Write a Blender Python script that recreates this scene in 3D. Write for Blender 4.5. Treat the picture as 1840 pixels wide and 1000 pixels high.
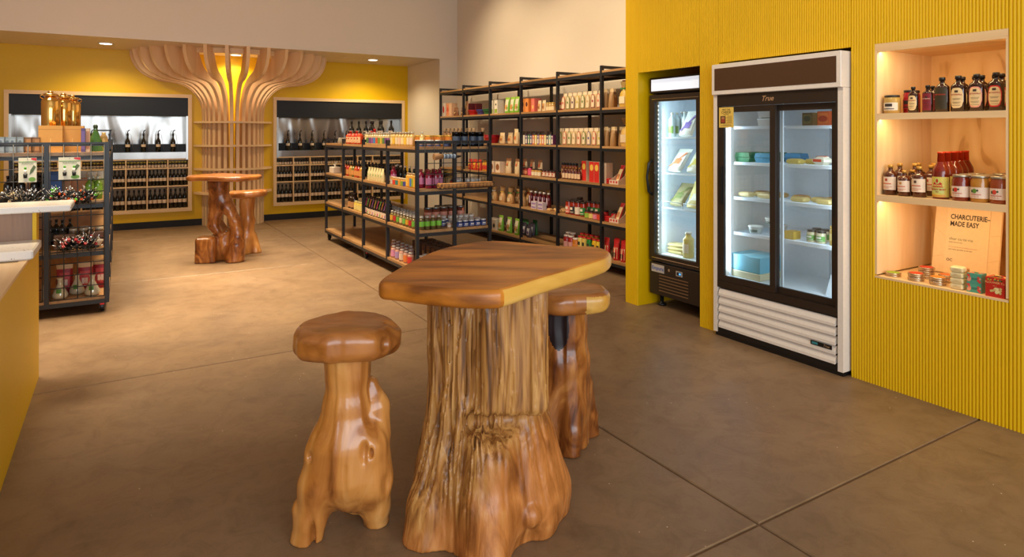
import bpy, bmesh, math, random
import numpy as np
from mathutils import Vector, Matrix

for o in list(bpy.data.objects):
    bpy.data.objects.remove(o)
scene = bpy.context.scene
COL = scene.collection
PI = math.pi
rnd = random.Random(7)

# ------------------------------------------------------------------ camera
# world: +Y runs along the yellow fluted wall away from the camera, +X to the right
CAM_H = 1.5
FPX = 1162.0                      # focal length in pixels of the 1840x1000 frame
HOR = 240.0                       # horizon row
TH = math.atan2(704.0, FPX)       # heading to the right of +Y
SN, CS = math.sin(TH), math.cos(TH)
cd = bpy.data.cameras.new('camera')
cam = bpy.data.objects.new('camera', cd)
COL.objects.link(cam)
cam.location = (0, 0, CAM_H)
cam.rotation_euler = (PI / 2, 0, -TH)
cd.sensor_width = 36.0
cd.lens = 36.0 * FPX / 1840.0
cd.shift_y = -(500.0 - HOR) / 1840.0
cd.clip_start = 0.05
scene.camera = cam

# ------------------------------------------------------------------ world, lights, exposure
w = bpy.data.worlds.new('world')
scene.world = w
w.use_nodes = True
w.node_tree.nodes['Background'].inputs[0].default_value = (0.80, 0.90, 1.0, 1)
w.node_tree.nodes['Background'].inputs[1].default_value = 0.8
vs = scene.view_settings
vs.view_transform = 'Standard'
vs.look = 'None'
vs.gamma = 1.0
vs.use_curve_mapping = False
vs.exposure = 0.0

WARM = (1.0, 0.74, 0.45)
def area(name, loc, size, power, color, rot=(0, 0, 0), spread=PI):
    d = bpy.data.lights.new(name, 'AREA')
    d.shape = 'RECTANGLE'
    d.size, d.size_y = size
    d.energy = power
    d.color = color
    d.spread = spread
    o = bpy.data.objects.new(name, d)
    o.location = loc
    o.rotation_euler = rot
    COL.objects.link(o)
    return o
def spot(name, loc, target, power, color, angle=70, blend=0.6, radius=0.05):
    d = bpy.data.lights.new(name, 'SPOT')
    d.energy = power
    d.color = color
    d.spot_size = math.radians(angle)
    d.spot_blend = blend
    d.shadow_soft_size = radius
    o = bpy.data.objects.new(name, d)
    o.location = loc
    v = Vector(target) - Vector(loc)
    o.rotation_euler = v.to_track_quat('-Z', 'Y').to_euler()
    COL.objects.link(o)
    return o

# daylight through the shop windows behind the camera (they show as reflections on the soffit)
area('window_front_offscreen', (0.65, -3.52, 1.98), (7.2, 2.8), 310, (0.84, 0.92, 1.0), (PI / 2, 0, 0))
# ceiling lamps above the frame that make the pool of light on the floor
for i, (yy, pw) in enumerate(((5.9, 46), (7.6, 50), (9.1, 32))):
    for j, xx in enumerate((-1.0, 1.3)):
        area('ceiling_lamp_%d_offscreen' % (2 * i + j + 1), (xx, yy, 3.92), (1.2, 0.5), pw, (1.0, 0.83, 0.58), spread=math.radians(72))
# track lamps on the ceiling: scallops on the beige wall, the fluted wall, the shelves
for i, yy in enumerate((4.9, 6.6, 8.4)):
    spot('wall_track_lamp_%d_offscreen' % (i + 1), (3.3, yy, 3.85), (5.0, yy, 2.2), 135, (1.0, 0.80, 0.52), 95, 0.9, 0.08)
for i, yy in enumerate((1.7, 3.0, 4.2)):
    spot('fluted_wall_track_lamp_%d_offscreen' % (i + 1), (1.9, yy, 3.85), (3.9, yy, 1.4), 76, (1.0, 0.84, 0.60), 75, 0.9, 0.08)
for i, yy in enumerate((5.4, 7.0, 8.6)):
    spot('shelf_track_lamp_%d_offscreen' % (i + 1), (0.6, yy, 3.85), (4.4, yy, 1.0), 250, (1.0, 0.84, 0.62), 55, 0.9, 0.08)

# ------------------------------------------------------------------ pixel helpers (1840x1000 frame)
def ray(u, v):
    t = (u - 920.0) / FPX
    return Vector((SN + CS * t, CS - SN * t, (HOR - v) / FPX))
def at_z(u, v, z):
    r = ray(u, v)
    return r * ((z - CAM_H) / r.z) + Vector((0, 0, CAM_H))
def at_x(u, v, x):
    r = ray(u, v)
    return r * (x / r.x) + Vector((0, 0, CAM_H))
def at_y(u, v, y):
    r = ray(u, v)
    return r * (y / r.y) + Vector((0, 0, CAM_H))

# ------------------------------------------------------------------ object helpers
def tag(o, label=None, cat=None, group=None, kind=None):
    if label: o['label'] = label
    if cat: o['category'] = cat
    if group: o['group'] = group
    if kind: o['kind'] = kind
    return o
def thing(name, label, cat, loc=(0, 0, 0), rz=0.0, group=None):
    o = bpy.data.objects.new(name, None)
    o.empty_display_size = 0.05
    o.location = loc
    o.rotation_euler = (0, 0, rz)
    COL.objects.link(o)
    return tag(o, label, cat, group)
def link(name, me, parent=None, loc=(0, 0, 0), rot=(0, 0, 0), sc=None):
    o = bpy.data.objects.new(name, me)
    o.location = loc
    o.rotation_euler = rot
    if sc: o.scale = sc if hasattr(sc, '__len__') else (sc, sc, sc)
    COL.objects.link(o)
    if parent: o.parent = parent
    return o
def copy_tree(o, parent=None):
    c = o.copy()
    COL.objects.link(c)
    c.parent = parent
    for ch in list(o.children):
        copy_tree(ch, c)
    return c

class MB:
    """collects faces with material indices; build() makes one mesh"""
    def __init__(self):
        self.v, self.f, self.m, self.s = [], [], [], []
    def add(self, vs, fs, mi=0, smooth=False):
        n = len(self.v)
        self.v += [tuple(p) for p in vs]
        for f in fs:
            self.f.append(tuple(i + n for i in f))
            self.m.append(mi)
            self.s.append(smooth)
        return self
    def box(self, x0, x1, y0, y1, z0, z1, mi=0):
        vs = [(x0, y0, z0), (x1, y0, z0), (x1, y1, z0), (x0, y1, z0), (x0, y0, z1), (x1, y0, z1), (x1, y1, z1), (x0, y1, z1)]
        fs = [(0, 3, 2, 1), (4, 5, 6, 7), (0, 1, 5, 4), (1, 2, 6, 5), (2, 3, 7, 6), (3, 0, 4, 7)]
        return self.add(vs, fs, mi)
    def rbox(self, x0, x1, y0, y1, z0, z1, b=0.004, mi=0):
        """box with chamfered vertical and horizontal edges"""
        vs, fs = [], []
        rings = [(z0, b), (z0 + b, 0), (z1 - b, 0), (z1, b)]
        for z, i in rings:
            c = b
            vs += [(x0 + i + c, y0 + i, z), (x1 - i - c, y0 + i, z), (x1 - i, y0 + i + c, z), (x1 - i, y1 - i - c, z),
                   (x1 - i - c, y1 - i, z), (x0 + i + c, y1 - i, z), (x0 + i, y1 - i - c, z), (x0 + i, y0 + i + c, z)]
        for k in range(3):
            for j in range(8):
                a, d = k * 8 + j, k * 8 + (j + 1) % 8
                fs.append((a, d, d + 8, a + 8))
        fs.append(tuple(range(7, -1, -1)))
        fs.append(tuple(range(24, 32)))
        return self.add(vs, fs, mi)
    def lathe(self, prof, n=14, mi=0, cx=0, cy=0, smooth=True, cap=True, sx=1.0, sy=1.0, a0=0.0, a1=2 * PI):
        """prof: list of (r, z) or (r, z, mat) bottom to top"""
        base = len(self.v)
        full = abs(a1 - a0 - 2 * PI) < 1e-6
        cols = n if full else n + 1
        for p in prof:
            for j in range(cols):
                a = a0 + (a1 - a0) * j / n
                self.v.append((cx + p[0] * math.cos(a) * sx, cy + p[0] * math.sin(a) * sy, p[1]))
        for k in range(len(prof) - 1):
            mm = prof[k][2] if len(prof[k]) > 2 else mi
            for j in range(n):
                j2 = (j + 1) % cols
                self.f.append((base + k * cols + j, base + k * cols + j2, base + (k + 1) * cols + j2, base + (k + 1) * cols + j))
                self.m.append(mm)
                self.s.append(smooth)
        if cap and full:
            m0 = prof[0][2] if len(prof[0]) > 2 else mi
            m1 = prof[-2][2] if len(prof[-2]) > 2 else mi
            self.f.append(tuple(base + j for j in range(n - 1, -1, -1))); self.m.append(m0); self.s.append(False)
            kk = base + (len(prof) - 1) * cols
            self.f.append(tuple(kk + j for j in range(n))); self.m.append(m1); self.s.append(False)
        return self
    def tube(self, pts, r, n=6, mi=0, closed=False):
        pts = [Vector(p) for p in pts]
        base = len(self.v)
        m = len(pts)
        up = Vector((0.123, 0.31, 0.94)).normalized()
        for i, p in enumerate(pts):
            if closed: d = pts[(i + 1) % m] - pts[i - 1]
            else: d = pts[min(i + 1, m - 1)] - pts[max(i - 1, 0)]
            d.normalize()
            a = d.cross(up)
            if a.length < 1e-3: a = d.cross(Vector((1, 0, 0)))
            a.normalize()
            b = d.cross(a)
            rr = r[i] if hasattr(r, '__len__') else r
            for j in range(n):
                t = 2 * PI * j / n
                self.v.append(tuple(p + a * (rr * math.cos(t)) + b * (rr * math.sin(t))))
        for i in range(m if closed else m - 1):
            i2 = (i + 1) % m
            for j in range(n):
                j2 = (j + 1) % n
                self.f.append((base + i * n + j, base + i * n + j2, base + i2 * n + j2, base + i2 * n + j))
                self.m.append(mi); self.s.append(True)
        if not closed:
            self.f.append(tuple(base + j for j in range(n - 1, -1, -1))); self.m.append(mi); self.s.append(False)
            self.f.append(tuple(base + (m - 1) * n + j for j in range(n))); self.m.append(mi); self.s.append(False)
        return self
    def bar(self, a, b, w, h=None, mi=0):
        """square bar between two points"""
        a, b = Vector(a), Vector(b)
        h = h or w
        d = (b - a).normalized()
        s = d.cross(Vector((0, 0, 1)))
        if s.length < 1e-3: s = Vector((1, 0, 0))
        s.normalize()
        t = s.cross(d)
        vs = []
        for p in (a, b):
            for i, j in ((-1, -1), (1, -1), (1, 1), (-1, 1)):
                vs.append(p + s * (i * w / 2) + t * (j * h / 2))
        return self.add(vs, [(3, 2, 1, 0), (4, 5, 6, 7), (0, 1, 5, 4), (1, 2, 6, 5), (2, 3, 7, 6), (3, 0, 4, 7)], mi)
    def prism(self, poly, z0, z1, mi=0, top=None, axis='z'):
        """extrude a 2D polygon (counter-clockwise); axis z: (x,y); axis x: poly is (y,z) extruded along x; axis y: (x,z)"""
        n = len(poly)
        def P(p, h):
            if axis == 'z': return (p[0], p[1], h)
            if axis == 'x': return (h, p[0], p[1])
            return (p[0], h, p[1])
        vs = [P(p, z0) for p in poly] + [P(p, z1) for p in poly]
        base = len(self.v)
        self.v += vs
        for j in range(n):
            k = (j + 1) % n
            self.f.append((base + j, base + k, base + n + k, base + n + j)); self.m.append(mi); self.s.append(False)
        self.f.append(tuple(base + j for j in range(n - 1, -1, -1))); self.m.append(mi); self.s.append(False)
        self.f.append(tuple(base + n + j for j in range(n))); self.m.append(mi if top is None else top); self.s.append(False)
        return self
    def mesh(self, name, mats, fix=False):
        me = bpy.data.meshes.new(name)
        me.from_pydata(self.v, [], self.f)
        for m in (mats if isinstance(mats, (list, tuple)) else [mats]):
            me.materials.append(m)
        me.polygons.foreach_set('material_index', self.m)
        me.polygons.foreach_set('use_smooth', self.s)
        if fix:
            bm = bmesh.new(); bm.from_mesh(me)
            bmesh.ops.recalc_face_normals(bm, faces=bm.faces)
            bm.to_mesh(me); bm.free()
        me.update()
        return me
    def build(self, name, mats, parent=None, loc=(0, 0, 0), rot=(0, 0, 0), fix=False):
        return link(name, self.mesh(name, mats, fix), parent, loc, rot)

def struct(name, mb, mats, parent=None, loc=(0, 0, 0)):
    o = mb.build(name, mats, parent, loc)
    if parent is None: o['kind'] = 'structure'
    return o

def text_mesh(txt, size, mat, align='CENTER', extrude=0.0004, shear=0.0, bold=0.0, space=1.0):
    c = bpy.data.curves.new('text', 'FONT')
    c.body = txt
    c.size = size
    c.align_x = align
    c.align_y = 'CENTER'
    c.extrude = extrude
    c.offset = bold
    c.shear = shear
    c.space_character = space
    c.resolution_u = 2
    o = bpy.data.objects.new('text', c)
    me = bpy.data.meshes.new_from_object(o)
    bpy.data.objects.remove(o)
    bpy.data.curves.remove(c)
    me.materials.clear()
    me.materials.append(mat)
    return me

# ------------------------------------------------------------------ materials
MATS = {}
def s2l(c):
    return tuple(((x / 255.0) / 12.92 if x / 255.0 <= 0.04045 else ((x / 255.0 + 0.055) / 1.055) ** 2.4) for x in c)
def new_mat(name):
    m = bpy.data.materials.new(name)
    m.use_nodes = True
    nt = m.node_tree
    return m, nt, nt.nodes['Principled BSDF']
def col(rgb, rough=0.5, metal=0.0, name=None, coat=0.0, emit=0.0, spec=0.5):
    key = (tuple(rgb), rough, metal, coat, emit, spec)
    if key in MATS: return MATS[key]
    m, nt, b = new_mat(name or 'paint_%02x%02x%02x' % tuple(int(x) for x in rgb))
    c = (*s2l(rgb), 1)
    # a little procedural variation so that no surface is perfectly flat
    n = nt.nodes.new('ShaderNodeTexNoise'); n.inputs['Scale'].default_value = 60
    tc = nt.nodes.new('ShaderNodeTexCoord')
    nt.links.new(tc.outputs['Object'], n.inputs['Vector'])
    mx = nt.nodes.new('ShaderNodeMix'); mx.data_type = 'RGBA'
    mx.inputs[6].default_value = (*[x * 0.93 for x in c[:3]], 1)
    mx.inputs[7].default_value = (*[min(1, x * 1.06) for x in c[:3]], 1)
    nt.links.new(n.outputs['Fac'], mx.inputs[0])
    nt.links.new(mx.outputs[2], b.inputs['Base Color'])
    b.inputs['Roughness'].default_value = rough
    b.inputs['Metallic'].default_value = metal
    b.inputs['Coat Weight'].default_value = coat
    b.inputs['Specular IOR Level'].default_value = spec
    if emit:
        b.inputs['Emission Color'].default_value = c
        b.inputs['Emission Strength'].default_value = emit
    MATS[key] = m
    return m
def ramp(nt, stops):
    r = nt.nodes.new('ShaderNodeValToRGB')
    e = r.color_ramp.elements
    while len(e) < len(stops): e.new(0.5)
    for k, (p, c) in enumerate(stops):
        e[k].position = p
        e[k].color = (*s2l(c), 1)
    return r
def wood(name, stops, scale=(2, 2, 2), stretch=(1, 1, 8), rough=0.4, bump=0.05, distort=1.5, detail=6, ring=0.0, coat=0.0, lo=0.25, hi=0.75, ringscale=6.0):
    """grain: noise stretched along one axis (object coordinates), optional rings"""
    m, nt, b = new_mat(name)
    N = nt.nodes.new
    L = nt.links.new
    tc = N('ShaderNodeTexCoord')
    mp = N('ShaderNodeMapping')
    mp.inputs['Scale'].default_value = tuple(scale[i] / stretch[i] for i in range(3))
    L(tc.outputs['Object'], mp.inputs['Vector'])
    n1 = N('ShaderNodeTexNoise'); n1.inputs['Scale'].default_value = 3.0; n1.inputs['Detail'].default_value = detail
    n1.inputs['Distortion'].default_value = distort
    L(mp.outputs['Vector'], n1.inputs['Vector'])
    src = n1.outputs['Fac']
    if ring > 0:
        wv = N('ShaderNodeTexNoise'); wv.inputs['Scale'].default_value = 1.0; wv.inputs['Detail'].default_value = 1.0
        L(mp.outputs['Vector'], wv.inputs['Vector'])
        mu = N('ShaderNodeMath'); mu.operation = 'MULTIPLY'; mu.inputs[1].default_value = ringscale * 6.28
        L(wv.outputs['Fac'], mu.inputs[0])
        sn = N('ShaderNodeMath'); sn.operation = 'SINE'
        L(mu.outputs[0], sn.inputs[0])
        ma = N('ShaderNodeMath'); ma.operation = 'MULTIPLY_ADD'; ma.inputs[1].default_value = ring * 0.5
        L(sn.outputs[0], ma.inputs[0]); L(n1.outputs['Fac'], ma.inputs[2])
        src = ma.outputs[0]
    mr = N('ShaderNodeMapRange'); mr.inputs['From Min'].default_value = lo; mr.inputs['From Max'].default_value = hi
    L(src, mr.inputs['Value'])
    r = ramp(nt, stops)
    L(mr.outputs['Result'], r.inputs['Fac'])
    L(r.outputs['Color'], b.inputs['Base Color'])
    b.inputs['Roughness'].default_value = rough
    b.inputs['Coat Weight'].default_value = coat
    b.inputs['Coat Roughness'].default_value = 0.12
    if bump:
        bp = N('ShaderNodeBump'); bp.inputs['Strength'].default_value = bump; bp.inputs['Distance'].default_value = 0.01
        L(src, bp.inputs['Height']); L(bp.outputs['Normal'], b.inputs['Normal'])
    return m
def paint(name, rgb, rough, var=0.06, scale=2.5, bump=0.0, bscale=200):
    m, nt, b = new_mat(name)
    N = nt.nodes.new; L = nt.links.new
    tc = N('ShaderNodeTexCoord')
    n = N('ShaderNodeTexNoise'); n.inputs['Scale'].default_value = scale; n.inputs['Detail'].default_value = 4
    L(tc.outputs['Object'], n.inputs['Vector'])
    c = s2l(rgb)
    mx = N('ShaderNodeMix'); mx.data_type = 'RGBA'
    mx.inputs[6].default_value = (*[x * (1 - var) for x in c], 1)
    mx.inputs[7].default_value = (*[min(1, x * (1 + var)) for x in c], 1)
    L(n.outputs['Fac'], mx.inputs[0]); L(mx.outputs[2], b.inputs['Base Color'])
    b.inputs['Roughness'].default_value = rough
    b.inputs['Specular IOR Level'].default_value = 0.3
    if bump:
        n2 = N('ShaderNodeTexNoise'); n2.inputs['Scale'].default_value = bscale
        L(tc.outputs['Object'], n2.inputs['Vector'])
        bp = N('ShaderNodeBump'); bp.inputs['Strength'].default_value = bump; bp.inputs['Distance'].default_value = 0.002
        L(n2.outputs['Fac'], bp.inputs['Height']); L(bp.outputs['Normal'], b.inputs['Normal'])
    return m
def concrete():
    m, nt, b = new_mat('polished_concrete')
    N = nt.nodes.new; L = nt.links.new
    g = N('ShaderNodeNewGeometry')
    def noise(scale, detail, dist=0.0, rough=0.6):
        n = N('ShaderNodeTexNoise'); n.inputs['Scale'].default_value = scale; n.inputs['Detail'].default_value = detail
        n.inputs['Distortion'].default_value = dist; n.inputs['Roughness'].default_value = rough
        L(g.outputs['Position'], n.inputs['Vector'])
        return n.outputs['Fac']
    a = noise(0.8, 9, 0.5, 0.66)
    r = ramp(nt, [(0.28, (112, 88, 66)), (0.44, (130, 104, 77)), (0.60, (142, 114, 84)), (0.80, (160, 130, 98))])
    L(a, r.inputs['Fac'])
    f = noise(7, 10, 0.8, 0.75)
    r2 = ramp(nt, [(0.32, (214, 206, 200)), (0.55, (255, 255, 255)), (0.75, (255, 255, 255))])
    L(f, r2.inputs['Fac'])
    mx = N('ShaderNodeMix'); mx.data_type = 'RGBA'; mx.blend_type = 'MULTIPLY'; mx.inputs[0].default_value = 0.8
    L(r.outputs['Color'], mx.inputs[6]); L(r2.outputs['Color'], mx.inputs[7])
    # pale specks
    v = N('ShaderNodeTexVoronoi'); v.inputs['Scale'].default_value = 16.0
    L(g.outputs['Position'], v.inputs['Vector'])
    lt = N('ShaderNodeMath'); lt.operation = 'LESS_THAN'; lt.inputs[1].default_value = 0.045
    L(v.outputs['Distance'], lt.inputs[0])
    mk = N('ShaderNodeMath'); mk.operation = 'GREATER_THAN'; mk.inputs[1].default_value = 0.56
    L(noise(3.1, 2), mk.inputs[0])
    mm = N('ShaderNodeMath'); mm.operation = 'MULTIPLY'
    L(lt.outputs[0], mm.inputs[0]); L(mk.outputs[0], mm.inputs[1])
    mx2 = N('ShaderNodeMix'); mx2.data_type = 'RGBA'
    mx2.inputs[7].default_value = (*s2l((226, 205, 184)), 1)
    L(mm.outputs[0], mx2.inputs[0]); L(mx.outputs[2], mx2.inputs[6])
    L(mx2.outputs[2], b.inputs['Base Color'])
    rr = N('ShaderNodeMapRange'); rr.inputs['To Min'].default_value = 0.34; rr.inputs['To Max'].default_value = 0.58
    L(noise(2.2, 5), rr.inputs['Value']); L(rr.outputs['Result'], b.inputs['Roughness'])
    bp = N('ShaderNodeBump'); bp.inputs['Strength'].default_value = 0.06; bp.inputs['Distance'].default_value = 0.004
    L(noise(26, 6), bp.inputs['Height']); L(bp.outputs['Normal'], b.inputs['Normal'])
    return m
def glass(name, tint=(0.93, 0.97, 0.97), refl=0.10, rough=0.02):
    """thin clear pane: transparent with a fresnel gloss"""
    m = bpy.data.materials.new(name); m.use_nodes = True
    nt = m.node_tree; nt.nodes.clear()
    N = nt.nodes.new; L = nt.links.new
    out = N('ShaderNodeOutputMaterial'); mx = N('ShaderNodeMixShader'); tr = N('ShaderNodeBsdfTransparent'); gl = N('ShaderNodeBsdfGlossy')
    tr.inputs[0].default_value = (*tint, 1); gl.inputs['Roughness'].default_value = rough
    lw = N('ShaderNodeLayerWeight'); lw.inputs['Blend'].default_value = 0.25
    ad = N('ShaderNodeMath'); ad.operation = 'MULTIPLY_ADD'; ad.inputs[1].default_value = 0.5; ad.inputs[2].default_value = refl * 0.4
    L(lw.outputs['Fresnel'], ad.inputs[0]); L(ad.outputs[0], mx.inputs[0])
    L(tr.outputs[0], mx.inputs[1]); L(gl.outputs[0], mx.inputs[2]); L(mx.outputs[0], out.inputs[0])
    return m
def emit(name, rgb, strength):
    m, nt, b = new_mat(name)
    b.inputs['Base Color'].default_value = (*s2l(rgb), 1)
    b.inputs['Emission Color'].default_value = (*s2l(rgb), 1)
    b.inputs['Emission Strength'].default_value = strength
    return m
def brushed(name, rgb, rough, wav=0.15, wscale=3.0):
    """sheet metal with soft waves so that reflections run in streaks"""
    m, nt, b = new_mat(name)
    N = nt.nodes.new; L = nt.links.new
    tc = N('ShaderNodeTexCoord'); mp = N('ShaderNodeMapping'); mp.inputs['Scale'].default_value = (wscale, wscale, wscale * 0.35)
    L(tc.outputs['Object'], mp.inputs['Vector'])
    n = N('ShaderNodeTexNoise'); n.inputs['Scale'].default_value = 1.3; n.inputs['Detail'].default_value = 1; n.inputs['Distortion'].default_value = 0.6
    L(mp.outputs['Vector'], n.inputs['Vector'])
    bp = N('ShaderNodeBump'); bp.inputs['Strength'].default_value = wav; bp.inputs['Distance'].default_value = 0.12
    L(n.outputs['Fac'], bp.inputs['Height']); L(bp.outputs['Normal'], b.inputs['Normal'])
    b.inputs['Base Color'].default_value = (*s2l(rgb), 1)
    b.inputs['Metallic'].default_value = 1.0
    b.inputs['Roughness'].default_value = rough
    return m

M = {}
M['yellow'] = paint('yellow_paint', (224, 179, 0), 0.42, 0.03, 1.5)
M['yellow_flute'] = paint('yellow_flute_paint', (224, 179, 0), 0.5, 0.03, 1.5)
M['beige'] = paint('beige_paint', (228, 216, 198), 0.36, 0.02, 1.2)
M['concrete'] = concrete()
M['joint'] = paint('joint_filler', (120, 94, 72), 0.8, 0.15, 8)
M['ceiling'] = paint('ceiling_paint', (228, 220, 208), 0.8, 0.02)
M['baseboard'] = paint('black_rubber', (34, 32, 33), 0.55, 0.05)
MAPLE = [(0.0, (226, 186, 134)), (0.5, (234, 198, 148)), (1.0, (242, 210, 164))]
M['maple'] = wood('maple_ply', MAPLE, (3, 3, 3), (1, 1, 9), 0.45, 0.02, 0.8)
M['maple_h'] = wood('maple_long_grain', MAPLE, (3, 3, 3), (1, 9, 1), 0.45, 0.02, 0.8)
M['maple_x'] = wood('maple_cross_grain', MAPLE, (3, 3, 3), (9, 1, 1), 0.45, 0.02, 0.8)
M['maple_fig'] = wood('maple_figured', [(0.0, (206, 156, 96)), (0.14, (230, 188, 130)), (1.0, (240, 204, 150))], (3.2, 3.2, 3.2), (1, 1, 2.6), 0.45, 0.0, 0.3, 2, 0.55, 0, 0.15, 0.85, 7.0)
M['maple_fin'] = wood('maple_fin_ply', [(0.0, (222, 178, 128)), (0.5, (232, 194, 146)), (1.0, (240, 206, 160))], (2, 2, 2), (1, 1, 8), 0.45, 0.02, 0.6)
M['rack_wood'] = wood('rack_shelf_oak', [(0.0, (150, 108, 66)), (0.5, (178, 134, 86)), (1.0, (196, 152, 102))], (5, 5, 5), (1, 12, 1), 0.4, 0.03, 0.6)
M['walnut'] = wood('walnut_panel', [(0.0, (108, 78, 56)), (0.5, (138, 102, 76)), (1.0, (158, 120, 90))], (6, 6, 6), (1, 1, 14), 0.4, 0.03, 0.4)
M['teak_top'] = wood('teak_slab', [(0.0, (122, 66, 18)), (0.35, (182, 108, 32)), (0.65, (210, 132, 44)), (1.0, (226, 152, 60))], (2.6, 2.6, 2.6), (3.2, 1, 1), 0.4, 0.03, 1.6, 7, 0.45, 0.12, 0.12, 0.88, 4.0)
M['teak_seat'] = wood('teak_seat_wood', [(0.0, (112, 60, 22)), (0.4, (158, 94, 40)), (1.0, (196, 126, 60))], (3.5, 3.5, 3.5), (2.5, 1, 1), 0.3, 0.03, 1.6, 6, 0.3, 0.3, 0.15, 0.85, 3.0)
M['teak_sap'] = wood('teak_sapwood', [(0.0, (200, 144, 58)), (0.5, (224, 172, 80)), (1.0, (236, 190, 104))], (3, 3, 3), (3, 3, 1), 0.36, 0.03, 1.0, 5, 0, 0.2)
M['teak_stem'] = wood('teak_polished', [(0.0, (110, 58, 22)), (0.25, (176, 108, 48)), (0.6, (206, 138, 68)), (1.0, (224, 162, 92))], (4, 4, 4), (1, 1, 5), 0.26, 0.04, 1.2, 6, 0.2, 0.35, 0.2, 0.8, 3.0)
M['teak_rough'] = wood('teak_weathered', [(0.0, (84, 50, 20)), (0.3, (146, 96, 46)), (0.55, (182, 128, 66)), (1.0, (208, 158, 92))], (14, 14, 14), (1, 1, 14), 0.45, 0.4, 0.9, 8, 0, 0.1, 0.28, 0.72)
M['teak_dark'] = wood('teak_burl', [(0.0, (66, 30, 12)), (0.35, (122, 66, 26)), (0.65, (160, 96, 42)), (1.0, (192, 128, 64))], (4, 4, 4), (1, 1, 2.5), 0.28, 0.06, 2.0, 6, 0.25, 0.35, 0.2, 0.8, 2.5)
def trunk_wood():
    m = wood('teak_trunk', [(0.0, (84, 50, 20)), (0.3, (146, 96, 46)), (0.55, (182, 128, 66)), (1.0, (208, 158, 92))], (14, 14, 14), (1, 1, 14), 0.42, 0.4, 0.9, 8, 0, 0.12, 0.28, 0.72)
    nt = m.node_tree; N = nt.nodes.new; L = nt.links.new
    b = nt.nodes['Principled BSDF']
    src = b.inputs['Base Color'].links[0].from_socket
    tc = N('ShaderNodeTexCoord')
    mp = N('ShaderNodeMapping'); mp.inputs['Scale'].default_value = (5, 5, 1.6)
    L(tc.outputs['Object'], mp.inputs['Vector'])
    n = N('ShaderNodeTexNoise'); n.inputs['Scale'].default_value = 2.2; n.inputs['Detail'].default_value = 7; n.inputs['Distortion'].default_value = 1.6
    L(mp.outputs['Vector'], n.inputs['Vector'])
    r = ramp(nt, [(0.25, (104, 54, 22)), (0.45, (164, 98, 42)), (0.6, (194, 122, 60)), (0.8, (214, 150, 84))])
    L(n.outputs['Fac'], r.inputs['Fac'])
    sx = N('ShaderNodeSeparateXYZ'); L(tc.outputs['Object'], sx.inputs[0])
    # smoother red heartwood on the root side of the trunk
    a1 = N('ShaderNodeMath'); a1.operation = 'MULTIPLY_ADD'; a1.inputs[1].default_value = 2.2; a1.inputs[2].default_value = 0.62
    L(sx.outputs['X'], a1.inputs[0])
    a2 = N('ShaderNodeMath'); a2.operation = 'MULTIPLY_ADD'; a2.inputs[1].default_value = -3.2
    L(sx.outputs['Z'], a2.inputs[0]); L(a1.outputs[0], a2.inputs[2])
    n2 = N('ShaderNodeTexNoise'); n2.inputs['Scale'].default_value = 6.0; n2.inputs['Detail'].default_value = 6
    L(mp.outputs['Vector'], n2.inputs['Vector'])
    n2.inputs['Scale'].default_value = 1.6
    a3 = N('ShaderNodeMath'); a3.operation = 'MULTIPLY_ADD'; a3.inputs[1].default_value = 1.6
    L(n2.outputs['Fac'], a3.inputs[0]); L(a2.outputs[0], a3.inputs[2])
    mr = N('ShaderNodeMapRange'); mr.inputs['From Min'].default_value = 0.35; mr.inputs['From Max'].default_value = 0.85
    L(a3.outputs[0], mr.inputs['Value'])
    mx = N('ShaderNodeMix'); mx.data_type = 'RGBA'
    L(mr.outputs['Result'], mx.inputs[0]); L(src, mx.inputs[6]); L(r.outputs['Color'], mx.inputs[7])
    L(mx.outputs[2], b.inputs['Base Color'])
    return m
M['trunk'] = trunk_wood()
M['fissure'] = wood('dark_fissure_wood', [(0.0, (66, 38, 16)), (0.5, (98, 60, 27)), (1.0, (132, 86, 42))], (10, 10, 10), (1, 1, 8), 0.5, 0.1)
M['metal'] = col((30, 32, 37), 0.42, 0.0, 'black_powder_coat')
M['black'] = col((20, 20, 21), 0.4, 0.0, 'black_plastic')
M['chalk'] = paint('black_panel', (27, 28, 31), 0.45, 0.15, 3)
M['steel'] = brushed('stainless_sheet', (168, 165, 160), 0.22, 0.45, 2.0)
M['steel2'] = brushed('stainless_trim', (168, 165, 160), 0.28, 0.15, 2)
M['chrome'] = col((220, 220, 222), 0.15, 1.0, 'chrome')
M['gold'] = col((232, 184, 104), 0.10, 1.0, 'polished_brass')
M['white'] = col((232, 222, 212), 0.4, 0.0, 'white_enamel')
M['liner'] = col((226, 234, 242), 0.45, 0.0, 'white_liner')
M['quartz'] = None
M['fbrown'] = col((42, 30, 22), 0.45, 0.0, 'cooler_black')
M['glass'] = glass('door_glass')

# ------------------------------------------------------------------ the room
XW = 3.87          # face of the fluted wall
XS = 5.10          # beige wall behind the shelving
YB = 11.75         # yellow back wall
YF = 10.29         # face of the soffit
ZS = 2.80          # underside of the soffit
XL, YN, ZC = -3.6, -3.6, 4.0

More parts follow.
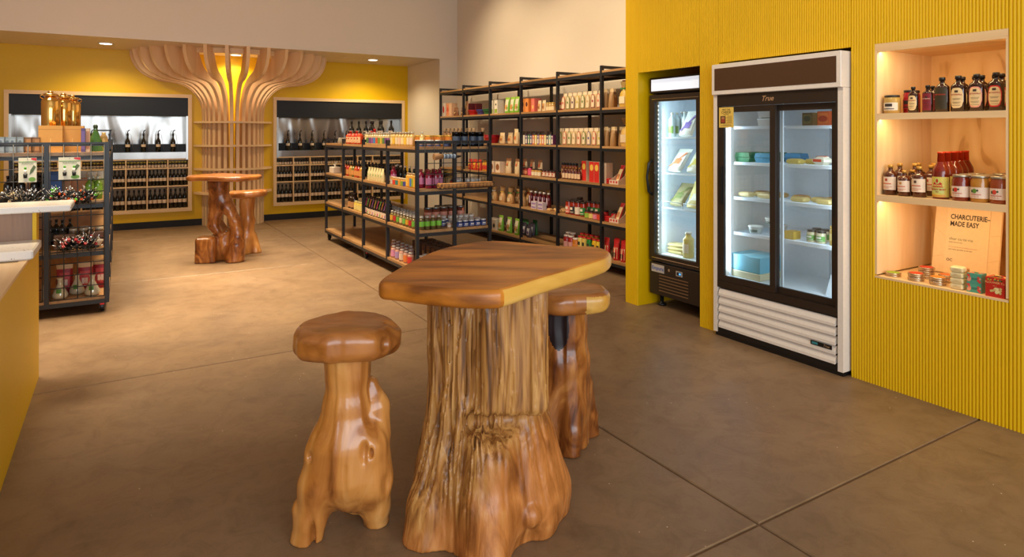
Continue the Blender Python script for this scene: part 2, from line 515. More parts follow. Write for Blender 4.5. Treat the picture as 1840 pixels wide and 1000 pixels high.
# floor: a joint bed with cast slabs on it
bed = MB(); bed.box(XL, XS, YN, YB + 0.5, -0.12, -0.008)
floor = struct('floor', bed, M['joint'])
gx = [XL, -0.93, 2.10, XS]
gy = [YN, -1.36, 1.635, 4.61, 7.60, 10.58, YB + 0.5]
for i in range(len(gx) - 1):
    for j in range(len(gy) - 1):
        s = MB(); g = 0.0055
        x0, x1, y0, y1 = gx[i] + g, gx[i + 1] - g, gy[j] + g, gy[j + 1] - g
        c = 0.004
        vs = [(x0, y0, -0.05), (x1, y0, -0.05), (x1, y1, -0.05), (x0, y1, -0.05), (x0, y0, -c), (x1, y0, -c), (x1, y1, -c), (x0, y1, -c),
              (x0 + c, y0 + c, 0), (x1 - c, y0 + c, 0), (x1 - c, y1 - c, 0), (x0 + c, y1 - c, 0)]
        s.add(vs, [(0, 3, 2, 1), (0, 1, 5, 4), (1, 2, 6, 5), (2, 3, 7, 6), (3, 0, 4, 7), (4, 5, 9, 8), (5, 6, 10, 9), (6, 7, 11, 10), (7, 4, 8, 11), (8, 9, 10, 11)])
        s.build('concrete_slab', M['concrete'], floor)

b = MB(); b.box(XL, XS, YN, YB + 0.5, ZC, ZC + 0.1)
struct('ceiling', b, M['ceiling'])
b = MB(); b.box(XL - 0.1, XL, YN, YB + 0.5, 0, ZC)
struct('wall_left', b, M['beige'])
b = MB(); b.box(XS, XS + 0.12, YN, YB + 0.5, 0, ZC)
struct('wall_right', b, M['beige'])
# window wall behind the camera
b = MB()
b.box(XL, XS, YN - 0.15, YN, 0, 0.55); b.box(XL, XS, YN - 0.15, YN, 3.4, ZC)
b.box(XL, -3.0, YN - 0.15, YN, 0.55, 3.4); b.box(4.3, XS, YN - 0.15, YN, 0.55, 3.4)
struct('wall_front', b, M['beige'])
wf = MB()
for k in range(6): wf.box(-3.0 + 7.3 * k / 5 - 0.035, -3.0 + 7.3 * k / 5 + 0.035, YN - 0.12, YN - 0.04, 0.55, 3.4)
wf.box(-3, 4.3, YN - 0.12, YN - 0.04, 2.55, 2.62)
win = struct('window_1', wf, M['black'])
pane = MB(); pane.box(-3, 4.3, YN - 0.085, YN - 0.078, 0.55, 3.4)
pane.build('window_pane', M['glass'], win)

# yellow back wall with two openings for the tasting stations
UN = [(-1.43, 1.00), (2.27, 4.69)]
UZ0, UZ1 = 0.245, 2.135
b = MB()
fr = 0.02
xs = [XL, UN[0][0] + fr, UN[0][1] - fr, UN[1][0] + fr, UN[1][1] - fr, XS]
for k in (0, 2, 4): b.box(xs[k], xs[k + 1], YB, YB + 0.45, 0, ZC)
for k in (1, 3):
    b.box(xs[k], xs[k + 1], YB, YB + 0.45, 0, UZ0 + fr)
    b.box(xs[k], xs[k + 1], YB, YB + 0.45, UZ1 - fr, ZC)
    b.box(xs[k], xs[k + 1], YB + 0.42, YB + 0.45, UZ0, UZ1)
struct('wall_back', b, M['yellow'])
b = MB(); b.box(XL, 4.76, YB - 0.012, YB, 0, 0.105)
struct('baseboard_back', b, M['baseboard'])
# soffit and the return wall that closes the alcove
b = MB(); b.box(XL, XS, YF, YB, ZS, ZC)
sof = struct('wall_soffit', b, M['beige'])
b = MB(); b.box(4.76, XS, YF, YB, 0, ZS)
struct('wall_alcove_return', b, M['beige'])
b = MB(); b.box(4.748, 4.76, YF, YB - 0.012, 0, 0.105); b.box(4.748, XS, YF - 0.012, YF, 0, 0.105)
struct('baseboard_return', b, M['baseboard'])
for uu, vv in ((117, 72), (621, 103)):
    p = at_z(uu, vv, ZS)
    b = MB(); b.lathe([(0.055, -0.006), (0.055, 0.0)], 16)
    tag(b.build('sprinkler_cover', M['beige'], None, (p.x, p.y, ZS)), 'small round beige sprinkler cover flush in the soffit', 'cover', 'sprinkler covers in the soffit')

# ---- fluted yellow wall (real half-round ribs)
PITCH = 0.0168
def flutes(mb, y0, y1, z0, z1):
    n = max(1, int(round((y1 - y0) / PITCH)))
    p = (y1 - y0) / n
    prof = []
    for k in range(n):
        for q in range(6):
            a = PI * (q + 0.5) / 6
            prof.append((y0 + p * (k + 0.5 - 0.46 * math.cos(a)), XW - 0.0085 * math.sin(a)))
    base = len(mb.v)
    for (y, x) in prof:
        mb.v.append((x, y, z0)); mb.v.append((x, y, z1))
    for k in range(len(prof) - 1):
        i = base + 2 * k
        mb.f.append((i, i + 1, i + 3, i + 2)); mb.m.append(0); mb.s.append(True)
    # top, bottom ends
    mb.box(XW - 0.0012, XW + 0.018, y0, y1, z0, z1)
ZW = 2.71
NY0, NY1, NZ0, NZ1 = 1.505, 2.186, 0.640, 2.036     # niche
TY0, TY1, TZ1 = 2.335, 3.368, 2.035                 # glass-door cooler bay
EY0, EY1, EZ1 = 3.555, 4.258, 2.03                  # slim fridge bay
YE = 4.42                                           # end of the wall
b = MB()
flutes(b, -3.5, NY0, 0, ZW)
flutes(b, NY0, NY1, 0, NZ0); flutes(b, NY0, NY1, NZ1, ZW)
flutes(b, NY1, TY0, 0, ZW)
flutes(b, TY0, TY1, TZ1, ZW)
flutes(b, TY1, EY0, 0, ZW)
flutes(b, EY0, EY1, EZ1, ZW)
flutes(b, EY1, YE, 0, ZW)
flw = struct('wall_fluted', b, M['yellow_flute'])
# body behind the skin
b = MB()
x0 = XW + 0.018
b.box(x0, XS, YE - 0.02, YE, 0, ZW)                        # end face
b.box(x0, XS, -3.5, YE, ZW - 0.03, ZW)                     # lid
b.box(x0, x0 + 0.95, EY1, EY1 + 0.02, 0, EZ1 + 0.3)        # bay linings
b.box(x0, x0 + 0.95, EY0 - 0.02, EY0, 0, EZ1 + 0.3)
b.box(x0, x0 + 0.95, EY0, EY1, EZ1 + 0.28, EZ1 + 0.3)
b.box(x0 + 0.95, x0 + 0.97, EY0 - 0.02, EY1 + 0.02, 0, EZ1 + 0.3)
b.box(x0, x0 + 0.95, TY1, TY1 + 0.02, 0, TZ1 + 0.3)
b.box(x0, x0 + 0.95, TY0 - 0.02, TY0, 0, TZ1 + 0.3)
b.box(x0, x0 + 0.95, TY0, TY1, TZ1 + 0.28, TZ1 + 0.3)
b.box(x0 + 0.95, x0 + 0.97, TY0 - 0.02, TY1 + 0.02, 0, TZ1 + 0.3)
b.build('bay_lining', M['yellow'], flw)

# ---- maple niche
ND = 0.62
ni = thing('display_niche', 'lit maple wall niche with two shelves in the yellow fluted wall', 'shelf', (XW, (NY0 + NY1) / 2, NZ0))
def nbox(name, x0, x1, y0, y1, z0, z1, m):
    q = MB(); q.box(x0 - XW, x1 - XW, y0 - (NY0 + NY1) / 2, y1 - (NY0 + NY1) / 2, z0 - NZ0, z1 - NZ0)
    return q.build(name, m, ni)
nbox('back_panel', XW + ND, XW + ND + 0.015, NY0, NY1, NZ0, NZ1, M['maple_fig'])
nbox('side_panel', XW - 0.004, XW + ND, NY1 - 0.012, NY1, NZ0 + 0.02, NZ1 - 0.036, M['maple'])
nbox('side_panel', XW - 0.004, XW + ND, NY0, NY0 + 0.012, NZ0 + 0.02, NZ1 - 0.036, M['maple'])
nbox('top_panel', XW - 0.006, XW + ND, NY0, NY1, NZ1 - 0.036, NZ1, M['maple_h'])
nbox('bottom_panel', XW - 0.006, XW + ND, NY0, NY1, NZ0, NZ0 + 0.012, M['maple_h'])
SH1, SH2 = (1.583, 1.620), (1.098, 1.136)
for z0, z1 in (SH1, SH2):
    nbox('shelf_board', XW + 0.018, XW + ND, NY0 + 0.012, NY1 - 0.012, z0 + 0.014, z1, M['maple_h'])
    nbox('shelf_lip', XW - 0.004, XW + 0.018, NY0 + 0.012, NY1 - 0.012, z0, z1, M['maple_h'])
nbox('top_lip', XW - 0.006, XW + 0.016, NY0 + 0.012, NY1 - 0.012, NZ1 - 0.050, NZ1 - 0.0361, M['maple_h'])
led = emit('warm_led', (255, 206, 120), 3)
for zt in (NZ1 - 0.0365, SH1[0] + 0.0135, SH2[0] + 0.0135):
    nbox('led_strip', XW + 0.020, XW + 0.030, NY0 + 0.02, NY1 - 0.02, zt - 0.006, zt, led)
    area('niche_strip_light', (XW + 0.026, (NY0 + NY1) / 2, zt - 0.008), (0.008, NY1 - NY0 - 0.04), 2.1, (1.0, 0.72, 0.34), (0, math.radians(-28), 0))

# ------------------------------------------------------------------ root-wood furniture: signed distance fields meshed with surface nets
def _hash(ix, iy, iz):
    n = (ix * 374761393 + iy * 668265263 + iz * 2147483647) & 0xFFFFFFFF
    n = ((n ^ (n >> 13)) * 1274126177) & 0xFFFFFFFF
    n = (n ^ (n >> 16)) & 0xFFFF
    return n / 65535.0
def vnoise(x, y, z):
    x0, y0, z0 = np.floor(x).astype(np.int64), np.floor(y).astype(np.int64), np.floor(z).astype(np.int64)
    fx, fy, fz = x - x0, y - y0, z - z0
    fx, fy, fz = fx * fx * (3 - 2 * fx), fy * fy * (3 - 2 * fy), fz * fz * (3 - 2 * fz)
    r = 0
    for dx in (0, 1):
        for dy in (0, 1):
            for dz in (0, 1):
                wgt = (fx if dx else 1 - fx) * (fy if dy else 1 - fy) * (fz if dz else 1 - fz)
                r = r + wgt * _hash(x0 + dx, y0 + dy, z0 + dz)
    return r
def fbm(x, y, z, o=3):
    r, a, t = 0, 1.0, 0
    for k in range(o):
        r = r + a * vnoise(x * 2 ** k + 17 * k, y * 2 ** k + 5 * k, z * 2 ** k + 9 * k)
        t += a; a *= 0.5
    return r / t
def smin(a, b, k):
    h = np.clip(0.5 + 0.5 * (b - a) / k, 0, 1)
    return b * (1 - h) + a * h - k * h * (1 - h)
def smax(a, b, k):
    return -smin(-a, -b, k)
def rcone(P, a, b, ra, rb, sy=1.0):
    a, b = np.array(a, float), np.array(b, float)
    ab = b - a
    q = [P[i] - a[i] for i in range(3)]
    t = np.clip((q[0] * ab[0] + q[1] * ab[1] + q[2] * ab[2]) / ab.dot(ab), 0, 1)
    d = np.sqrt((q[0] - t * ab[0]) ** 2 + ((q[1] - t * ab[1]) / sy) ** 2 + (q[2] - t * ab[2]) ** 2)
    return d - (ra + (rb - ra) * t)
def chain(P, pts, k=0.02, sy=1.0):
    d = None
    for (a, b) in zip(pts[:-1], pts[1:]):
        e = rcone(P, a[:3], b[:3], a[3], b[3], sy)
        d = e if d is None else smin(d, e, k)
    return d
def ell(P, c, r):
    q = np.sqrt(((P[0] - c[0]) / r[0]) ** 2 + ((P[1] - c[1]) / r[1]) ** 2 + ((P[2] - c[2]) / r[2]) ** 2)
    return (q - 1) * min(r)
def rbx(P, c, h, r, rz=0.0):
    x, y, z = P[0] - c[0], P[1] - c[1], P[2] - c[2]
    x, y = x * math.cos(rz) + y * math.sin(rz), -x * math.sin(rz) + y * math.cos(rz)
    qx, qy, qz = np.abs(x) - h[0] + r, np.abs(y) - h[1] + r, np.abs(z) - h[2] + r
    return np.sqrt(np.maximum(qx, 0) ** 2 + np.maximum(qy, 0) ** 2 + np.maximum(qz, 0) ** 2) + np.minimum(np.maximum(qx, np.maximum(qy, qz)), 0) - r
def tower(P, zs, left, right, front, back):
    """stack of half-ellipses; extents interpolated over height"""
    z = P[2]
    l, r_, f, bk = (np.interp(z, zs, q) for q in (left, right, front, back))
    cx, cy = (l + r_) / 2, (f + bk) / 2
    rx, ry = (r_ - l) / 2, (bk - f) / 2
    q = (np.abs((P[0] - cx) / rx) ** 2.4 + np.abs((P[1] - cy) / ry) ** 2.4) ** (1 / 2.4)
    return (q - 1) * np.minimum(rx, ry) * 0.9

def surface_nets(fn, lo, hi, h, name, mats, matfn=None):
    ns = [int(math.ceil((hi[i] - lo[i]) / h)) + 1 for i in range(3)]
    ax = [lo[i] + h * np.arange(ns[i]) for i in range(3)]
    P = np.meshgrid(*ax, indexing='ij')
    F = fn(P).astype(np.float64)
    nx, ny, nz = F.shape
    C = {}
    for i in (0, 1):
        for j in (0, 1):
            for k in (0, 1):
                C[(i, j, k)] = F[i:nx - 1 + i, j:ny - 1 + j, k:nz - 1 + k]
    acc = np.zeros((nx - 1, ny - 1, nz - 1, 3)); cnt = np.zeros((nx - 1, ny - 1, nz - 1))
    for axis in range(3):
        for p in (0, 1):
            for q in (0, 1):
                a = [p, q]; a.insert(axis, 0); c = [p, q]; c.insert(axis, 1)
                fa, fb = C[tuple(a)], C[tuple(c)]
                cr = (fa < 0) != (fb < 0)
                t = np.where(cr, fa / np.where(cr, fa - fb, 1), 0)
                for d in range(3):
                    v = t if d == axis else float(a[d])
                    acc[..., d] += np.where(cr, v, 0)
                cnt += cr
    act = cnt > 0
    idx = -np.ones(act.shape, int)
    ids = np.argwhere(act)
    idx[act] = np.arange(len(ids))
    V = ids * h + acc[act] / cnt[act][:, None] * h + np.array(lo)
    faces = []
    S = F < 0
    for axis in range(3):
        sl0 = [slice(1, -1)] * 3; sl1 = [slice(1, -1)] * 3
        sl0[axis] = slice(0, -1); sl1[axis] = slice(1, None)
        s0, s1 = S[tuple(sl0)], S[tuple(sl1)]
        for flip in (False, True):
            m = (s0 & ~s1) if not flip else (~s0 & s1)
            e = np.argwhere(m)
            off = np.ones(3, int); off[axis] = 0
            e = e + off
            o1, o2 = [d for d in range(3) if d != axis]
            def cell(d1, d2):
                c = e.copy(); c[:, o1] += d1; c[:, o2] += d2
                return idx[c[:, 0], c[:, 1], c[:, 2]]
            q = np.stack([cell(-1, -1), cell(0, -1), cell(0, 0), cell(-1, 0)], 1)
            if (axis == 1) != flip: q = q[:, ::-1]
            faces.append(q)
    Q = np.concatenate(faces)
    Q = Q[(Q >= 0).all(1)]
    me = bpy.data.meshes.new(name)
    me.from_pydata(V.tolist(), [], Q.tolist())
    for m in mats: me.materials.append(m)
    me.polygons.foreach_set('use_smooth', [True] * len(Q))
    if matfn is not None:
        ctr = V[Q].mean(1)
        me.polygons.foreach_set('material_index', matfn(ctr).astype(int).tolist())
    me.update()
    return me

def seat_mesh(name, rx, ry, z0, z1, mats, seed=0, rot=0.0, bite=None, sap=None, h=0.006, dome=0.006, pw=2.3):
    """rounded irregular slab; local origin under its middle at floor level"""
    zc, hz = (z0 + z1) / 2, (z1 - z0) / 2
    def fn(P):
        x, y, z = P
        x, y = x * math.cos(rot) + y * math.sin(rot), -x * math.sin(rot) + y * math.cos(rot)
        a = np.arctan2(y, x)
        wob = 1 + 0.17 * (fbm(np.cos(a) * 1.3 + seed, np.sin(a) * 1.3 + 3.1, 0 * a + 0.5, 3) - 0.5) * 2
        q = (np.abs(x / rx) ** pw + np.abs(y / ry) ** pw) ** (1 / pw) / wob
        dr = (q - 1) * min(rx, ry)
        zz = np.abs(z - zc - dome * np.sin(x * 9 + seed)) - hz
        r = hz * 0.75
        d = np.sqrt(np.maximum(dr + r, 0) ** 2 + np.maximum(zz + r, 0) ** 2) + np.minimum(np.maximum(dr + r, zz + r), 0) - r
        if bite: 
            for c, rr in bite: d = smax(d, -ell(P, c, rr), 0.012)
        return d + 0.006 * (fbm(P[0] * 12 + seed, P[1] * 12, P[2] * 12, 2) - 0.5)
    R = max(rx, ry) * 1.22
    mf = None
    if sap: mf = lambda c: np.where((c[:, 2] < z1 - 0.014) & (sap(c)), 1, 0)
    return surface_nets(fn, (-R, -R, z0 - 0.02), (R, R, z1 + 0.03), h, name, mats, mf)

def cam_place(u, D):
    """floor position at pixel column u and camera depth D"""
    t = (u - 920.0) / FPX
    return (D * (SN + CS * t), D * (CS - SN * t), 0.0)

# ---------------- big root-wood table in the foreground
TD, TU = 2.58, 878
tp = cam_place(TU, TD)
table = thing('root_wood_table', 'large polished live-edge slab table on a thick cracked tree trunk', 'table', tp, -TH)
def trunk_fn(P):
    x, y, z = P
    zs = [0.0, 0.05, 0.12, 0.21, 0.28, 0.41, 0.55, 0.67, 0.84, 1.0]
    d = tower(P, zs,
              [-.290, -.300, -.300, -.284, -.268, -.246, -.232, -.236, -.236, -.236],
              [.280, .298, .300, .272, .252, .230, .213, .200, .195, .190],
              [-.285, -.280, -.272, -.262, -.250, -.222, -.205, -.200, -.20, -.20],
              [.27, .27, .26, .25, .24, .22, .20, .19, .19, .19])
    # roots
    d = smin(d, chain(P, [(-.02, -.16, .42, .10), (0.0, -.25, .16, .10), (0.01, -.30, .0, .095)], .03), .05)
    d = smin(d, chain(P, [(-.175, -.09, .30, .07), (-.215, -.16, .11, .080), (-.228, -.185, .0, .084)], .03), .03)
    d = smin(d, chain(P, [(.15, -.05, .32, .10), (.222, .0, .10, .096), (.245, .02, .0, .082)], .03), .05)
    # gap between the left root and the front root, hollow on the right
    d = smax(d, -chain(P, [(-.135, -.40, .0, .035), (-.13, -.33, .16, .022), (-.10, -.30, .34, .012)], .01), .03)
    d = smax(d, -ell(P, (.17, -.36, -.01), (.085, .16, .11)), .04)
    # split-off plank standing proud on the right front
    pl = rbx(P, (.098, -.170, .755), (.125, .078, .285), .030, 0.10)
    hollow = ell(P, (.06, -.25, .440), (.15, .085, .045))
    d = smax(d, -hollow, .02)
    d = np.minimum(d, pl)
    # burls
    d = smin(d, ell(P, (.165, -.235, .115), (.034, .034, .040)), .015)
    d = smin(d, ell(P, (-.055, -.235, .40), (.035, .05, .022)), .02)
    d = smin(d, ell(P, (.02, -.27, .30), (.07, .05, .10)), .04)
    cr, n2, amt = fissures(x, y, z, np.abs(d - pl) < 1e-9)
    d = d + cr * 0.024 * amt + (n2 - 0.5) * 0.010 * amt
    d = d + 0.014 * (fbm(x * 7, y * 7, z * 4, 3) - 0.5) + 0.006 * (fbm(x * 22, y * 22, z * 8, 2) - 0.5)
    d = np.maximum(d, z - 0.962)
    return np.maximum(d, -z + 0.0005)
def fissures(x, y, z, onp):
    a = np.arctan2(y, x)
    wob = 0.35 * vnoise(a * 3, z * 3.0, 0 * z + 4) + .10 * vnoise(a * 9, z * 9.0, 0 * z + 1)
    n1 = np.abs(vnoise((a + wob * 0.25) * 11.5, z * 1.1 + 7, 0 * z + 2.2) - 0.5) * 2
    n3 = np.abs(vnoise((a + wob * 0.25) * 19, z * 1.7 + 3, 0 * z + 5.2) - 0.5) * 2
    n2 = vnoise((a + wob * 0.2) * 30, z * 2.4, 0 * z + 8.8)
    crack = np.maximum(np.clip(1 - n1 * 4.5, 0, 1), .6 * np.clip(1 - n3 * 4.5, 0, 1))
    up = np.clip((z - 0.06) / 0.3, 0.2, 1)
    left = np.clip((0.10 - x) / 0.12, 0.18, 1)
    return crack, n2, np.where(onp, 0.5, left * up)
me = surface_nets(trunk_fn, (-.42, -.46, -.02), (.44, .36, 0.98), 0.0056, 'trunk', [M['trunk']])
link('trunk', me, table)

def catmull(pts, n=6):
    out = []
    m = len(pts)
    for i in range(m):
        p0, p1, p2, p3 = (Vector(pts[(i + k - 1) % m]) for k in range(4))
        for k in range(n):
            t = k / n
            out.append(0.5 * ((2 * p1) + (p2 - p0) * t + (2 * p0 - 5 * p1 + 4 * p2 - p3) * t * t + (3 * p1 - p0 - 3 * p2 + p3) * t ** 3))
    return out
def slab(mb, outline, z0, z1, rad, matf, steps=5):
    """thick slab with rolled edges; outline is a ccw list of 2D vectors; matf(i) gives the side material"""
    n = len(outline)
    ctr = sum((Vector((p[0], p[1])) for p in outline), Vector((0, 0))) / n
    prof = []
    for k in range(steps + 1):
        a = -PI / 2 + PI / 2 * k / steps
        prof.append((rad * (1 - math.cos(a)), z0 + rad + rad * math.sin(a)))
    for k in range(steps + 1):
        a = PI / 2 * k / steps
        prof.append((rad * (1 - math.cos(a)), z1 - rad + rad * math.sin(a)))
    base = len(mb.v)
    nor = []
    for i in range(n):
        d = (Vector(outline[(i + 1) % n][:2]) - Vector(outline[i - 1][:2])).normalized()
        nor.append(Vector((d.y, -d.x)))
    for ins, z in prof:
        for i in range(n):
            p = Vector(outline[i][:2]) - nor[i] * ins
            mb.v.append((p.x, p.y, z))
    for k in range(len(prof) - 1):
        for i in range(n):
            j = (i + 1) % n
            mb.f.append((base + k * n + i, base + k * n + j, base + (k + 1) * n + j, base + (k + 1) * n + i))
            mb.m.append(matf(i) if k < len(prof) - 3 else 0); mb.s.append(True)
    mb.f.append(tuple(base + i for i in range(n - 1, -1, -1))); mb.m.append(0); mb.s.append(False)
    kk = base + (len(prof) - 1) * n
    mb.f.append(tuple(kk + i for i in range(n))); mb.m.append(0); mb.s.append(False)

ZT = 1.0
pix = [(683, 506), (710, 509), (760, 515.5), (810, 520), (860, 522), (893, 521.5), (906, 519.5), (935, 511), (972, 499), (1035, 481), (1078, 468), (1095, 460), (1098, 452),
       (1085, 445), (1060, 441), (1010, 440.5), (947, 435), (897, 431.5), (855, 433.5), (810, 441), (772, 452), (735, 469), (705, 485), (684, 499)]
q = []
for (uu, vv) in pix:
    p = at_z(uu, vv, ZT)
    rel = Vector((p.x - tp[0], p.y - tp[1]))
    q.append((rel.x * CS - rel.y * SN, rel.x * SN + rel.y * CS))   # into the table's own frame
out = catmull(q, 5)
ar = sum(out[i].x * out[(i + 1) % len(out)].y - out[(i + 1) % len(out)].x * out[i].y for i in range(len(out)))
mb = MB()
slab(mb, out if ar > 0 else out[::-1], ZT - 0.062, ZT, 0.020, lambda i: 1 if 6 * 5 <= i < 12 * 5 else 2)
mb.build('tabletop', [M['teak_top'], M['teak_sap'], M['teak_top']], table)

# ---------------- stool in front of the table
def stool(name, label, u, D, fn, lo, hi, h, mats, seat_args, seat_off=(0, 0, 0), matfn=None, group=None):
    t = thing(name, label, 'stool', cam_place(u, D), -TH, group)
    link('stem', surface_nets(fn, lo, hi, h, 'stem', mats, matfn), t)
    link('seat', seat_mesh('seat', **seat_args), t, seat_off)
    return t
def stool_a(P):
    x, y, z = P
    d = chain(P, [(.002, 0, .68, .092), (.004, 0, .61, .074), (.0, 0, .46, .084), (-.004, 0, .34, .120), (.008, .01, .24, .128), (.012, .02, .17, .10)], .04)
    d = smin(d, chain(P, [(-.050, -.02, .32, .085), (-.090, -.05, .20, .072), (-.120, -.050, .08, .056), (-.134, -.050, .0, .060)], .02), .04)
    d = smin(d, chain(P, [(.075, -.015, .34, .085), (.094, -.01, .20, .078), (.102, .035, .08, .056), (.104, .05, .0, .048)], .02), .04)
    d = smin(d, chain(P, [(.0, .07, .30, .08), (.01, .13, .12, .06), (.02, .155, .0, .062)], .02), .04)
    d = smin(d, chain(P, [(.082, .03, .54, .030), (.104, .03, .46, .048), (.112, .01, .36, .05)], .02), .012)
    d = smin(d, ell(P, (.102, -.050, .335), (.052, .05, .06)), .02)
    d = smin(d, ell(P, (-.110, -.045, .315), (.030, .03, .035)), .02)
    d = smin(d, ell(P, (-.165, -.06, .115), (.020, .02, .030)), .015)
    d = smax(d, -chain(P, [(.005, -.24, .0, .075), (.005, -.19, .07, .060), (.015, -.165, .13, .02)], .02), .02)
    d = smax(d, -chain(P, [(.018, -.145, .10, .018), (.022, -.135, .20, .013), (.028, -.13, .30, .006)], .01), .010)
    d = smax(d, -ell(P, (-.112, -.092, .318), (.013, .020, .018)), .008)
    d = smax(d, -ell(P, (-.100, -.115, .03), (.012, .05, .085)), .010)
    d = smax(d, -ell(P, (.165, -.07, .19), (.020, .05, .060)), .012)
    d = smax(d, -ell(P, (.090, -.108, .345), (.012, .022, .036)), .008)
    d = smax(d, -ell(P, (.112, -.100, .335), (.008, .022, .020)), .008)
    d = d + 0.007 * (fbm(x * 9 + 3, y * 9, z * 5, 3) - 0.5) + 0.005 * (vnoise(np.arctan2(y, x) * 7, z * 2.0, 0 * z) - 0.5)
    d = np.maximum(d, z - 0.69)
    return np.maximum(d, -z + 0.0005)
stool('root_wood_stool', 'polished root-wood stool with round seat, clear of the table, on splayed feet', 623, 2.45, stool_a, (-.23, -.24, -.02), (.2, .26, .71), .0055,
      [M['teak_stem']], dict(rx=.190, ry=.170, z0=.668, z1=.785, mats=[M['teak_seat']], seed=2.0, rot=.25, h=.0058, dome=.010,
                             bite=[((.172, .02, .772), (.040, .030, .018)), ((.165, -.085, .730), (.022, .022, .024)), ((-.03, -.02, .795), (.13, .11, .012))]), (.003, 0, 0))

# ---------------- stool behind the table
def stool_b(P):
    x, y, z = P
    d = chain(P, [(-.01, 0, .70, .125), (-.005, 0, .58, .112), (.0, 0, .40, .120), (.01, 0, .20, .110), (.015, 0, .0, .105)], .04)
    d = smin(d, chain(P, [(-.06, -.02, .36, .09), (-.10, -.05, .12, .08), (-.12, -.06, .0, .08)], .02), .04)
    d = smin(d, chain(P, [(.03, -.06, .30, .06), (.03, -.10, .10, .05), (.02, -.115, .0, .05)], .02), .03)
    d = smin(d, chain(P, [(.08, .05, .28, .07), (.115, .09, .10, .06), (.125, .10, .0, .065)], .02), .03)
    d = smin(d, chain(P, [(-.02, .09, .30, .07), (-.04, .15, .0, .07)], .02), .03)
    d = smax(d, -ell(P, (-.035, -.125, .60), (.042, .022, .11)), .02)
    d = smax(d, -chain(P, [(.005, -.18, .0, .022), (-.015, -.15, .22, .012), (-.045, -.14, .40, .008)], .01), .02)
    d = d + 0.010 * (fbm(x * 9, y * 9 + 4, z * 5, 3) - 0.5) + 0.006 * (vnoise(np.arctan2(y, x) * 8, z * 2.0, 0 * z) - 0.5)
    d = np.maximum(d, z - 0.70)
    return np.maximum(d, -z + 0.0005)
stool('root_wood_stool', 'root-wood stool with a flat slab seat tucked under the large slab table', 1012, 3.14, stool_b, (-.26, -.24, -.02), (.26, .28, .72), .0065,
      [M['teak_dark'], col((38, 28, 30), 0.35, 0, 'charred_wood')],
      dict(rx=.185, ry=.150, z0=.655, z1=.752, mats=[M['teak_seat'], M['teak_sap']], seed=5.0, rot=.15, h=.0068, dome=.004, pw=2.8,
           sap=lambda c: c[:, 0] > 0.06, bite=[((.055, -.155, .665), (.030, .03, .020))]), (.035, .0, 0),
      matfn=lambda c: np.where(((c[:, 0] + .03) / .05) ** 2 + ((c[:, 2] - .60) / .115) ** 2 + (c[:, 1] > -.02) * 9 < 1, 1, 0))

# ---------------- table and stool by the wooden column
def far_trunk(P):
    x, y, z = P
    d = chain(P, [(-.06, 0, .98, .125), (-.06, 0, .86, .105), (-.065, 0, .70, .10), (-.09, -.02, .52, .075), (-.105, -.02, .42, .07), (-.05, -.02, .36, .06)], .03)
    d = smin(d, chain(P, [(-.03, 0, .80, .085), (.04, 0, .62, .085), (.13, 0, .47, .075), (.165, 0, .34, .07), (.155, -.02, .18, .10), (.14, -.03, .0, .105)], .03), .025)
    d = smin(d, rbx(P, (-.17, -.05, .135), (.115, .11, .165), .045, .12), .02)
    d = smin(d, ell(P, (.0, .06, .2), (.16, .12, .24)), .03)
    d = smin(d, chain(P, [(-.04, .06, .42, .05), (.05, .08, .36, .06), (.1, .08, .3, .07)], .02), .03)
    d = smax(d, -ell(P, (.02, -.02, .45), (.055, .3, .10)), .02)
    d = smax(d, -ell(P, (.06, -.13, .25), (.05, .09, .12)), .03)
    d = d + 0.022 * (fbm(x * 8, y * 8 + 2, z * 6, 3) - 0.5)
    d = np.maximum(d, z - 0.95)
    return np.maximum(d, -z + 0.0005)
ft = thing('root_wood_table', 'live-edge slab table on a hollow twisted root beside the wooden column', 'table', cam_place(402, 7.62), -TH)
link('trunk', surface_nets(far_trunk, (-.34, -.24, -.02), (.32, .28, 1.0), .010, 'trunk', [M['teak_dark']]), ft)
link('tabletop', seat_mesh('tabletop', .405, .31, .955, 1.015, [M['teak_seat']], 9.0, .08, None, None, .011, .006, 2.2), ft, (-.005, 0, 0))
def far_stool(P):
    x, y, z = P
    d = chain(P, [(.01, 0, .74, .10), (.0, 0, .6, .085), (.005, 0, .40, .085), (-.01, 0, .2, .10), (0, 0, 0, .10)], .03)
    d = smin(d, chain(P, [(-.03, -.03, .28, .06), (-.01, -.09, .0, .06)], .02), .03)
    d = smin(d, chain(P, [(.05, .03, .2, .06), (.10, .03, .0, .07)], .02), .03)
    d = smin(d, chain(P, [(-.05, 0, .40, .03), (-.10, 0, .30, .04), (-.12, .02, .1, .05)], .02), .02)
    d = d + 0.014 * (fbm(x * 9, y * 9 + 2, z * 5, 3) - 0.5)
    d = np.maximum(d, z - 0.74)
    return np.maximum(d, -z + 0.0005)
stool('root_wood_stool', 'small root-wood stool beside the slab table near the wooden column', 444, 8.15, far_stool, (-.24, -.22, -.02), (.24, .22, .76), .011,
      [M['teak_stem']], dict(rx=.225, ry=.18, z0=.70, z1=.785, mats=[M['teak_seat']], seed=12.0, rot=.1, h=.011, dome=.008), (0, 0, 0))

# ------------------------------------------------------------------ flaring wooden column
CX, CR = 1.63, 0.50
colm = thing('tree_column', 'flaring tree-like column of curved maple fins with round shelf rings', 'column', (CX, YB, 0))
